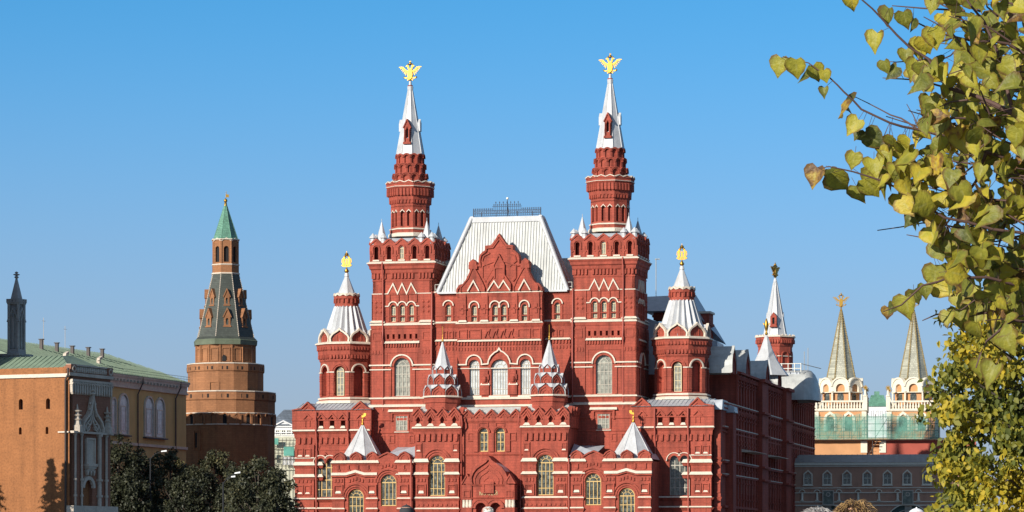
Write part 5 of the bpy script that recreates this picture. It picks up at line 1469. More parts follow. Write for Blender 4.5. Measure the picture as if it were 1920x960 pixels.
for i in (-1, 0, 1): st.prism([(c + i * 0.5 - 0.18, zb(882)), (c + i * 0.5 + 0.18, zb(882)), (c + i * 0.5, zb(892))], -0.3, 0)
st.ribbon(door[1:-1], 0.3, -0.25, 0.0)
st.box(-0.3, TW + 0.3, -0.6, 0.1, 0, zb(949))
f2 = br.build('tracery_face', M['brown'], nt)
st.build('tracery', M['stone'], f2)
dd = MB(T); dd.add([(x, 0.45, z) for x, z in door], [tuple(range(len(door)))]); dd.build('door', M['stone'], f2)
# roof, pinnacle and upper octagon
rf = MB()
za = ztop - 0.02
rf.hexa([(-14, 0.0, za), (0, 0.0, za), (0, TW, za), (-14, TW, za)], [(-13, 2.4, za + 1.15), (-2.2, 2.4, za + 1.15), (-2.6, TW - 2, za + 1.3), (-13, TW - 2, za + 1.3)])
for i in range(26):
    x = -13.6 + 0.52 * i; k = max(0.0, min(1.0, (0 - x) / 2.2))
    rf.hexa([(x - 0.03, -0.05, za), (x + 0.03, -0.05, za), (x + 0.03, 0.1, za), (x - 0.03, 0.1, za)], [(x - 0.03, 2.35 * k, za + 1.2 * k), (x + 0.03, 2.35 * k, za + 1.2 * k), (x + 0.03, 2.5 * k, za + 1.15 * k), (x - 0.03, 2.5 * k, za + 1.15 * k)])
rf.build('roof', M['green_roof'], nt)
def to_local(fr, w): d = Vector((w[0] - fr.X0, w[1] - fr.Y0)); return Vector((d.x * fr.c + d.y * fr.s, -d.x * fr.s + d.y * fr.c))
Yp = 277.0
wp = at(31, 600, Yp); lp = to_local(NK, wp)
zp_ = lambda py: EYE + (HOR - py) / FPX * Yp
pn = MB()
pn.box(lp.x - 2.6, lp.x + 0.9, lp.y - 1.0, lp.y + 1.0, ztop, zp_(664))
pn.box(lp.x - 2.7, lp.x + 1.0, lp.y - 1.1, lp.y + 1.1, zp_(668), zp_(664.5))
w = 0.47
pn.box(lp.x - w * 0.8, lp.x + w * 0.8, lp.y - w * 0.8, lp.y + w * 0.8, zp_(664), zp_(568))
pn.lathe([(w + 0.12, zp_(664)), (w + 0.1, zp_(656)), (w, zp_(655))], 4, lp.x, lp.y)
for qx in (-1, 1):
    for qy in (-1, 1): pn.tube([(lp.x + qx * w, lp.y + qy * w, zp_(656)), (lp.x + qx * w, lp.y + qy * w, zp_(566))], 0.13, 6)
for k in range(4):
    pn.T = TR((lp.x, lp.y, 0)) @ RZ(k * PI / 2)
    for x in (-0.22, 0.22): pn.ribbon([(x - 0.16, zp_(654)), (x - 0.2, zp_(600)), (x, zp_(584)), (x + 0.16, zp_(600)), (x + 0.16, zp_(654))], 0.08, -w - 0.08, -w * 0.8)
    pn.ribbon([(-0.6, zp_(604)), (0, zp_(578)), (0.6, zp_(604))], 0.1, -w - 0.12, -w * 0.8)
    for x in (-0.5, -0.17, 0.17, 0.5): pn.box(x - 0.09, x + 0.09, -w - 0.2, -w * 0.5, zp_(568), zp_(561))
pn.T = I4
pn.lathe([(w + 0.12, zp_(571)), (w + 0.14, zp_(567)), (w, zp_(565)), (0.40, zp_(565)), (0.06, zp_(522))], 4, lp.x, lp.y)
pn.lathe([(0.05, zp_(523)), (0.2, zp_(520)), (0.08, zp_(517)), (0.3, zp_(515)), (0.08, zp_(513)), (0.16, zp_(511)), (0.02, zp_(509))], 6, lp.x, lp.y)
pn.build('pinnacle', M['shaded_stone'], nt)
lo = to_local(NK, (-46.6, 274.0))
oc = MB()
oc.lathe([(2.3, ztop - 2), (2.3, 26), (2.5, 26.3), (2.5, 26.8), (2.0, 27), (0.2, 31)], 8, lo.x, lo.y)
oc.box(lo.x - 3, lo.x + 1.5, lo.y - 2.2, lo.y + 2.2, 0, ztop - 0.3)
oc.build('upper_octagon', M['orange'], nt)
pp = MB(); pp.tube([(-0.25, -0.2, 0), (-0.25, -0.2, zn(712)), (0.1, -0.35, zn(702)), (0.1, -0.35, zn(690))], 0.09, 6); pp.build('rain_pipe', M['pipe'], nt)
# the wall that continues the tower to the left, beyond the picture
cw_ = MB(TR((NK.X0, NK.Y0, 0)) @ RZ(NK.a)); cw_.box(-70, -14.2, 1.0, 4.0, 0, 9.5)
for i in range(26): cw_.prism([(-69 + 2.1 * i, 9.5), (-69 + 2.1 * i, 11.3), (-68.6 + 2.1 * i, 11.6), (-68.3 + 2.1 * i, 11.2), (-68.0 + 2.1 * i, 11.6), (-67.6 + 2.1 * i, 11.3), (-67.6 + 2.1 * i, 9.5)], 1.0, 1.6)
tag(cw_.build('fortress_wall', M['orange']), 'long orange brick fortress wall with swallowtail battlements running left from the tower', 'wall')

# ---------------------------------------------------------------- the long yellow building with the green roof
KD = 1.2
AP = Frame(208, 330.0 * KD, 72)
ar = thing('yellow_building', 'shaded yellow building with paired arched windows and a low green metal roof', 'building', (AP.X0, AP.Y0, 0), AP.a)
za_ = lambda py, px: AP.z(py, px)
ze_ = za_(700, 208)
L1 = AP.x(349)
wl_, tr_ = MB(), MB()
wl_.box(-24, L1, 0, 17, 0, ze_)
for dz, h, p in ((0.25, 0.25, 0.45), (0.55, 0.3, 0.35), (1.6, 0.25, 0.25)):
    tr_.box(-24, L1 + p * 0.7, -p, 0.1, ze_ - dz, ze_ - dz + h)
tr_.box(-24, L1 + 0.05, -0.12, 0.05, ze_ - 1.55, ze_ - 0.5)
for i in range(44):
    x = -23.8 + i; tr_.box(x, x + 0.35, -0.5, 0, ze_ - 0.85, ze_ - 0.55) if x < L1 - 0.5 else None
tr_.box(-24, L1, -0.25, 0.05, za_(838, 280), za_(833, 280))
b = wl_.build('wall', M['ochre'], ar); tr_.build('trim', M['stone'], b)
for pxa, pxb in ((206.5, 217), (221, 240), (269, 287.5), (290, 308)):
    xa, xb_ = AP.x(pxa), AP.x(pxb); c = (xa + xb_) / 2; w = xb_ - xa
    z0, zs0 = za_(818, 280), za_(764, 280)
    f = MB()
    f.ribbon([(c - w * 0.45, z0)] + [(c - w * 0.45, zs0)] + arc(c, zs0, w * 0.45, 8)[1:-1] + [(c + w * 0.45, zs0), (c + w * 0.45, z0)], 0.24, -0.2, 0.0)
    f.box(c - w / 2, c + w / 2, -0.3, 0.0, z0 - 0.3, z0 - 0.05)
    f.ribbon(rect(c - w * 0.24, c + w * 0.24, z0 + 0.4, zs0 - 0.2), 0.1, -0.1, 0.0, closed=True)
    fo = f.build('window', M['stone'], ar)
    p = MB(); o = arch(c, z0, zs0, w * 0.8, 8); p.prism(o, -0.05, -0.004); p.build('blind', M['glass_white'], fo)
sl = MB()
for pxa, pxb in ((206, 241), (268, 309)): sl.box(AP.x(pxa), AP.x(pxb), -0.5, 0.02, za_(822.5, 280), za_(820, 280))
sl.build('sill', M['pipe'], b)
for px in (256, 327):
    p = MB(); x = AP.x(px); p.tube([(x, -0.2, 0), (x, -0.2, ze_ - 2.2), (x + 0.1, -0.85, ze_ - 0.8), (x + 0.1, -0.85, ze_)], 0.1, 6); p.build('rain_pipe', M['pipe'], ar)
r = MB()
zr2 = 28.3
E0, E1 = -24.0, L1 + 0.5
e = [(E0, -0.5, ze_ + 0.02), (E1, -0.5, ze_ + 0.02), (E1, 17.5, ze_ + 0.02), (E0, 17.5, ze_ + 0.02)]
rg = [(E0, 8.6, zr2), (E1 - 6.6, 8.6, zr2 - 0.2), (E1 - 6.6, 8.9, zr2 - 0.2), (E0, 8.9, zr2)]
r.hexa(e, rg)
for i in range(60):
    x = E0 + 0.5 + i * 0.75
    if x > E1 - 0.3: break
    k = min(1.0, (E1 - x) / 6.6)
    r.tube([(x, -0.8, ze_ + 0.04), (x, -0.8 + 9.4 * k, ze_ + 0.06 + (zr2 - ze_) * k)], 0.035, 4)
r.build('roof', M['green_roof'], ar)
rl = MB()
n = 30
for i in range(n + 1):
    x = -5 + (E1 + 5) * i / n; rl.tube([(x, -0.3, ze_ + 0.1), (x, -0.3, ze_ + 0.75)], 0.025, 4)
for h in (0.45, 0.75): rl.tube([(-5, -0.3, ze_ + h), (E1, -0.3, ze_ + h)], 0.025, 4)
rl.build('roof_railing', M['green_roof'], ar)
for px, ya, yb in ((57, 655, 638), (86, 655, 641), (115, 660, 648), (145, 668, 654), (171, 672, 657)):
    x = AP.x(px + 22, 6.0); m = MB(); zc_ = zr2 - 0.5
    m.box(x - 0.16, x + 0.16, 5.9, 6.3, zc_ - 0.8, zc_ + (ya - yb) / 18.0 - 0.2); m.box(x - 0.26, x + 0.26, 5.8, 6.4, zc_ + (ya - yb) / 18.0 - 0.2, zc_ + (ya - yb) / 18.0 - 0.1)
    m.build('vent_stack', M['pipe'], ar)
for px, h in ((85, 3.4), (125, 2.8)):
    x = AP.x(px + 20, 7.0); m = MB(); m.tube([(x, 8.7, zr2 - 0.3), (x, 8.7, zr2 + h)], 0.03, 4); m.tube([(x - 0.5, 8.7, zr2 + h - 0.4), (x + 0.5, 8.7, zr2 + h - 0.4)], 0.02, 4); m.build('roof_antenna', M['stone'], ar)
for px, py in ((122, 662), (185, 675)):
    x = AP.x(px, 3.0); m = MB(); z = ze_ + 1.6; m.box(x - 0.2, x + 0.2, 2.8, 3.2, z - 0.3, z + 0.25); m.prism([(x - 0.4, z + 0.2), (x + 0.5, z + 0.5), (x + 0.5, z + 0.8), (x - 0.3, z + 0.5)], 2.7, 3.1); m.build('roof_floodlight', M['stone'], ar)

# ---------------------------------------------------------------- the round brick corner tower
YT = 358.5 * KD + 4.5
ct_p = at(423, 480, YT)
ct = thing('corner_tower', 'round brick tower with dark slate tent roof and green spire', 'tower', (ct_p.x, YT, 0))
kt = YT / FPX
zt2 = lambda py: EYE + (HOR - py) * (YT - 4.2) / FPX
red, wh, dk = MB(), MB(), MB()
rb, r2, r3 = 92 * kt, 70.5 * kt, 54.5 * kt
N16 = 16
red.lathe([(rb, 0), (rb - 0.05, zt2(812)), (rb, zt2(800)), (rb, zt2(735)), (rb - 0.6, zt2(733)), (r2, zt2(733)), (r2, zt2(681)), (r2 - 0.5, zt2(680)), (r3, zt2(680)), (r3, zt2(648)), (r3 + 0.1, zt2(645))], N16, rot=0.1)
red.T = I4
wh.lathe([(rb + 0.02, zt2(776.5)), (rb + 0.1, zt2(776)), (rb + 0.1, zt2(774.5)), (rb, zt2(774))], N16, rot=0.1)
wh.lathe([(rb + 0.02, zt2(798)), (rb + 0.1, zt2(797.5)), (rb + 0.1, zt2(796)), (rb, zt2(795.5))], N16, rot=0.1)
wh.lathe([(rb + 0.02, zt2(736)), (rb + 0.12, zt2(735.5)), (rb + 0.12, zt2(734)), (rb - 0.3, zt2(733))], N16, rot=0.1)
wh.lathe([(r2 + 0.02, zt2(682.5)), (r2 + 0.12, zt2(682)), (r2 + 0.12, zt2(680.5)), (r2 - 0.3, zt2(679.5))], N16, rot=0.1)
red.lathe([(rb, zt2(752)), (rb + 0.14, zt2(750)), (rb + 0.14, zt2(737))], N16, rot=0.1)
red.lathe([(r2, zt2(697)), (r2 + 0.14, zt2(695)), (r2 + 0.14, zt2(683))], N16, rot=0.1)
for i in range(48):
    T = RZ(2 * PI * i / 48); dk.T = T; red.T = T
    red.box(-0.14, 0.14, -rb - 0.17, -rb - 0.05, zt2(747), zt2(740), 1)
    red.box(-0.12, 0.12, -r2 - 0.17, -r2 - 0.05, zt2(693), zt2(687), 1)
for i in range(26):
    T = RZ(2 * PI * (i + 0.3) / 26); red.T = wh.T = dk.T = T
    dk.prism(arch(0, zt2(796), zt2(781), 0.5, 6), -rb - 0.03, -rb + 0.3)
    red.ribbon(arch(0, zt2(797), zt2(781), 0.72, 6)[1:-1], 0.16, -rb - 0.2, -rb + 0.1)
    red.box(0.34, 0.6, -rb - 0.16, -rb + 0.1, zt2(797), zt2(778))
for k in range(16):
    red.T = RZ(0.1 + 2 * PI * k / 16); wI = 2 * r3 * math.tan(PI / 16)
    red.ribbon(rect(-wI * 0.32, wI * 0.32, zt2(676), zt2(652)), 0.12, -r3 - 0.1, -r3 + 0.02, closed=True)
    red.box(-wI / 2 - 0.09, -wI / 2 + 0.09, -r3 - 0.14, -r3 + 0.05, zt2(679), zt2(646))
dk.T = RZ(0.1); dk.prism(arch(-0.25, zt2(677), zt2(669), 0.55, 6), -r3 - 0.12, -r3 + 0.1)
dk.T = RZ(-0.52); dk.box(-0.28, 0.28, -rb - 0.05, -rb + 0.2, zt2(840), zt2(812))
red.T = RZ(-0.52); red.ribbon(rect(-0.5, 0.5, zt2(843), zt2(808)), 0.2, -rb - 0.12, -rb + 0.1, closed=True)
red.T = RZ(-0.2); red.ribbon(rect(-0.65, 0.65, zt2(732), zt2(717)), 0.1, -r2 - 0.1, -r2 + 0.02, closed=True)
dk.T = RZ(0.75); dk.box(-0.16, 0.16, -r2 - 0.02, -r2 + 0.2, zt2(716), zt2(708))
b = red.build('wall', [M['tower_brick'], M['dark']], ct); wh.build('trim', M['white'], b); dk.build('slit_window', M['dark'], b)
tn = MB()
ztp = lambda py: EYE + (HOR - py) * YT / FPX
ta, tb = 52 * kt, 24.5 * kt
tn.lathe([(ta + 0.25, ztp(643)), (ta + 0.3, ztp(638)), (ta, ztp(634)), (tb + 0.02, ztp(516))], 8, rot=0.15)
to = tn.build('tent_roof', M['slate'], ct)
cn = MB(); cn.lathe([(r3 + 0.2, zt2(645)), (ta + 0.42, ztp(643)), (ta + 0.45, ztp(640.5)), (ta + 0.1, ztp(636))], 8, rot=0.15); cn.build('eaves', M['eaves'], to)
rbs = MB()
c_ = 1 / math.cos(PI / 8)
for k in range(8):
    a = R(22.5 + 45 * k) + 0.15
    P0 = Vector((ta * c_ * math.cos(a), ta * c_ * math.sin(a), ztp(634))); P1 = Vector((tb * c_ * math.cos(a), tb * c_ * math.sin(a), ztp(516)))
    rbs.tube([P0, P1], 0.035, 4)
    for i in range(34):
        p = P0.lerp(P1, (i + 0.5) / 34); rbs.box(p.x - 0.055, p.x + 0.055, p.y - 0.055, p.y + 0.055, p.z - 0.06, p.z + 0.06)
rbs.build('ribs', M['stone'], to, False)
for row, (ya, yb, sc) in enumerate(((615, 583, 1.0), (575, 546, 0.8))):
    t = (634 - ya) / (634 - 516); ap = ta + (tb - ta) * t
    for k in range(8):
        for off in (0,):
            T = RZ(0.15 + k * PI / 4)
            m = MB(T); h = ztp(yb) - ztp(ya); w = 0.44 * sc
            m.panel([(-w, ztp(ya)), (-w, ztp(ya) + h * 0.55), (0, ztp(yb)), (w, ztp(ya) + h * 0.55), (w, ztp(ya))], [arch(0, ztp(ya) + 0.2, ztp(ya) + h * 0.4, w * 0.8, 6)], -ap + 0.02, 1.2)
            m.box(-w - 0.1, w + 0.1, -ap - 0.12, -ap + 0.3, ztp(ya) - 0.1, ztp(ya) + 0.08)
            m.ribbon([(-w - 0.12, ztp(ya) + h * 0.52), (0, ztp(yb) + 0.08), (w + 0.12, ztp(ya) + h * 0.52)], 0.12, -ap - 0.08, -ap + 1.1)
            do_ = m.build('dormer', M['tower_brick'], to)
            d2 = MB(T); d2.box(-w * 0.5, w * 0.5, -ap + 0.35, -ap + 0.38, ztp(ya) + 0.1, ztp(ya) + h * 0.6); d2.build('opening', M['dark'], do_)
ln, lw, ldk = MB(), MB(), MB()
la = 23 * kt
ln.lathe([(la + 0.1, ztp(514)), (la + 0.1, ztp(497)), (la - 0.35, ztp(496)), (la - 0.35, ztp(452))], 8, rot=0.15)
lw.lathe([(la + 0.1, ztp(516)), (la + 0.22, ztp(515)), (la + 0.22, ztp(513)), (la, ztp(512))], 8, rot=0.15)
lw.lathe([(la + 0.1, ztp(499)), (la + 0.18, ztp(498)), (la + 0.18, ztp(496.5)), (la, ztp(496))], 8, rot=0.15)
lw.lathe([(la + 0.05, ztp(452)), (la + 0.2, ztp(451)), (la + 0.2, ztp(449.5)), (la, ztp(449))], 8, rot=0.15)
for k in range(8):
    T = RZ(0.15 + k * PI / 4); ln.T = T; w = 2 * la * math.tan(PI / 8)
    ln.panel(rect(-w / 2, w / 2, ztp(497), ztp(451)), [arch(0, ztp(493), ztp(468), w * 0.5, 8)], -la, 0.3, side=False)
    ln.box(-w / 2 - 0.1, -w / 2 + 0.1, -la - 0.08, -la + 0.1, ztp(497), ztp(452))
    ldk.T = T; ldk.box(-w * 0.25, w * 0.25, -la + 0.25, -la + 0.28, ztp(493), ztp(462))
    lw.T = T; lw.ribbon([(-w / 2, ztp(454)), (0, ztp(448)), (w / 2, ztp(454))], 0.08, -la - 0.1, -la)
lo_ = ln.build('lantern', M['tower_brick'], ct); lw.build('trim', M['white'], lo_); ldk.build('opening', M['dark'], lo_)
sp = MB(); sp.lathe([(la + 0.15, ztp(450)), (la - 0.1, ztp(447)), (0.2, ztp(386)), (0.22, ztp(384))], 8, rot=0.15)
for k in range(8):
    a = R(22.5 + 45 * k) + 0.15; sp.tube([((la - 0.1) * c_ * math.cos(a), (la - 0.1) * c_ * math.sin(a), ztp(447)), (0.2 * math.cos(a), 0.2 * math.sin(a), ztp(386))], 0.05, 4)
so = sp.build('spire', M['verdigris'], ct)
g = MB(); g.lathe([(0.22, ztp(386)), (0.14, ztp(379)), (0.25, ztp(377)), (0.2, ztp(374)), (0.03, ztp(372))], 8, smooth=True); g.tube([(0.0, 0, ztp(373)), (0.1, 0, ztp(359))], 0.035, 4)
g.prism([(0.06, ztp(370)), (0.5, ztp(370)), (0.42, ztp(367.5)), (0.5, ztp(365)), (0.06, ztp(364))], -0.03, 0.03); g.build('weather_vane', M['gold'], so)

# ---------------------------------------------------------------- far building between the tower and the museum
DB = Frame(505, 640.0, -6)
db = thing('far_building', 'distant white building with grey slate roof behind green scaffold netting', 'building', (DB.X0, DB.Y0, 0), DB.a)
M['far_white'] = mat('far_white_plaster', (0.66, 0.66, 0.66), 0.9, 0.08)
M['far_roof'] = mat('far_slate', (0.16, 0.19, 0.23), 0.6, 0.2, 0.3, brick=(0.8, 0.5, 0.35))
M['far_yellow'] = mat('far_yellow_plaster', (0.48, 0.47, 0.36), 0.9, 0.15, 0.3)
M['net'] = mat('green_netting', (0.10, 0.30, 0.24), 0.9, 0.25, 0.5)
zd = lambda py: DB.z(py, 530)
xd = lambda px: DB.x(px)
m = MB(); m.box(xd(505), xd(585), 0.6, 14, 0, zd(797)); m.prism([(xd(512), zd(801)), (xd(531), zd(790)), (xd(552), zd(801))], 0.3, 1.5)
m.box(xd(505), xd(585), 0.2, 1, zd(812), zd(810)); m.ribbon([(xd(508), zd(801)), (xd(531), zd(789)), (xd(556), zd(801))], 0.25, 0.0, 1.5)
m.build('wall', M['far_white'], db)
m = MB(); m.box(xd(505), xd(585), 0.35, 0.7, 0, zd(818))
for py in (840, 858, 868, 880): m.box(xd(505), xd(585), 0.0, 0.4, zd(py + 1.5), zd(py))
lowy = m.build('lower_wall', M['far_yellow'], db)
for px in (520, 531, 541, 550):
    f = MB(); f.ribbon(rect(xd(px) - 0.45, xd(px) + 0.45, zd(815), zd(806)), 0.16, 0.42, 0.6, closed=True); f.box(xd(px) - 0.05, xd(px) + 0.05, 0.5, 0.6, zd(815), zd(806)); fo = f.build('window', M['frame_white'], db)
    p = MB(); p.box(xd(px) - 0.4, xd(px) + 0.4, 0.55, 0.59, zd(815), zd(806)); p.build('pane', M['glass_dark'], fo)
m = MB(); m.hexa([(xd(503), 0, zd(797)), (xd(587), 0, zd(797)), (xd(587), 14, zd(797)), (xd(503), 14, zd(797))], [(xd(524), 5, zd(766)), (xd(566), 5, zd(766)), (xd(566), 9, zd(766)), (xd(524), 9, zd(766))]); m.build('roof', M['far_roof'], db)
m = MB()
for i in range(12):
    x = xd(511) + i * 0.75; m.tube([(x, -1.2, 0), (x, -1.2, zd(822))], 0.05, 4)
for py in (826, 838, 850, 862, 874): m.tube([(xd(508), -1.2, zd(py)), (xd(585), -1.2, zd(py))], 0.06, 4)
for x0, x1, y0, y1 in ((508, 524, 822, 834), (534, 553, 838, 855), (508, 516, 846, 862)): m.box(xd(x0), xd(x1), -1.3, -1.26, zd(y1), zd(y0), 1)
for i in range(9): m.tube([(xd(533 + 2.4 * i), -0.9, zd(872)), (xd(533 + 2.4 * i), -0.9, zd(857))], 0.1, 4, 2)
m.build('scaffolding', [M['pipe'], M['net'], M['far_white']], db)

# ---------------------------------------------------------------- the double-towered gate on the right
GP = Frame(1475, 492.0, -8)
gt = thing('city_gate', 'gatehouse with two pale green tiled tents, white balustrades and green safety netting', 'gate', (GP.X0, GP.Y0, 0), GP.a)
M['gate_brown'] = mat('gate_brown_plaster', (0.46, 0.25, 0.17), 0.9, 0.12, 0.5, streak=0.15)
M['gate_red'] = mat('gate_red_plaster', (0.36, 0.08, 0.055), 0.9, 0.1, 0.5)
M['gate_orange'] = mat('gate_orange_plaster', (0.55, 0.28, 0.13), 0.9, 0.1, 0.5)
M['gate_cream'] = mat('gate_cream_stone', (0.74, 0.68, 0.55), 0.8, 0.08, 0.8, fine=0.12)
M['gate_roof'] = mat('dull_metal_roof', (0.30, 0.30, 0.29), 0.6, 0.15, 0.6, streak=0.2)
M['tent_tile'] = mat('pale_green_tiles', (0.46, 0.455, 0.36), 0.45, 0.22, 0.6, brick=(0.35, 0.3, 0.3))
M['tent_rib'] = mat('ochre_rib_tiles', (0.25, 0.19, 0.08), 0.6, 0.5, 4.0)
GL = Frame(1475, 455.0, -8)
off_ = Vector((GL.X0 - GP.X0, GL.Y0 - GP.Y0)); GO = TR((off_.x * GP.c + off_.y * GP.s, -off_.x * GP.s + off_.y * GP.c, 0))
gz_ = lambda py, v=0: GL.z(py, 1600, v)
gx = lambda px, v=0: GL.x(px, v)
red, wh = MB(GO), MB(GO)
x0, x1 = gx(1477), gx(1830)
gates = [(gx(1552), 2.6), (gx(1703), 3.3)]
red.panel(rect(x0, x1, 0, gz_(867)), [arch(c, 0.05, gz_(952) - r_ + 1.6 if False else gz_(945) - r_, r_ * 2, 14) for c, r_ in gates] +
          [rect(gx(p) - 0.5, gx(p) + 0.5, gz_(908), gz_(888)) for p in (1515, 1551, 1588, 1626, 1664, 1701, 1738)], 0, 0.6)
red.box(x0 + 0.1, x1, 0.9, 38, gz_(942), gz_(868)); red.box(x0, x0 + 1.0, 0.5, 10, 0, gz_(868)); red.box(gx(1600), gx(1640), 0.5, 10, 0, gz_(930)); red.box(gx(1770), x1, 0.5, 10, 0, gz_(930))
b = red.build('lower_house', M['gate_brown'], gt)
wh.box(x0 - 0.2, x1, -0.4, 0.05, gz_(872), gz_(867)); wh.box(x0 - 0.1, x1, -0.2, 0.0, gz_(875), gz_(873))
for py, h in ((914, 1.6), (923, 1.6), (940, 1.8), (946.5, 2)): wh.box(x0, x1, -0.14, -0.003, gz_(py + h), gz_(py))
wh.box(x0, x0 + 0.45, -0.1, -0.003, gz_(913), gz_(876))
for p in (1504, 1532, 1573, 1609, 1648, 1683, 1722):
    c = gx(p); wh.tube([(c, -0.14, gz_(938)), (c, -0.14, gz_(924))], 0.2, 8, r1=0.15); wh.ribbon(arc(c, gz_(923.5), 0.42, 6), 0.12, -0.2, -0.003); wh.box(c - 0.26, c + 0.26, -0.3, 0, gz_(924.5), gz_(923)); wh.box(c - 0.26, c + 0.26, -0.3, 0, gz_(939.5), gz_(937.5))
for c, r_ in gates:
    wh.ribbon(arc(c, gz_(945) - r_, r_ + 0.0, 16), 0.14, -0.1, -0.003)
wh.build('trim', M['gate_cream'], b)
for p in (1515, 1551, 1588, 1626, 1664, 1701, 1738):
    c = gx(p); f = MB(GO)
    f.ribbon([(c - 0.58, gz_(908.5)), (c - 0.58, gz_(889)), (c, gz_(882)), (c + 0.58, gz_(889)), (c + 0.58, gz_(908.5))], 0.17, -0.2, 0.0, closed=True)
    f.box(c - 0.03, c + 0.03, 0.22, 0.28, gz_(907), gz_(889)); f.box(c - 0.45, c + 0.45, 0.22, 0.28, gz_(897), gz_(896)); f.box(c - 0.75, c + 0.75, -0.26, 0.0, gz_(911), gz_(909))
    fo = f.build('window', M['gate_cream'], gt); pn_ = MB(GO); pn_.box(c - 0.5, c + 0.5, 0.3, 0.33, gz_(908), gz_(888)); pn_.build('pane', M['glass_dark'], fo)
M['gate_leaf'] = mat('dark_green_gate_wood', (0.05, 0.085, 0.07), 0.6, 0.2)
M['icon'] = mat('icon_panel', (0.16, 0.17, 0.13), 0.5, 0.6, 2.5)
for c, r_ in gates:
    d = MB(GO); o = arch(c, 0.05, gz_(945) - r_, r_ * 2 - 0.02, 14)
    d.prism(o, 0.62, 0.8)
    for k in (0.5, 0.75): d.ribbon(arc(c, gz_(945) - r_, r_ * k, 14), 0.12, 0.5, 0.62, 1)
    d.box(c - 0.5, c + 0.5, 0.5, 0.62, 0, gz_(946), 1)
    d.build('gate_leaves', [M['gate_leaf'], M['stone']], gt)
for p, ya in ((1553, 946), (1702, 946)):
    c = gx(p); d = MB(GO); d.ribbon(rect(c - 0.75, c + 0.75, gz_(ya), gz_(920)), 0.13, -0.4, -0.14, closed=True); d.box(c - 0.7, c + 0.7, -0.28, -0.15, gz_(ya), gz_(920), 1)
    d.ribbon([(c + 0.28 * math.cos(k * PI / 4), gz_(927) + 0.28 * math.sin(k * PI / 4)) for k in range(8)], 0.1, -0.34, -0.28, closed=True)
    d.build('icon_case', [M['stone'], M['icon']], gt)
r = MB(GO); r.hexa([(x0 - 0.4, -0.5, gz_(867)), (x1, -0.5, gz_(867)), (x1, 42, gz_(867)), (x0 - 0.4, 42, gz_(867))], [(gx(1497), 3.2, gz_(851)), (x1, 3.2, gz_(851)), (x1, 40, gz_(851)), (gx(1497), 40, gz_(851))])
for i in range(40):
    x = x0 + i * 0.75; k = min(1, max(0, (x - x0 + 0.4) / 1.7)); r.hexa([(x - 0.03, -0.55, gz_(867)), (x + 0.03, -0.55, gz_(867)), (x + 0.03, -0.4, gz_(867)), (x - 0.03, -0.4, gz_(867))], [(x - 0.03, -0.5 + 3.7 * k, gz_(867) + (gz_(851) - gz_(867)) * k + 0.05), (x + 0.03, -0.5 + 3.7 * k, gz_(867) + (gz_(851) - gz_(867)) * k + 0.05), (x + 0.03, -0.4 + 3.7 * k, gz_(867) + (gz_(851) - gz_(867)) * k), (x - 0.03, -0.4 + 3.7 * k, gz_(867) + (gz_(851) - gz_(867)) * k)])
r.build('roof', M['gate_roof'], gt)
gx = lambda px, v=0: GP.x(px, v)
gz_ = lambda py, v=0: GP.z(py, 1600, v)
GV = 3.6
gy = lambda py: GP.z(py, 1600, GV)
m, w2_ = MB(), MB()
xa_, xb_ = gx(1512, GV), gx(1830, GV)
m.box(xa_, gx(1625, GV), GV - 0.1, GV + 7, gz_(868), gy(825)); m.box(gx(1625, GV), gx(1650, GV), GV + 1.2, GV + 7, gz_(868), gy(822), 0)
m.box(gx(1650, GV), xb_, GV - 0.1, GV + 7, gz_(868), gy(825), 1)
w2_.box(xa_ - 0.2, xb_, GV - 0.4, GV + 7, gy(826), gy(822))
for p in (1518, 1620, 1655): w2_.box(gx(p, GV) - 0.5, gx(p, GV) + 0.5, GV - 0.25, GV, gy(849), gy(827))
bb = m.build('upper_house', [M['gate_orange'], M['gate_red']], gt); w2_.build('trim', M['gate_cream'], bb)
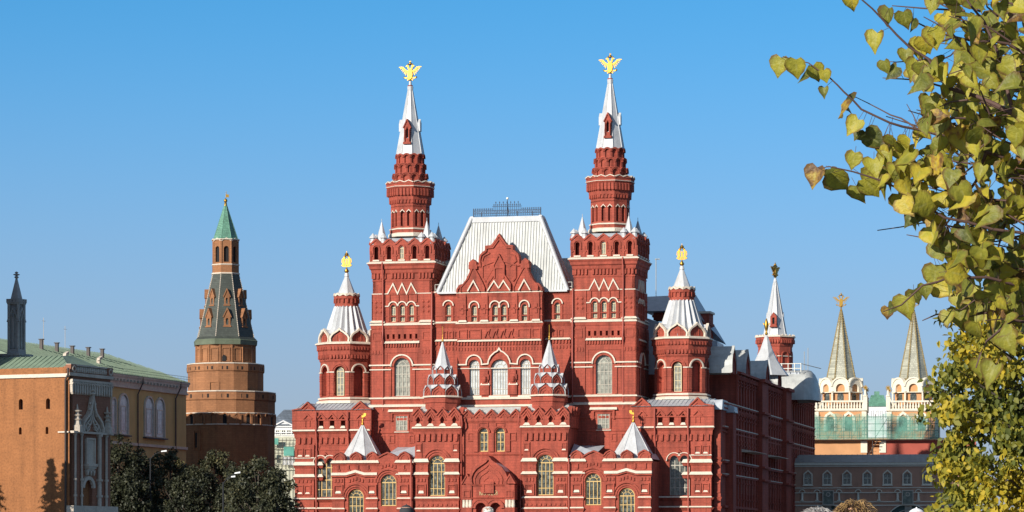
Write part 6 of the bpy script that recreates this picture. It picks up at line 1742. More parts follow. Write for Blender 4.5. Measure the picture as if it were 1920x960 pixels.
def gate_tower(pxc, hwp):
    k_ = GP.Y0 / FPX
    c = gx(pxc, GV + 3.6); hw_ = hwp * k_
    zz = lambda py: GP.z(py, pxc, GV)
    zc_ = lambda py: GP.z(py, pxc, GV + hw_)
    y0 = GV; cy = GV + hw_
    T0 = TR((c, cy, 0))
    body, cr, dk = MB(T0), MB(T0), MB(T0)
    body.box(-hw_, hw_, -hw_, hw_, zz(824), zz(770))
    body.lathe([(hw_ * 0.74, zz(771)), (hw_ * 0.74, zz(728))], 8)
    cr.lathe([(hw_, zz(772)), (hw_ + 0.25, zz(770)), (hw_ + 0.25, zz(767)), (hw_, zz(766))], 4)
    for k in range(4):
        cr.T = dk.T = body.T = T0 @ RZ(k * PI / 2)
        for q in (-0.93, -0.3, 0.33, 0.93) if False else (-0.95, 0.95): cr.box(q * hw_ - 0.35, q * hw_ + 0.35, -hw_ - 0.2, -hw_, zz(822), zz(772))
        for q in (-0.4, 0.34):
            x = q * hw_
            cr.ribbon([(x - 0.8, zz(808)), (x - 0.8, zz(784)), (x - 0.6, zz(779)), (x, zz(774)), (x + 0.6, zz(779)), (x + 0.8, zz(784)), (x + 0.8, zz(808))], 0.36, -hw_ - 0.22, -hw_)
            dk.prism(arch(x, zz(807), zz(788), 1.1, 8), -hw_ - 0.05, -hw_ - 0.003)
        cr.box(-hw_ - 0.15, hw_ + 0.15, -hw_ - 0.2, -hw_ + 0.1, zz(754), zz(751)); cr.box(-hw_ - 0.1, hw_ + 0.1, -hw_ - 0.15, -hw_ + 0.1, zz(769), zz(766))
        n = 17
        for i in range(n):
            x = -hw_ + 0.35 + (2 * hw_ - 0.7) * i / (n - 1); cr.lathe([(0.1, zz(767)), (0.16, zz(762)), (0.09, zz(757)), (0.12, zz(754))], 6, x, -hw_)
    for qx in (-1, 1):
        for qy in (-1, 1):
            cr.T = T0; x, y = qx * hw_, qy * hw_
            cr.box(x - 0.3, x + 0.3, y - 0.3, y + 0.3, zz(770), zz(743)); cr.lathe([(0.42, zz(743)), (0.2, zz(740)), (0.16, zz(733)), (0.05, zz(731))], 8, x, y)
            g_ = MB(T0); zq_ = zz(727)
            for a in range(4):
                t = a * PI / 4; g_.ribbon([(x - 0.4 * math.cos(t), zq_ - 0.4 * math.sin(t)), (x + 0.4 * math.cos(t), zq_ + 0.4 * math.sin(t))], 0.12, y - 0.06, y + 0.06)
            g_.tube([(x, y, zz(732)), (x, y, zz(729))], 0.05, 4); g_.build('star_finial', M['gold'], gt)
    apb = hw_ * 0.84
    for k in range(8):
        T = T0 @ RZ(k * PI / 4); cr.T = dk.T = body.T = T
        w = 2 * apb * math.tan(PI / 8)
        dk.prism(arch(0, zz(752), zz(741), w * 0.36, 6), -hw_ * 0.74 - 0.04, -hw_ * 0.74)
        cr.lathe([(0.2, zz(753)), (0.14, zz(750)), (0.14, zz(736)), (0.24, zz(733))], 8, -w * 0.46, -apb)
        o = [(-w / 2, zz(735)), (-w / 2, zz(726))] + arc(0, zz(724), w * 0.48, 10)[0:] + [(w / 2, zz(726)), (w / 2, zz(735))]
        cr.panel(o, [arch(0, zz(734.5), zz(727), w * 0.5, 8)], -apb, 0.5)
        cr.ribbon(arc(0, zz(724), w * 0.5, 10), 0.22, -apb - 0.15, -apb + 0.5)
    cr.T = T0
    body.T = T0; body.lathe([(apb - 0.4, zz(735)), (apb - 0.4, zz(716))], 8)
    cr.lathe([(apb + 0.1, zz(735.5)), (apb + 0.1, zz(734))], 8)
    bo = body.build('belfry', M['gate_orange'], gt); cr.build('trim', M['gate_cream'], bo); dk.build('opening', M['glass_dark'], bo)
    tn, rb_ = MB(T0), MB(T0)
    ap = 26.5 * k_
    tn.lathe([(ap * 1.08, zc_(714)), (ap, zc_(710)), (0.12, zc_(583))], 8)
    for k in range(8):
        a = R(22.5 + 45 * k); P0 = Vector((ap * c_ * math.cos(a), ap * c_ * math.sin(a), zc_(710))); P1 = Vector((0.12 * math.cos(a), 0.12 * math.sin(a), zc_(583)))
        rb_.tube([P0, P1], 0.1, 4)
        for i in range(40):
            p = P0.lerp(P1, i / 40); rb_.box(p.x - 0.12, p.x + 0.12, p.y - 0.12, p.y + 0.12, p.z - 0.07, p.z + 0.07)
    rb_.lathe([(ap * 1.1, zc_(715)), (ap * 1.12, zc_(712)), (ap, zc_(710.5))], 8)
    to = tn.build('tent_roof', M['tent_tile'], gt); rb_.build('ribs', M['tent_rib'], to, False)
    gg = MB(T0); gg.lathe([(0.16, zc_(586)), (0.2, zc_(583)), (0.1, zc_(579)), (0.1, zc_(577))], 8); gg.build('collar', M['gold'], to)
    eagle(T0 @ TR((0, 0, zc_(575))), 2.0, to)
gate_tower(1577, 47)
gate_tower(1713, 47)
# scaffolding and netting round the belfries
sc_ = MB(); v = GV - 1.4
gs = lambda py: GP.z(py, 1600, v)
for i in range(18):
    x = gx(1508, v) + (gx(1760, v) - gx(1508, v)) * i / 17; sc_.tube([(x, v, gs(824)), (x, v, gs(777 if i not in (0,) else 790))], 0.05, 4)
for py in (782, 795, 808, 821): sc_.tube([(gx(1508, v), v, gs(py)), (gx(1760, v), v, gs(py))], 0.05, 4)
for i in range(0, 17, 3):
    xA = gx(1508, v) + (gx(1760, v) - gx(1508, v)) * i / 17; sc_.tube([(xA, v, gs(821)), (xA + 2, v, gs(782))], 0.04, 4)
sc_.box(gx(1508, v), gx(1760, v), v, v + 1.2, gs(824), gs(822.5), 1)
for i in range(5): sc_.tube([(gx(1628 + 3 * i, v), v + 0.5, gs(852 - 6 * i)), (gx(1640 + 3 * i, v), v + 0.5, gs(852 - 6 * i))], 0.07, 4, 1)
sc_.tube([(gx(1628, v), v + 0.4, gs(854)), (gx(1646, v), v + 0.4, gs(824))], 0.07, 4); sc_.tube([(gx(1636, v), v + 0.4, gs(854)), (gx(1636, v), v + 0.4, gs(824))], 0.07, 4)
sco = sc_.build('scaffolding', [M['pipe'], M['gate_orange']], gt)
nm = bpy.data.materials.new('green_safety_net'); nm.use_nodes = True
n_, l_ = nm.node_tree.nodes, nm.node_tree.links
b_ = n_['Principled BSDF']; b_.inputs['Base Color'].default_value = (0.16, 0.40, 0.31, 1); b_.inputs['Roughness'].default_value = 0.9
tcn = n_.new('ShaderNodeTexCoord'); nz = n_.new('ShaderNodeTexNoise'); nz.inputs['Scale'].default_value = 0.7; nz.inputs['Detail'].default_value = 5
rp = n_.new('ShaderNodeMapRange'); rp.inputs['From Min'].default_value = 0.35; rp.inputs['From Max'].default_value = 0.65; rp.inputs['To Min'].default_value = 0.25; rp.inputs['To Max'].default_value = 0.62
l_.new(tcn.outputs['Object'], nz.inputs['Vector']); l_.new(nz.outputs['Fac'], rp.inputs['Value']); l_.new(rp.outputs['Result'], b_.inputs['Alpha'])
nt_ = MB(); xs0, xs1 = gx(1508, v), gx(1760, v); nn = 60
vs = []
for j, py in enumerate((824, 812, 800, 788, 778)):
    for i in range(nn + 1):
        x = xs0 + (xs1 - xs0) * i / nn
        vs.append((x, v - 0.15 - 0.12 * math.sin(i * 1.1 + j) * (0.4 + 0.2 * j), gs(py) + (0.25 * math.sin(i * 0.55) if j == 4 else 0)))
nt_.add(vs, [(j * (nn + 1) + i, j * (nn + 1) + i + 1, (j + 1) * (nn + 1) + i + 1, (j + 1) * (nn + 1) + i) for j in range(4) for i in range(nn)], smooth=True)
nt_.add([(xs0, v - 0.15, gs(824)), (xs0, v - 0.15, gs(778)), (xs0 + 0.3, v + 7, gs(778)), (xs0 + 0.3, v + 7, gs(824))], [(0, 1, 2, 3)])
nt_.build('safety_net', nm, sco)
# a house far behind, between the two towers
FB = Frame(1628, 620.0, -5); fb = thing('far_house', 'distant blue-green roofed house seen between the gate towers', 'house', (FB.X0, FB.Y0, 0), FB.a)
m = MB(); m.box(0, FB.x(1662), 0, 8, 0, FB.z(762, 1645)); 
for i in range(4): m.ribbon(rect(0.5 + 0.9 * i, 0.9 + 0.9 * i, FB.z(785, 1645), FB.z(770, 1645)), 0.12, -0.1, 0, closed=True)
m.build('wall', M['far_white'], fb)
m = MB(); zf_ = lambda py: FB.z(py, 1645)
m.hexa([(-0.2, -0.2, zf_(762)), (3.7, -0.2, zf_(762)), (3.7, 8, zf_(762)), (-0.2, 8, zf_(762))], [(0.6, 1.5, zf_(740)), (3.0, 1.5, zf_(740)), (3.0, 5, zf_(740)), (0.6, 5, zf_(740))]); m.box(1.2, 2.2, 1.6, 2.6, zf_(742), zf_(733)); m.build('roof', M['verdigris'], fb)

# ---------------------------------------------------------------- street lamps among the dark trees
M['lamp_metal'] = mat('shade_dark_lamp_metal', (0.028, 0.03, 0.033), 0.8, 0.1, spec=0.2)  # shade put into the metal colour, since the poles stand in sun
M['lamp_glass'] = mat('pale_lamp_glass', (0.75, 0.76, 0.76), 0.3, 0.04)
def lamp(px, py, Y, arms, label):
    p = at(px, py, Y)
    t = thing('street_lamp', label, 'street lamp', (p.x, Y, 0), 0, 'street lamps by the dark trees')
    m = MB(); m.tube([(0, 0, 0), (0, 0, p.z * 0.5), (0, 0, p.z)], 0.12, 8, r1=0.08); m.lathe([(0.25, 0), (0.2, 0.8), (0.13, 1.0)], 8); m.build('pole', M['lamp_metal'], t)
    for dx, dz, y in arms:
        a = MB(); a.tube([(0, 0, p.z - 0.15), (dx * 0.3, y * 0.5, p.z + dz * 0.55), (dx * 0.7, y, p.z + dz * 0.9)], 0.05, 6); ao = a.build('arm', M['lamp_metal'], t)
        h = MB(); q0, q1 = Vector((dx * 0.66, y, p.z + dz * 0.88)), Vector((dx, y, p.z + dz)); d = (q1 - q0)
        h.hexa([q0 + Vector((0, -0.14, -0.03)), q1 + Vector((0, -0.16, -0.08)), q1 + Vector((0, 0.16, -0.08)), q0 + Vector((0, 0.14, -0.03))], [q0 + Vector((0.02, -0.1, 0.1)), q1 + Vector((0, -0.14, 0.1)), q1 + Vector((0, 0.14, 0.1)), q0 + Vector((0.02, 0.1, 0.1))])
        h.build('lamp_head', M['lamp_glass'], ao)
lamp(282, 858, 383.0, ((1.95, 0.8, 0.0),), 'tall grey street lamp with a single arm before the yellow building')
lamp(418.5, 904, 346.0, ((1.85, 1.05, 0.0), (1.35, 0.6, -0.5)), 'grey street lamp with two arms before the round brick tower')

# ================================================================ trees
def leaf_mat(name, stops, trans=0.35, rough=0.55, noise=(0.0, 3.0)):
    """leaf colour varies from leaf to leaf through the mesh's own leaf_tone attribute"""
    m = bpy.data.materials.new(name); m.use_nodes = True
    n, l = m.node_tree.nodes, m.node_tree.links
    b = n['Principled BSDF']; b.inputs['Roughness'].default_value = rough; b.inputs['Specular IOR Level'].default_value = 0.35
    at_ = n.new('ShaderNodeAttribute'); at_.attribute_name = 'leaf_tone'
    rp = n.new('ShaderNodeValToRGB')
    e = rp.color_ramp.elements
    e[0].position, e[0].color = stops[0][0], (*stops[0][1], 1)
    e[1].position, e[1].color = stops[-1][0], (*stops[-1][1], 1)
    for p, c in stops[1:-1]:
        x = e.new(p); x.color = (*c, 1)
    src = at_.outputs['Fac']
    if noise[0]:
        tc_ = n.new('ShaderNodeTexCoord'); nz = n.new('ShaderNodeTexNoise'); nz.inputs['Scale'].default_value = noise[1]; nz.inputs['Detail'].default_value = 4
        l.new(tc_.outputs['Object'], nz.inputs['Vector'])
        mr = n.new('ShaderNodeMapRange'); mr.inputs['To Min'].default_value = -noise[0]; mr.inputs['To Max'].default_value = noise[0]
        mr.inputs['From Min'].default_value = 0.25; mr.inputs['From Max'].default_value = 0.75
        ad = n.new('ShaderNodeMath'); l.new(nz.outputs['Fac'], mr.inputs['Value']); l.new(at_.outputs['Fac'], ad.inputs[0]); l.new(mr.outputs['Result'], ad.inputs[1]); src = ad.outputs[0]
    l.new(src, rp.inputs['Fac']); l.new(rp.outputs['Color'], b.inputs['Base Color'])
    col = rp.outputs['Color']
    if noise[0]:
        ar_ = n.new('ShaderNodeAttribute'); ar_.attribute_name = 'leaf_rim'
        n2 = n.new('ShaderNodeTexNoise'); n2.inputs['Scale'].default_value = 16; n2.inputs['Detail'].default_value = 4
        l.new(tc_.outputs['Object'], n2.inputs['Vector'])
        ad2 = n.new('ShaderNodeMath'); ad2.operation = 'ADD'; l.new(ar_.outputs['Fac'], ad2.inputs[0]); l.new(n2.outputs['Fac'], ad2.inputs[1])
        r2 = n.new('ShaderNodeMapRange'); r2.inputs['From Min'].default_value = 1.22; r2.inputs['From Max'].default_value = 1.5; r2.inputs['To Max'].default_value = 0.8
        l.new(ad2.outputs[0], r2.inputs['Value'])
        mb = n.new('ShaderNodeMix'); mb.data_type = 'RGBA'; mb.inputs['B'].default_value = (0.16, 0.085, 0.03, 1)
        l.new(r2.outputs['Result'], mb.inputs['Factor']); l.new(col, mb.inputs['A'])
        r3 = n.new('ShaderNodeMapRange'); r3.inputs['From Min'].default_value = 0.0; r3.inputs['From Max'].default_value = 0.16; r3.inputs['To Min'].default_value = 0.4; r3.inputs['To Max'].default_value = 0.0
        l.new(ar_.outputs['Fac'], r3.inputs['Value'])
        mv = n.new('ShaderNodeMix'); mv.data_type = 'RGBA'; mv.inputs['B'].default_value = (0.46, 0.45, 0.16, 1)
        l.new(r3.outputs['Result'], mv.inputs['Factor']); l.new(mb.outputs['Result'], mv.inputs['A'])
        col = mv.outputs['Result']; l.new(col, b.inputs['Base Color'])
        bp = n.new('ShaderNodeBump'); bp.inputs['Strength'].default_value = 0.5; bp.inputs['Distance'].default_value = 0.01
        n3 = n.new('ShaderNodeTexNoise'); n3.inputs['Scale'].default_value = 60; n3.inputs['Detail'].default_value = 3
        l.new(tc_.outputs['Object'], n3.inputs['Vector']); l.new(n3.outputs['Fac'], bp.inputs['Height']); l.new(bp.outputs['Normal'], b.inputs['Normal'])
    tr = n.new('ShaderNodeBsdfTranslucent'); l.new(col, tr.inputs['Color'])
    mx = n.new('ShaderNodeMixShader'); mx.inputs['Fac'].default_value = trans
    l.new(b.outputs['BSDF'], mx.inputs[1]); l.new(tr.outputs['BSDF'], mx.inputs[2]); l.new(mx.outputs['Shader'], n['Material Output'].inputs['Surface'])
    return m
M['bark'] = mat('grey_brown_bark', (0.09, 0.07, 0.055), 0.95, 0.3, 4, bump=0.6)
M['twig'] = mat('brown_twig', (0.10, 0.055, 0.045), 0.8, 0.2, 6)
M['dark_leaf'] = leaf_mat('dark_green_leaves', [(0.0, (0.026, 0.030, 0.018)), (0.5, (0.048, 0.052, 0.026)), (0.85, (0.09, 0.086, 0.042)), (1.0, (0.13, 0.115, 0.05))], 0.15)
M['yellow_leaf'] = leaf_mat('yellowing_leaves', [(0.0, (0.045, 0.060, 0.018)), (0.4, (0.12, 0.14, 0.025)), (0.7, (0.30, 0.27, 0.03)), (1.0, (0.55, 0.40, 0.03))], 0.35)
M['lime_leaf'] = leaf_mat('lime_tree_leaves', [(0.0, (0.07, 0.085, 0.020)), (0.25, (0.20, 0.21, 0.035)), (0.6, (0.43, 0.39, 0.045)), (0.84, (0.60, 0.46, 0.05)), (0.95, (0.32, 0.18, 0.05)), (1.0, (0.16, 0.09, 0.04))], 0.36, 0.5, (0.14, 30.0))

class Leaves:
    def __init__(s): s.v, s.f, s.t, s.r = [], [], [], []
    def leaf(s, p, d, nrm, size, tone, heart=False, curl=0.15):
        """one leaf: d runs from stalk to tip, nrm is its upper side"""
        d = d.normalized(); side = d.cross(nrm)
        if side.length < 1e-4: side = d.orthogonal()
        side.normalize(); nn = side.cross(d)
        o = len(s.v)
        if heart:
            L = [(0.10, 0.0), (-0.03, 0.24), (0.10, 0.45), (0.34, 0.52), (0.62, 0.40), (0.84, 0.17), (1.08, 0.0)]
            mid = [(0.10, 0), (0.34, 0), (0.62, 0), (1.08, 0)]
            pts = [(a, b, curl * abs(b) * 1.6 - 0.22 * curl * a * a * 4) for a, b in L] + [(a, -b, curl * abs(b) * 1.6 - 0.22 * curl * a * a * 4) for a, b in L[1:-1]]
            # vertices: 0 base, 1..5 right rim, 6 tip, 7..11 left rim, 12 and 13 on the midrib
            pts += [(0.36, 0, -0.22 * curl * 0.5), (0.66, 0, -0.22 * curl * 1.8)]
            s.v += [p + (d * a + side * b + nn * c) * size for a, b, c in pts]
            s.r += [0.4] + [1.0] * 11 + [0.0, 0.0]
            fs = [(0, 1, 2, 12), (2, 3, 12), (12, 3, 4, 13), (13, 4, 5), (13, 5, 6), (0, 12, 8, 7), (8, 12, 9), (12, 13, 10, 9), (13, 11, 10), (13, 6, 11)]
        else:
            pts = [(0, 0, 0), (0.35, 0.36, curl * 0.5), (0.75, 0.24, curl * 0.2), (1.05, 0, -curl * 0.4), (0.75, -0.24, curl * 0.2), (0.35, -0.36, curl * 0.5)]
            s.v += [p + (d * a + side * b + nn * c) * size for a, b, c in pts]
            s.r += [0.3] * 6
            fs = [(0, 1, 2, 3), (0, 3, 4, 5)]
        s.f += [tuple(o + i for i in f) for f in fs]
        s.t += [tone] * len(pts)
    def build(s, name, m, parent):
        me = bpy.data.meshes.new(name); me.from_pydata([tuple(v) for v in s.v], [], s.f); me.materials.append(m)
        at_ = me.attributes.new('leaf_tone', 'FLOAT', 'POINT'); at_.data.foreach_set('value', s.t)
        a2 = me.attributes.new('leaf_rim', 'FLOAT', 'POINT'); a2.data.foreach_set('value', s.r)
        me.polygons.foreach_set('use_smooth', [True] * len(me.polygons)); me.update()
        o = bpy.data.objects.new(name, me); COL.objects.link(o); o.parent = parent
        return o
def rnd(): return Vector((random.gauss(0, 1), random.gauss(0, 1), random.gauss(0, 1)))

# ---------------------------------------------------------------- the dark trees in front of the fortress
def dark_tree(px, py_top, wpx, Y, label, tone0):
    top = at(px, py_top, Y); H = top.z; rx = wpx * Y / FPX / 2 * 1.12
    t = thing('leafy_tree', label, 'tree', (top.x, Y, 0), random.uniform(0, 6), 'dark trees below the fortress')
    tr = MB(); tr.tube([(0, 0, 0), (0.1, 0.05, H * 0.3), (0.0, 0.1, H * 0.6), (0.05, 0, H * 0.85)], 0.28, 8, r1=0.06)
    tips = []
    for i in range(9):
        a = random.uniform(0, 6.28); z0 = H * random.uniform(0.25, 0.55); r = rx * random.uniform(0.5, 0.9); z1 = z0 + H * random.uniform(0.1, 0.35)
        tr.tube([(0.03, 0.05, z0), (r * 0.5 * math.cos(a), r * 0.5 * math.sin(a), (z0 + z1) / 2 + 0.2), (r * math.cos(a), r * math.sin(a), z1)], 0.1, 5, r1=0.03)
    tr.build('trunk', M['bark'], t, False)
    lv = Leaves()
    cl = []
    for i in range(110):
        u = rnd().normalized(); k = random.uniform(0.45, 1.0) ** 0.5
        zc_ = H * 0.50; rz = H * 0.49
        cl.append((Vector((u.x * rx * k, u.y * rx * k, zc_ + u.z * rz * k * (0.98 if u.z > 0 else 1.1))), random.uniform(0.5, 1.0), random.uniform(-0.2, 0.2)))
    for c, r, dt in cl:
        for i in range(85):
            p = c + rnd().normalized() * r * random.uniform(0.3, 1.05) * Vector((1, 1, 0.8)).length / 1.6
            if p.z > H: p.z = H - random.uniform(0, 0.4)
            d = rnd(); d.z -= 0.6
            nr = rnd(); nr.z += 1.2
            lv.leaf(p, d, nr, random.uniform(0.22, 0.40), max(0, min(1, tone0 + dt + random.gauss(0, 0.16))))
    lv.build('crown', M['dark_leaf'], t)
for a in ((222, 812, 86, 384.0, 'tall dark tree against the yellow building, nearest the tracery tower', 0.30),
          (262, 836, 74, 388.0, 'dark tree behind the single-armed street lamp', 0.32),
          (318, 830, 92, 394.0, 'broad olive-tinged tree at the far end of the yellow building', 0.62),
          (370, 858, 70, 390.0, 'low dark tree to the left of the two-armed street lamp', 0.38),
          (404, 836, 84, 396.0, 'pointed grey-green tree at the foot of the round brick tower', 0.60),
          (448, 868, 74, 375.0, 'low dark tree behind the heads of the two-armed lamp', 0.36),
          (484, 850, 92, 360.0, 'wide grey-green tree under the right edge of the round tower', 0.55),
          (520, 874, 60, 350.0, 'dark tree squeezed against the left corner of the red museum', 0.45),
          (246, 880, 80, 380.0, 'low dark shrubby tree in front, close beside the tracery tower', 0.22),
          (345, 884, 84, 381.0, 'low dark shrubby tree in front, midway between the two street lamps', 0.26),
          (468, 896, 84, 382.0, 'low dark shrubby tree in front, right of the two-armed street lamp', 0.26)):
    dark_tree(*a)

# ---------------------------------------------------------------- spruces that throw their shadows on the orange wall (they stand left of the picture)
M['needle'] = leaf_mat('spruce_needles', [(0.0, (0.02, 0.035, 0.03)), (1.0, (0.06, 0.09, 0.08))], 0.05)
def spruce(x, y, H, label, wide):
    t = thing('spruce_tree', label, 'tree', (x, y, 0), 0, 'spruces before the orange tower')
    tr = MB(); tr.tube([(0, 0, 0), (0, 0, H)], 0.22, 8, r1=0.03); tr.build('trunk', M['bark'], t, False)
    lv = Leaves()
    z = 1.0
    while z < H - 0.1:
        r = (H - z) * wide + 0.12
        for i in range(13):
            a = random.uniform(0, 6.28); rr = r * random.uniform(0.75, 1.1); d = Vector((math.cos(a), math.sin(a), -0.25))
            for k in range(12):
                q = d * rr * (k + 1) / 12; q.z += z
                lv.leaf(q, d + rnd() * 0.45, Vector((0, 0, 1)) + rnd() * 0.3, 0.42 * (1.1 - k / 18), random.random())
        z += 0.5
    lv.build('crown', M['needle'], t)
# walk from the wall back along the sunlight until well left of the picture
for px, py, back, wide, lab in ((96, 858, 16.0, 0.30, 'spruce off the left of the picture, its shadow on the orange wall'), (124, 864, 14.0, 0.26, 'slimmer spruce beside it, throwing its shadow by the rain pipe'), (-14, 878, 15.0, 0.55, 'added broad spruce shape out of view, casting the slanting shadow low on the orange wall')):  # the broad third one is added as caster of the slanting shadow
    x = NK.x(px); zt_w = NK.z(py, px)
    w = Vector((NK.X0 + x * NK.c, NK.Y0 + x * NK.s, zt_w)) + to_sun * back
    spruce(w.x, w.y, w.z, lab, wide)

# ---------------------------------------------------------------- the yellowing tree on the right, in the middle distance
Y2 = 38.0
def inside(poly, x, y):
    c = False; n = len(poly)
    for i in range(n):
        (x1, y1), (x2, y2) = poly[i], poly[i - 1]
        if (y1 > y) != (y2 > y) and x < (x2 - x1) * (y - y1) / (y2 - y1) + x1: c = not c
    return c
base = at(1960, 960, Y2)
yt = thing('yellow_tree', 'dense yellowing tree with small leaves at the lower right', 'tree', (base.x, Y2, ground_z(Y2)))
poly2 = [(1815, 530), (1785, 545), (1752, 560), (1748, 590), (1766, 612), (1752, 640), (1776, 668), (1752, 690), (1760, 718), (1738, 738), (1728, 775), (1742, 800), (1732, 830), (1752, 850), (1742, 880), (1757, 905), (1748, 935), (1742, 985), (1760, 1030), (2180, 1030), (2200, 560), (2100, 470), (1900, 470)]
tr = MB()
top = at(1985, 560, Y2).z
tr.tube([(0, 0, 0), (0.05, 0, 1.2), (0.0, 0.05, 2.6), (0.05, 0, top)], 0.17, 10, r1=0.03)
lv = Leaves()
clumps = []
random.seed(21)
while len(clumps) < 640:
    px, py = random.uniform(1725, 2190), random.uniform(480, 1030)
    if not inside(poly2, px - 16, py): continue
    dep = random.uniform(-1.25, 1.25) * (1 if px > 1800 else 0.6)
    p = at(px, py, Y2 + dep) - Vector((base.x, Y2, ground_z(Y2)))
    p.x = (px - 960) / FPX * Y2 - base.x
    # yellow low down and in patches; rear clumps get inner shade in their colour
    patch = 0.5 + 0.5 * math.sin(px * 0.021 + 1.9 * math.sin(py * 0.013)) * math.cos(py * 0.019 + 0.8)
    yl = 0.22 + 0.42 * patch + 0.22 * (py > 870) + 0.2 * random.random() + (0.16 if 560 < py < 720 and px > 1790 else 0) - (0.22 if dep > 0.5 else 0)
    clumps.append((p, random.uniform(0.10, 0.22), yl))
for i, (p, r, yl) in enumerate(clumps):
    if i % 3 == 0 and p.z > 0.4:
        z0 = max(0.3, p.z - random.uniform(0.4, 0.9))
        tr.tube([(0.02, 0, min(z0, top * 0.95)), (p.x * 0.5, p.y * 0.5, (z0 + p.z) / 2 + 0.08), tuple(p)], 0.022, 5, r1=0.006)
    cn_ = (to_sun + rnd() * 0.45).normalized()
    for k in range(40):
        q = p + rnd().normalized() * r * random.uniform(0.2, 1.25)
        d = rnd() * 0.6 + Vector((0, 0, -0.8)); nr = rnd() * 0.5 + cn_ + Vector((0, 0, 0.25))
        lv.leaf(q, d, nr, random.uniform(0.062, 0.1), max(0, min(1, yl + random.gauss(0, 0.13))), curl=random.uniform(0.05, 0.4))
tr.build('trunk', M['bark'], yt, False)
lv.build('crown', M['yellow_leaf'], yt)

# ---------------------------------------------------------------- the lime tree reaching in from the right, close by
random.seed(5)
Y3 = 13.2
tb = at(2120, 900, Y3)
lt = thing('lime_tree', 'close lime tree reaching in from the upper right with broad yellow-green leaves', 'tree', (tb.x, Y3, ground_z(Y3)))
org = Vector((tb.x, Y3, ground_z(Y3)))
loc = lambda px, py, d=0.0: at(px, py, Y3 + d) - org
wood = MB()
wood.tube([(0, 0, 0), (0.02, 0, 1.2), (0.0, 0.03, 2.4), (-0.03, 0, 3.4), (0, 0, 4.6)], 0.13, 10, r1=0.05)
twigs = [
    ([(2110, 300, 0), (1990, 255, -.1), (1900, 215, -.15), (1830, 180, -.1), (1778, 165, -.1), (1760, 140, -.1), (1740, 110, -.1), (1705, 88, -.12), (1660, 42, -.15), (1612, -4, -.2)], 0.012, 0.003),
    ([(2110, 380, .1), (1960, 320, .1), (1850, 285, .05), (1780, 255, 0), (1722, 243, 0), (1668, 230, -.05), (1615, 205, -.05), (1582, 172, -.08), (1556, 146, -.1), (1516, 118, -.1), (1468, 106, -.12)], 0.008, 0.0018),
    ([(2110, 480, 0), (1960, 450, -.1), (1860, 430, -.15), (1770, 408, -.2), (1700, 366, -.2), (1650, 338, -.2), (1600, 322, -.22), (1553, 312, -.25), (1540, 316, -.25)], 0.008, 0.0018),
    ([(2110, 180, .2), (1980, 130, .2), (1890, 82, .2), (1830, 78, .15), (1770, 64, .1), (1735, 50, .1), (1690, 28, .1), (1662, 22, .1)], 0.008, 0.0018),
    ([(1960, 450, -.1), (1880, 440, .3), (1800, 428, .35), (1730, 418, .3), (1645, 432, .3)], 0.006, 0.0022),
    ([(1778, 165, -.1), (1735, 152, 0), (1690, 148, .05), (1655, 146, .1)], 0.005, 0.0018),
    ([(1740, 110, -.1), (1700, 115, .1), (1660, 115, .15)], 0.004, 0.0016),
    ([(1722, 243, 0), (1690, 222, .02), (1650, 205, .05), (1600, 180, .05)], 0.005, 0.0016),
    ([(1725, 243, 0), (1712, 215, .0), (1700, 195, .02)], 0.003, 0.0014),
    ([(2110, 560, 0), (1960, 540, 0), (1850, 520, -.1), (1780, 520, -.15), (1730, 535, -.2), (1690, 572, -.22), (1655, 585, -.25)], 0.009, 0.002),
    ([(2100, 620, 0), (1980, 610, -.2), (1900, 600, -.3), (1850, 640, -.35), (1830, 690, -.35)], 0.009, 0.003),
    ([(2060, 60, 0), (1960, 20, .1), (1900, 8, .1), (1830, -10, .1)], 0.009, 0.003),
    ([(1900, 215, -.15), (1880, 120, -.1), (1845, 40, -.1), (1800, -20, -.1)], 0.009, 0.004),
    ([(1850, 285, .05), (1830, 340, .1), (1790, 400, .1), (1740, 470, .1)], 0.008, 0.003),
    ([(1990, 255, -.1), (1930, 330, .2), (1890, 400, .3), (1870, 470, .3)], 0.01, 0.004)]
paths = []
for pts, r0, r1 in twigs:
    P = [loc(*p) for p in pts]
    paths.append(P)
    # a slightly crooked line between the listed spots
    Q = [P[0]]
    for i in range(1, len(P)):
        Q.append((P[i - 1] + P[i]) / 2 + rnd() * (P[i] - P[i - 1]).length * 0.02); Q.append(P[i])
    wood.tube(Q, r0, 6, r1=r1)
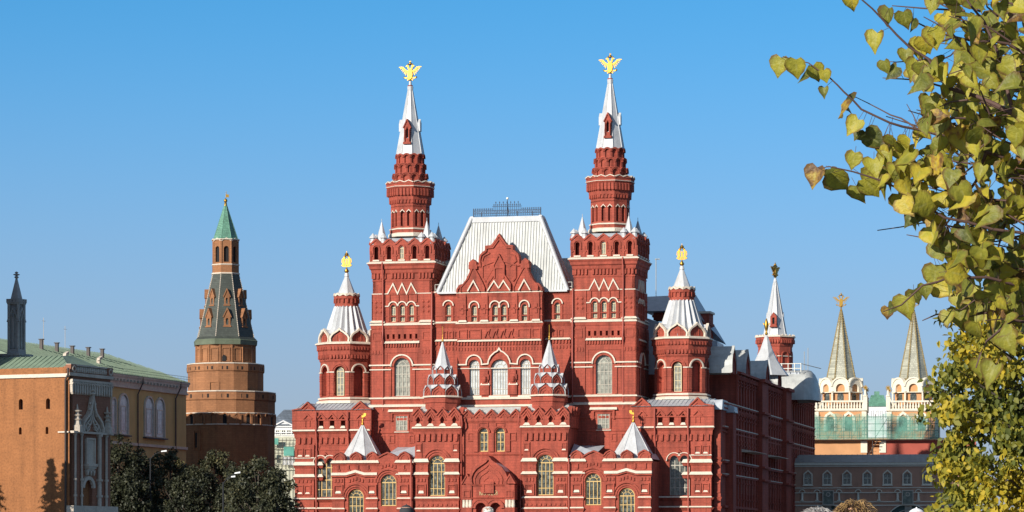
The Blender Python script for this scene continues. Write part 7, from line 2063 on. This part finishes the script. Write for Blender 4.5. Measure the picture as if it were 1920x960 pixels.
# twigs inside the crown that hold the leaves
for i in range(120):
    px, py = random.uniform(1780, 2080), random.uniform(0, 600)
    a = loc(px, py, random.uniform(-.3, 1.0)); b_ = a + Vector((random.uniform(-0.3, -0.05), random.uniform(-0.1, 0.1), random.uniform(-0.12, 0.2)))
    paths.append([a, b_])
    wood.tube([a, (a + b_) / 2 + rnd() * 0.02, b_], 0.005, 5, r1=0.002)
spots = [a.lerp(b_, k / 10) for P in paths for a, b_ in zip(P[:-1], P[1:]) for k in range(10)]
lv = Leaves()
def hang(px, py, wpx, tone=None, dep=0.0, swing=None, dark=False, face=False):
    """a leaf whose middle is near the spot; its stalk is drawn as a thin tube"""
    mid = loc(px, py, dep); s_ = wpx * Y3 / FPX * random.uniform(0.92, 1.08)
    a = random.gauss(0, 0.75) if swing is None else swing
    d = Vector((math.sin(a), random.gauss(0, 0.6), -math.cos(a)))
    sp_ = 0.35 if random.random() < 0.55 else 0.75
    nr = Vector((-0.62 + random.gauss(0, sp_), -0.72 + random.gauss(0, sp_), 0.42 + random.gauss(0, sp_ * 0.7)))
    if face:
        a = random.gauss(0, 0.35); d = Vector((math.sin(a), random.gauss(0, 0.25), -math.cos(a))); nr = Vector((-0.45, -1.0, 0.25)) + rnd() * 0.22
    if dark: nr = Vector((0.9, 0.5, 0.2)) + rnd() * 0.35
    tone = random.betavariate(2.2, 2.0) * 0.8 + 0.05 if tone is None else tone
    if random.random() < 0.07: tone = random.uniform(0.88, 1.0)
    b0 = mid - d.normalized() * s_ * 0.5
    lv.leaf(b0, d, nr, s_, tone, True, random.uniform(0.1, 0.55))
    near = min(spots, key=lambda q: (q - b0).length_squared)
    up = near if (near - b0).length < 0.16 else b0 - d.normalized() * s_ * random.uniform(0.2, 0.35) + rnd() * s_ * 0.08
    if (near - b0).length < 0.012: return
    wood.tube([b0 + d.normalized() * s_ * 0.1, up], 0.0011, 3)
single = [(1461, 124, 40, 0.5), (1493, 128, 42, 0.55), (1508, 143, 34, 0.12), (1530, 136, 34, 0.5), (1547, 142, 28, 0.6), (1545, 172, 22, 0.2),
          (1592, 196, 44, 0.08), (1580, 208, 40, 0.1), (1600, 236, 38, 0.6), (1608, 252, 24, 0.05), (1641, 76, 42, 0.55), (1663, 30, 38, 0.2), (1597, 4, 34, 0.75), (1697, 36, 34, 0.3), (1712, 45, 28, 0.08),
          (1748, 8, 34, 0.45), (1674, 136, 36, 0.06), (1660, 125, 28, 0.3), (1725, 92, 44, 0.6), (1752, 70, 44, 0.55), (1736, 84, 42, 0.7), (1715, 130, 42, 0.5), (1700, 105, 36, 0.35), (1728, 140, 36, 0.45), (1741, 196, 38, 0.35), (1757, 240, 46, 0.6),
          (1640, 262, 50, 0.06), (1660, 275, 44, 0.5), (1690, 285, 46, 0.62), (1620, 255, 30, 0.1), (1527, 330, 46, 0.55), (1573, 340, 54, 0.42), (1560, 328, 32, 0.15), (1600, 300, 34, 0.5), (1633, 350, 50, 0.5), (1610, 362, 38, 0.35), (1640, 312, 42, 0.55), (1665, 300, 40, 0.4), (1692, 380, 46, 0.55), (1680, 330, 44, 0.3), (1700, 320, 46, 0.5),
          (1710, 405, 44, 0.1), (1755, 425, 46, 0.45), (1778, 462, 50, 0.4), (1752, 520, 52, 0.38), (1766, 512, 44, 0.3), (1700, 575, 48, 0.45), (1735, 545, 30, 0.3), (1664, 586, 26, 0.93), (1672, 578, 24, 0.1), (1716, 556, 34, 0.15), (1800, 595, 46, 0.4), (1830, 620, 44, 0.42), (1862, 610, 52, 0.4), (1838, 692, 40, 0.4), (1858, 700, 44, 0.35), (1776, 596, 36, 0.45), (1890, 640, 48, 0.42), (1908, 590, 50, 0.35)]
for px, py, w, tone in single:
    hang(px, py, w * 0.97, tone, random.uniform(-0.15, 0.1), None, dark=tone < 0.13, face=tone >= 0.13)
poly3 = [(1752, -30), (1765, 40), (1790, 90), (1740, 110), (1712, 135), (1745, 190), (1730, 255), (1665, 262), (1620, 300), (1590, 330), (1640, 350), (1690, 372), (1705, 410), (1745, 420), (1745, 455), (1765, 500), (1765, 545), (1800, 590), (1850, 600), (1870, 630), (1960, 650), (2150, 640), (2150, -60)]
n = 0
while n < 1200:
    px, py = random.uniform(1590, 2140), random.uniform(-50, 650)
    if not inside(poly3, px, py): continue
    dens = min(1.0, 0.45 + (px - 1620) / 230.0)
    if px > 1800 and 150 < py < 500: dens = 1.0
    if math.sin(px * 0.045 + 1.3 * math.sin(py * 0.03)) * math.sin(py * 0.038 + 0.7) > 0.45: dens *= 0.25
    if random.random() > dens: continue
    dep = random.uniform(-0.5, 1.3) if px > 1780 else random.uniform(-0.3, 0.35)
    hang(px, py, random.choice((27, 31, 34, 37, 40, 43, 48)), None, dep, None, random.random() < 0.3)
    n += 1
wood.build('trunk', M['twig'], lt, False)
lv.build('crown', M['lime_leaf'], lt)

# ================================================================ people whose heads show at the foot of the picture
def skin_mat(name, c): return mat(name, c, 0.55, 0.06, 8)
M['skin'] = skin_mat('skin', (0.52, 0.30, 0.21))
def person(px, top_py, Y, H, label, hair, coat, trousers, style):
    top = at(px, top_py, Y)
    gz0 = top.z - H
    t = thing('person', label, 'person', (top.x, Y, gz0), 0)
    k = H / 1.76
    V, E, Rd = [], [], []
    def chain(pts, start=None):
        prev = start
        for x, y, z, r in pts:
            V.append((x * k, y * k, z * k)); Rd.append((r * k, r * k)); i = len(V) - 1
            if prev is not None: E.append((prev, i))
            prev = i
        return prev
    pel = chain([(0, 0, 0.93, 0.145)])
    ch = chain([(0, 0.005, 1.1, 0.135), (0, 0.0, 1.28, 0.15), (0, -0.01, 1.4, 0.12), (0, -0.01, 1.48, 0.058)], pel)
    chest = ch - 1
    neck = chain([(0, 0.0, 1.55, 0.052), (0, 0.015, 1.63, 0.08), (0, 0.02, 1.69, 0.072)], ch)
    for s in (-1, 1):
        hand = chain([(s * 0.17, -0.01, 1.40, 0.062), (s * 0.215, 0.0, 1.28, 0.052), (s * 0.235, 0.01, 1.12, 0.042), (s * 0.24, 0.05, 0.98, 0.036), (s * 0.235, 0.09, 0.87, 0.027), (s * 0.23, 0.1, 0.82, 0.032)], chest)
        for j, (dy, ln) in enumerate(((-0.028, 0.062), (-0.01, 0.075), (0.01, 0.07), (0.028, 0.055))):
            chain([(s * 0.232, 0.10 + dy, 0.785, 0.0095), (s * 0.225, 0.105 + dy, 0.785 - ln * 0.55, 0.0085), (s * 0.21, 0.11 + dy, 0.785 - ln, 0.0075)], hand)
        chain([(s * 0.215, 0.13, 0.80, 0.011), (s * 0.205, 0.15, 0.765, 0.0095)], hand)
        chain([(s * 0.09, 0, 0.86, 0.098), (s * 0.1, 0.01, 0.66, 0.078), (s * 0.1, 0.02, 0.49, 0.058), (s * 0.1, -0.01, 0.32, 0.055), (s * 0.1, -0.02, 0.1, 0.042), (s * 0.105, 0.06, 0.045, 0.04), (s * 0.11, 0.16, 0.035, 0.032)], pel)
    me = bpy.data.meshes.new('person'); me.from_pydata(V, E, [])
    o = bpy.data.objects.new('body', me); COL.objects.link(o); o.parent = t
    md = o.modifiers.new('skin', 'SKIN'); md.use_smooth_shade = True
    for i, r in enumerate(Rd): me.skin_vertices[0].data[i].radius = r
    me.skin_vertices[0].data[0].use_root = True
    sb = o.modifiers.new('sub', 'SUBSURF'); sb.levels = sb.render_levels = 2
    me.materials.append(M['skin'])
    # turn the grown surface into one plain mesh so that clothes can be read from its height
    dg = bpy.context.evaluated_depsgraph_get(); me2 = bpy.data.meshes.new_from_object(o.evaluated_get(dg))
    o.modifiers.clear(); o.data = me2; me2.materials.clear()
    for mm in (M['skin'], coat, trousers, M['pipe']): me2.materials.append(mm)
    for p in me2.polygons:
        p.use_smooth = True
        c = p.center / k
        arm = abs(c.x) > 0.17 and c.z < 1.3
        p.material_index = 3 if c.z < 0.1 else 2 if (c.z < 0.92 and not arm) else 1 if (c.z < 1.5 and not (arm and c.z < 0.88)) else 0
    # the head's own shape: ears, nose, eyes and mouth towards the museum
    f = MB()
    f.lathe([(0.012, 1.585), (0.05, 1.56), (0.066, 1.60), (0.075, 1.655), (0.078, 1.70), (0.066, 1.738), (0.03, 1.757), (0.004, 1.76)], 18, 0, 0.018, face=False, smooth=True, sy=1.22)
    for s in (-1, 1):
        f.ball((s * 0.079, 0.01, 1.645), 0.024, n=8, sz=1.3); f.ball((s * 0.03, 0.108, 1.665), 0.011, n=8, mi=1)
    f.lathe([(0.015, 1.625), (0.018, 1.63), (0.008, 1.665)], 8, 0, 0.115, face=False, smooth=True)
    f.box(-0.024, 0.024, 0.095, 0.106, 1.598, 1.606, 2)
    f.v = [p * k for p in f.v]
    M.setdefault('eye', mat('eye', (0.05, 0.04, 0.04), 0.2, 0.05)); M.setdefault('lip', mat('lip', (0.4, 0.14, 0.12), 0.5, 0.05))
    f.build('head', [M['skin'], M['eye'], M['lip']], t, False)
    h = MB()
    def rough(r0, zlo, dome=1.0, amp=0.006):
        vs, n, m_ = [], 28, 12
        for j in range(m_ + 1):
            a = (PI / 2) * j / m_
            for i in range(n):
                b = 2 * PI * i / n; q = r0 + random.uniform(-amp, amp)
                vs.append((q * math.cos(a) * math.cos(b), 0.018 + 1.2 * q * math.cos(a) * math.sin(b), 1.665 + (0.105 * dome) * math.sin(a) + random.uniform(-amp, amp) * 0.6))
        lo_ = []
        for i in range(n):
            b = 2 * PI * i / n; face_ = math.sin(b) > 0.35
            lo_.append((r0 * 0.97 * math.cos(b), 0.018 + 1.2 * r0 * 0.97 * math.sin(b), 1.665 if face_ else zlo))
        o_ = len(vs); vs += lo_
        fs = [(j * n + i, j * n + (i + 1) % n, (j + 1) * n + (i + 1) % n, (j + 1) * n + i) for j in range(m_) for i in range(n)]
        fs += [(i, o_ + i, o_ + (i + 1) % n, (i + 1) % n) for i in range(n)]
        h.add(vs, fs, 0, True)
    if style == 'tousled':
        rough(0.088, 1.56)
        for i in range(900):              # loose locks standing off the crown
            b = random.uniform(0, 2 * PI); a = random.uniform(0.05, 1.0) * PI / 2
            p0 = Vector((0.084 * math.cos(a) * math.cos(b), 0.018 + 0.1 * math.cos(a) * math.sin(b), 1.665 + 0.1 * math.sin(a)))
            n_ = (p0 - Vector((0, 0.018, 1.66))).normalized()
            tang = Vector((math.cos(b + 0.5), math.sin(b + 0.5), -0.25)).normalized()
            ln = random.uniform(0.03, 0.065)
            p1 = p0 + n_ * ln * random.uniform(0.1, 0.4) + tang * ln * 0.5 + rnd() * 0.008; p2 = p1 + tang * ln * 0.5 - Vector((0, 0, ln * random.uniform(0.1, 0.7))) + rnd() * 0.01
            h.tube([p0, p1, p2], 0.0026, 4, mi=1 if random.random() < 0.42 else 0, r1=0.0008)
    elif style == 'short':
        rough(0.085, 1.57, amp=0.003)
        for i in range(380):
            b = random.uniform(0, 2 * PI); a = random.uniform(0.05, 1.0) * PI / 2
            p0 = Vector((0.083 * math.cos(a) * math.cos(b), 0.018 + 0.1 * math.cos(a) * math.sin(b), 1.665 + 0.1 * math.sin(a)))
            n_ = (p0 - Vector((0, 0.018, 1.66))).normalized(); tang = Vector((math.cos(b), math.sin(b), -0.3)).normalized()
            h.tube([p0, p0 + n_ * 0.008 + tang * 0.015 + rnd() * 0.004, p0 + n_ * 0.006 + tang * 0.032 + rnd() * 0.006], 0.0026, 4, mi=1 if random.random() < 0.5 else 0, r1=0.0008)
    else:                                  # a cap with a seam band and a peak
        rough(0.09, 1.62, amp=0.0008)
        h.lathe([(0.0905, 1.648), (0.0925, 1.655), (0.0905, 1.675)], 24, 0, 0.018, face=False, smooth=True, caps=False, sy=1.2)
        h.add([(0.075 * math.cos(a), 0.03 + 0.1 * math.sin(a) + d, 1.668 - d * 0.15) for d in (0, 0.07) for a in [PI * j / 10 for j in range(11)]], [(j, j + 1, 12 + j, 11 + j) for j in range(10)], 0)
        h.ball((0, 0.018, 1.772), 0.008, n=8)
    h.v = [p * k for p in h.v]
    h.build('cap' if style == 'cap' else 'hair', hair, t, False)
    return t
M['coat_dark'] = mat('dark_coat', (0.03, 0.035, 0.05), 0.9, 0.15, 8); M['coat_red'] = mat('wine_coat', (0.14, 0.03, 0.035), 0.9, 0.15, 8); M['coat_grey'] = mat('grey_coat', (0.16, 0.16, 0.17), 0.9, 0.15, 8)
M['jeans'] = mat('blue_jeans', (0.04, 0.06, 0.12), 0.9, 0.15, 8)
hb_ = [mat('brown_hair', (0.075, 0.042, 0.022), 0.5, 0.3, 20), mat('blond_hair', (0.42, 0.26, 0.10), 0.45, 0.25, 20)]
hg_ = [mat('grey_hair', (0.26, 0.24, 0.23), 0.5, 0.2, 20), mat('silver_hair', (0.48, 0.46, 0.44), 0.5, 0.2, 20)]
hw_m = [mat('white_hair', (0.72, 0.70, 0.64), 0.5, 0.1, 20), mat('white_hair_light', (0.8, 0.78, 0.72), 0.5, 0.1, 20)]
random.seed(11)
person(1605, 946, 18.0, 1.80, 'person with tousled brown and blond hair, seen from behind below the gate', hb_, M['coat_red'], M['jeans'], 'tousled')
person(1534, 956, 16.0, 1.76, 'person with short grey hair beside the tousled blond one', hg_, M['coat_grey'], M['coat_dark'], 'short')
person(762, 948, 39.0, 1.76, 'person in a dark cap in front of the left red bay', [mat('dark_cap_cloth', (0.035, 0.035, 0.04), 0.9, 0.1, 8)], M['coat_dark'], M['jeans'], 'cap')
person(915, 951, 62.0, 1.72, 'person with white hair in front of the porch arches', hw_m, M['coat_grey'], M['coat_dark'], 'short')
person(1719, 955, 27.0, 1.74, 'person in a white cap below the right-hand gate arch', [mat('white_cap_cloth', (0.74, 0.75, 0.77), 0.8, 0.05, 8)], M['coat_dark'], M['jeans'], 'cap')
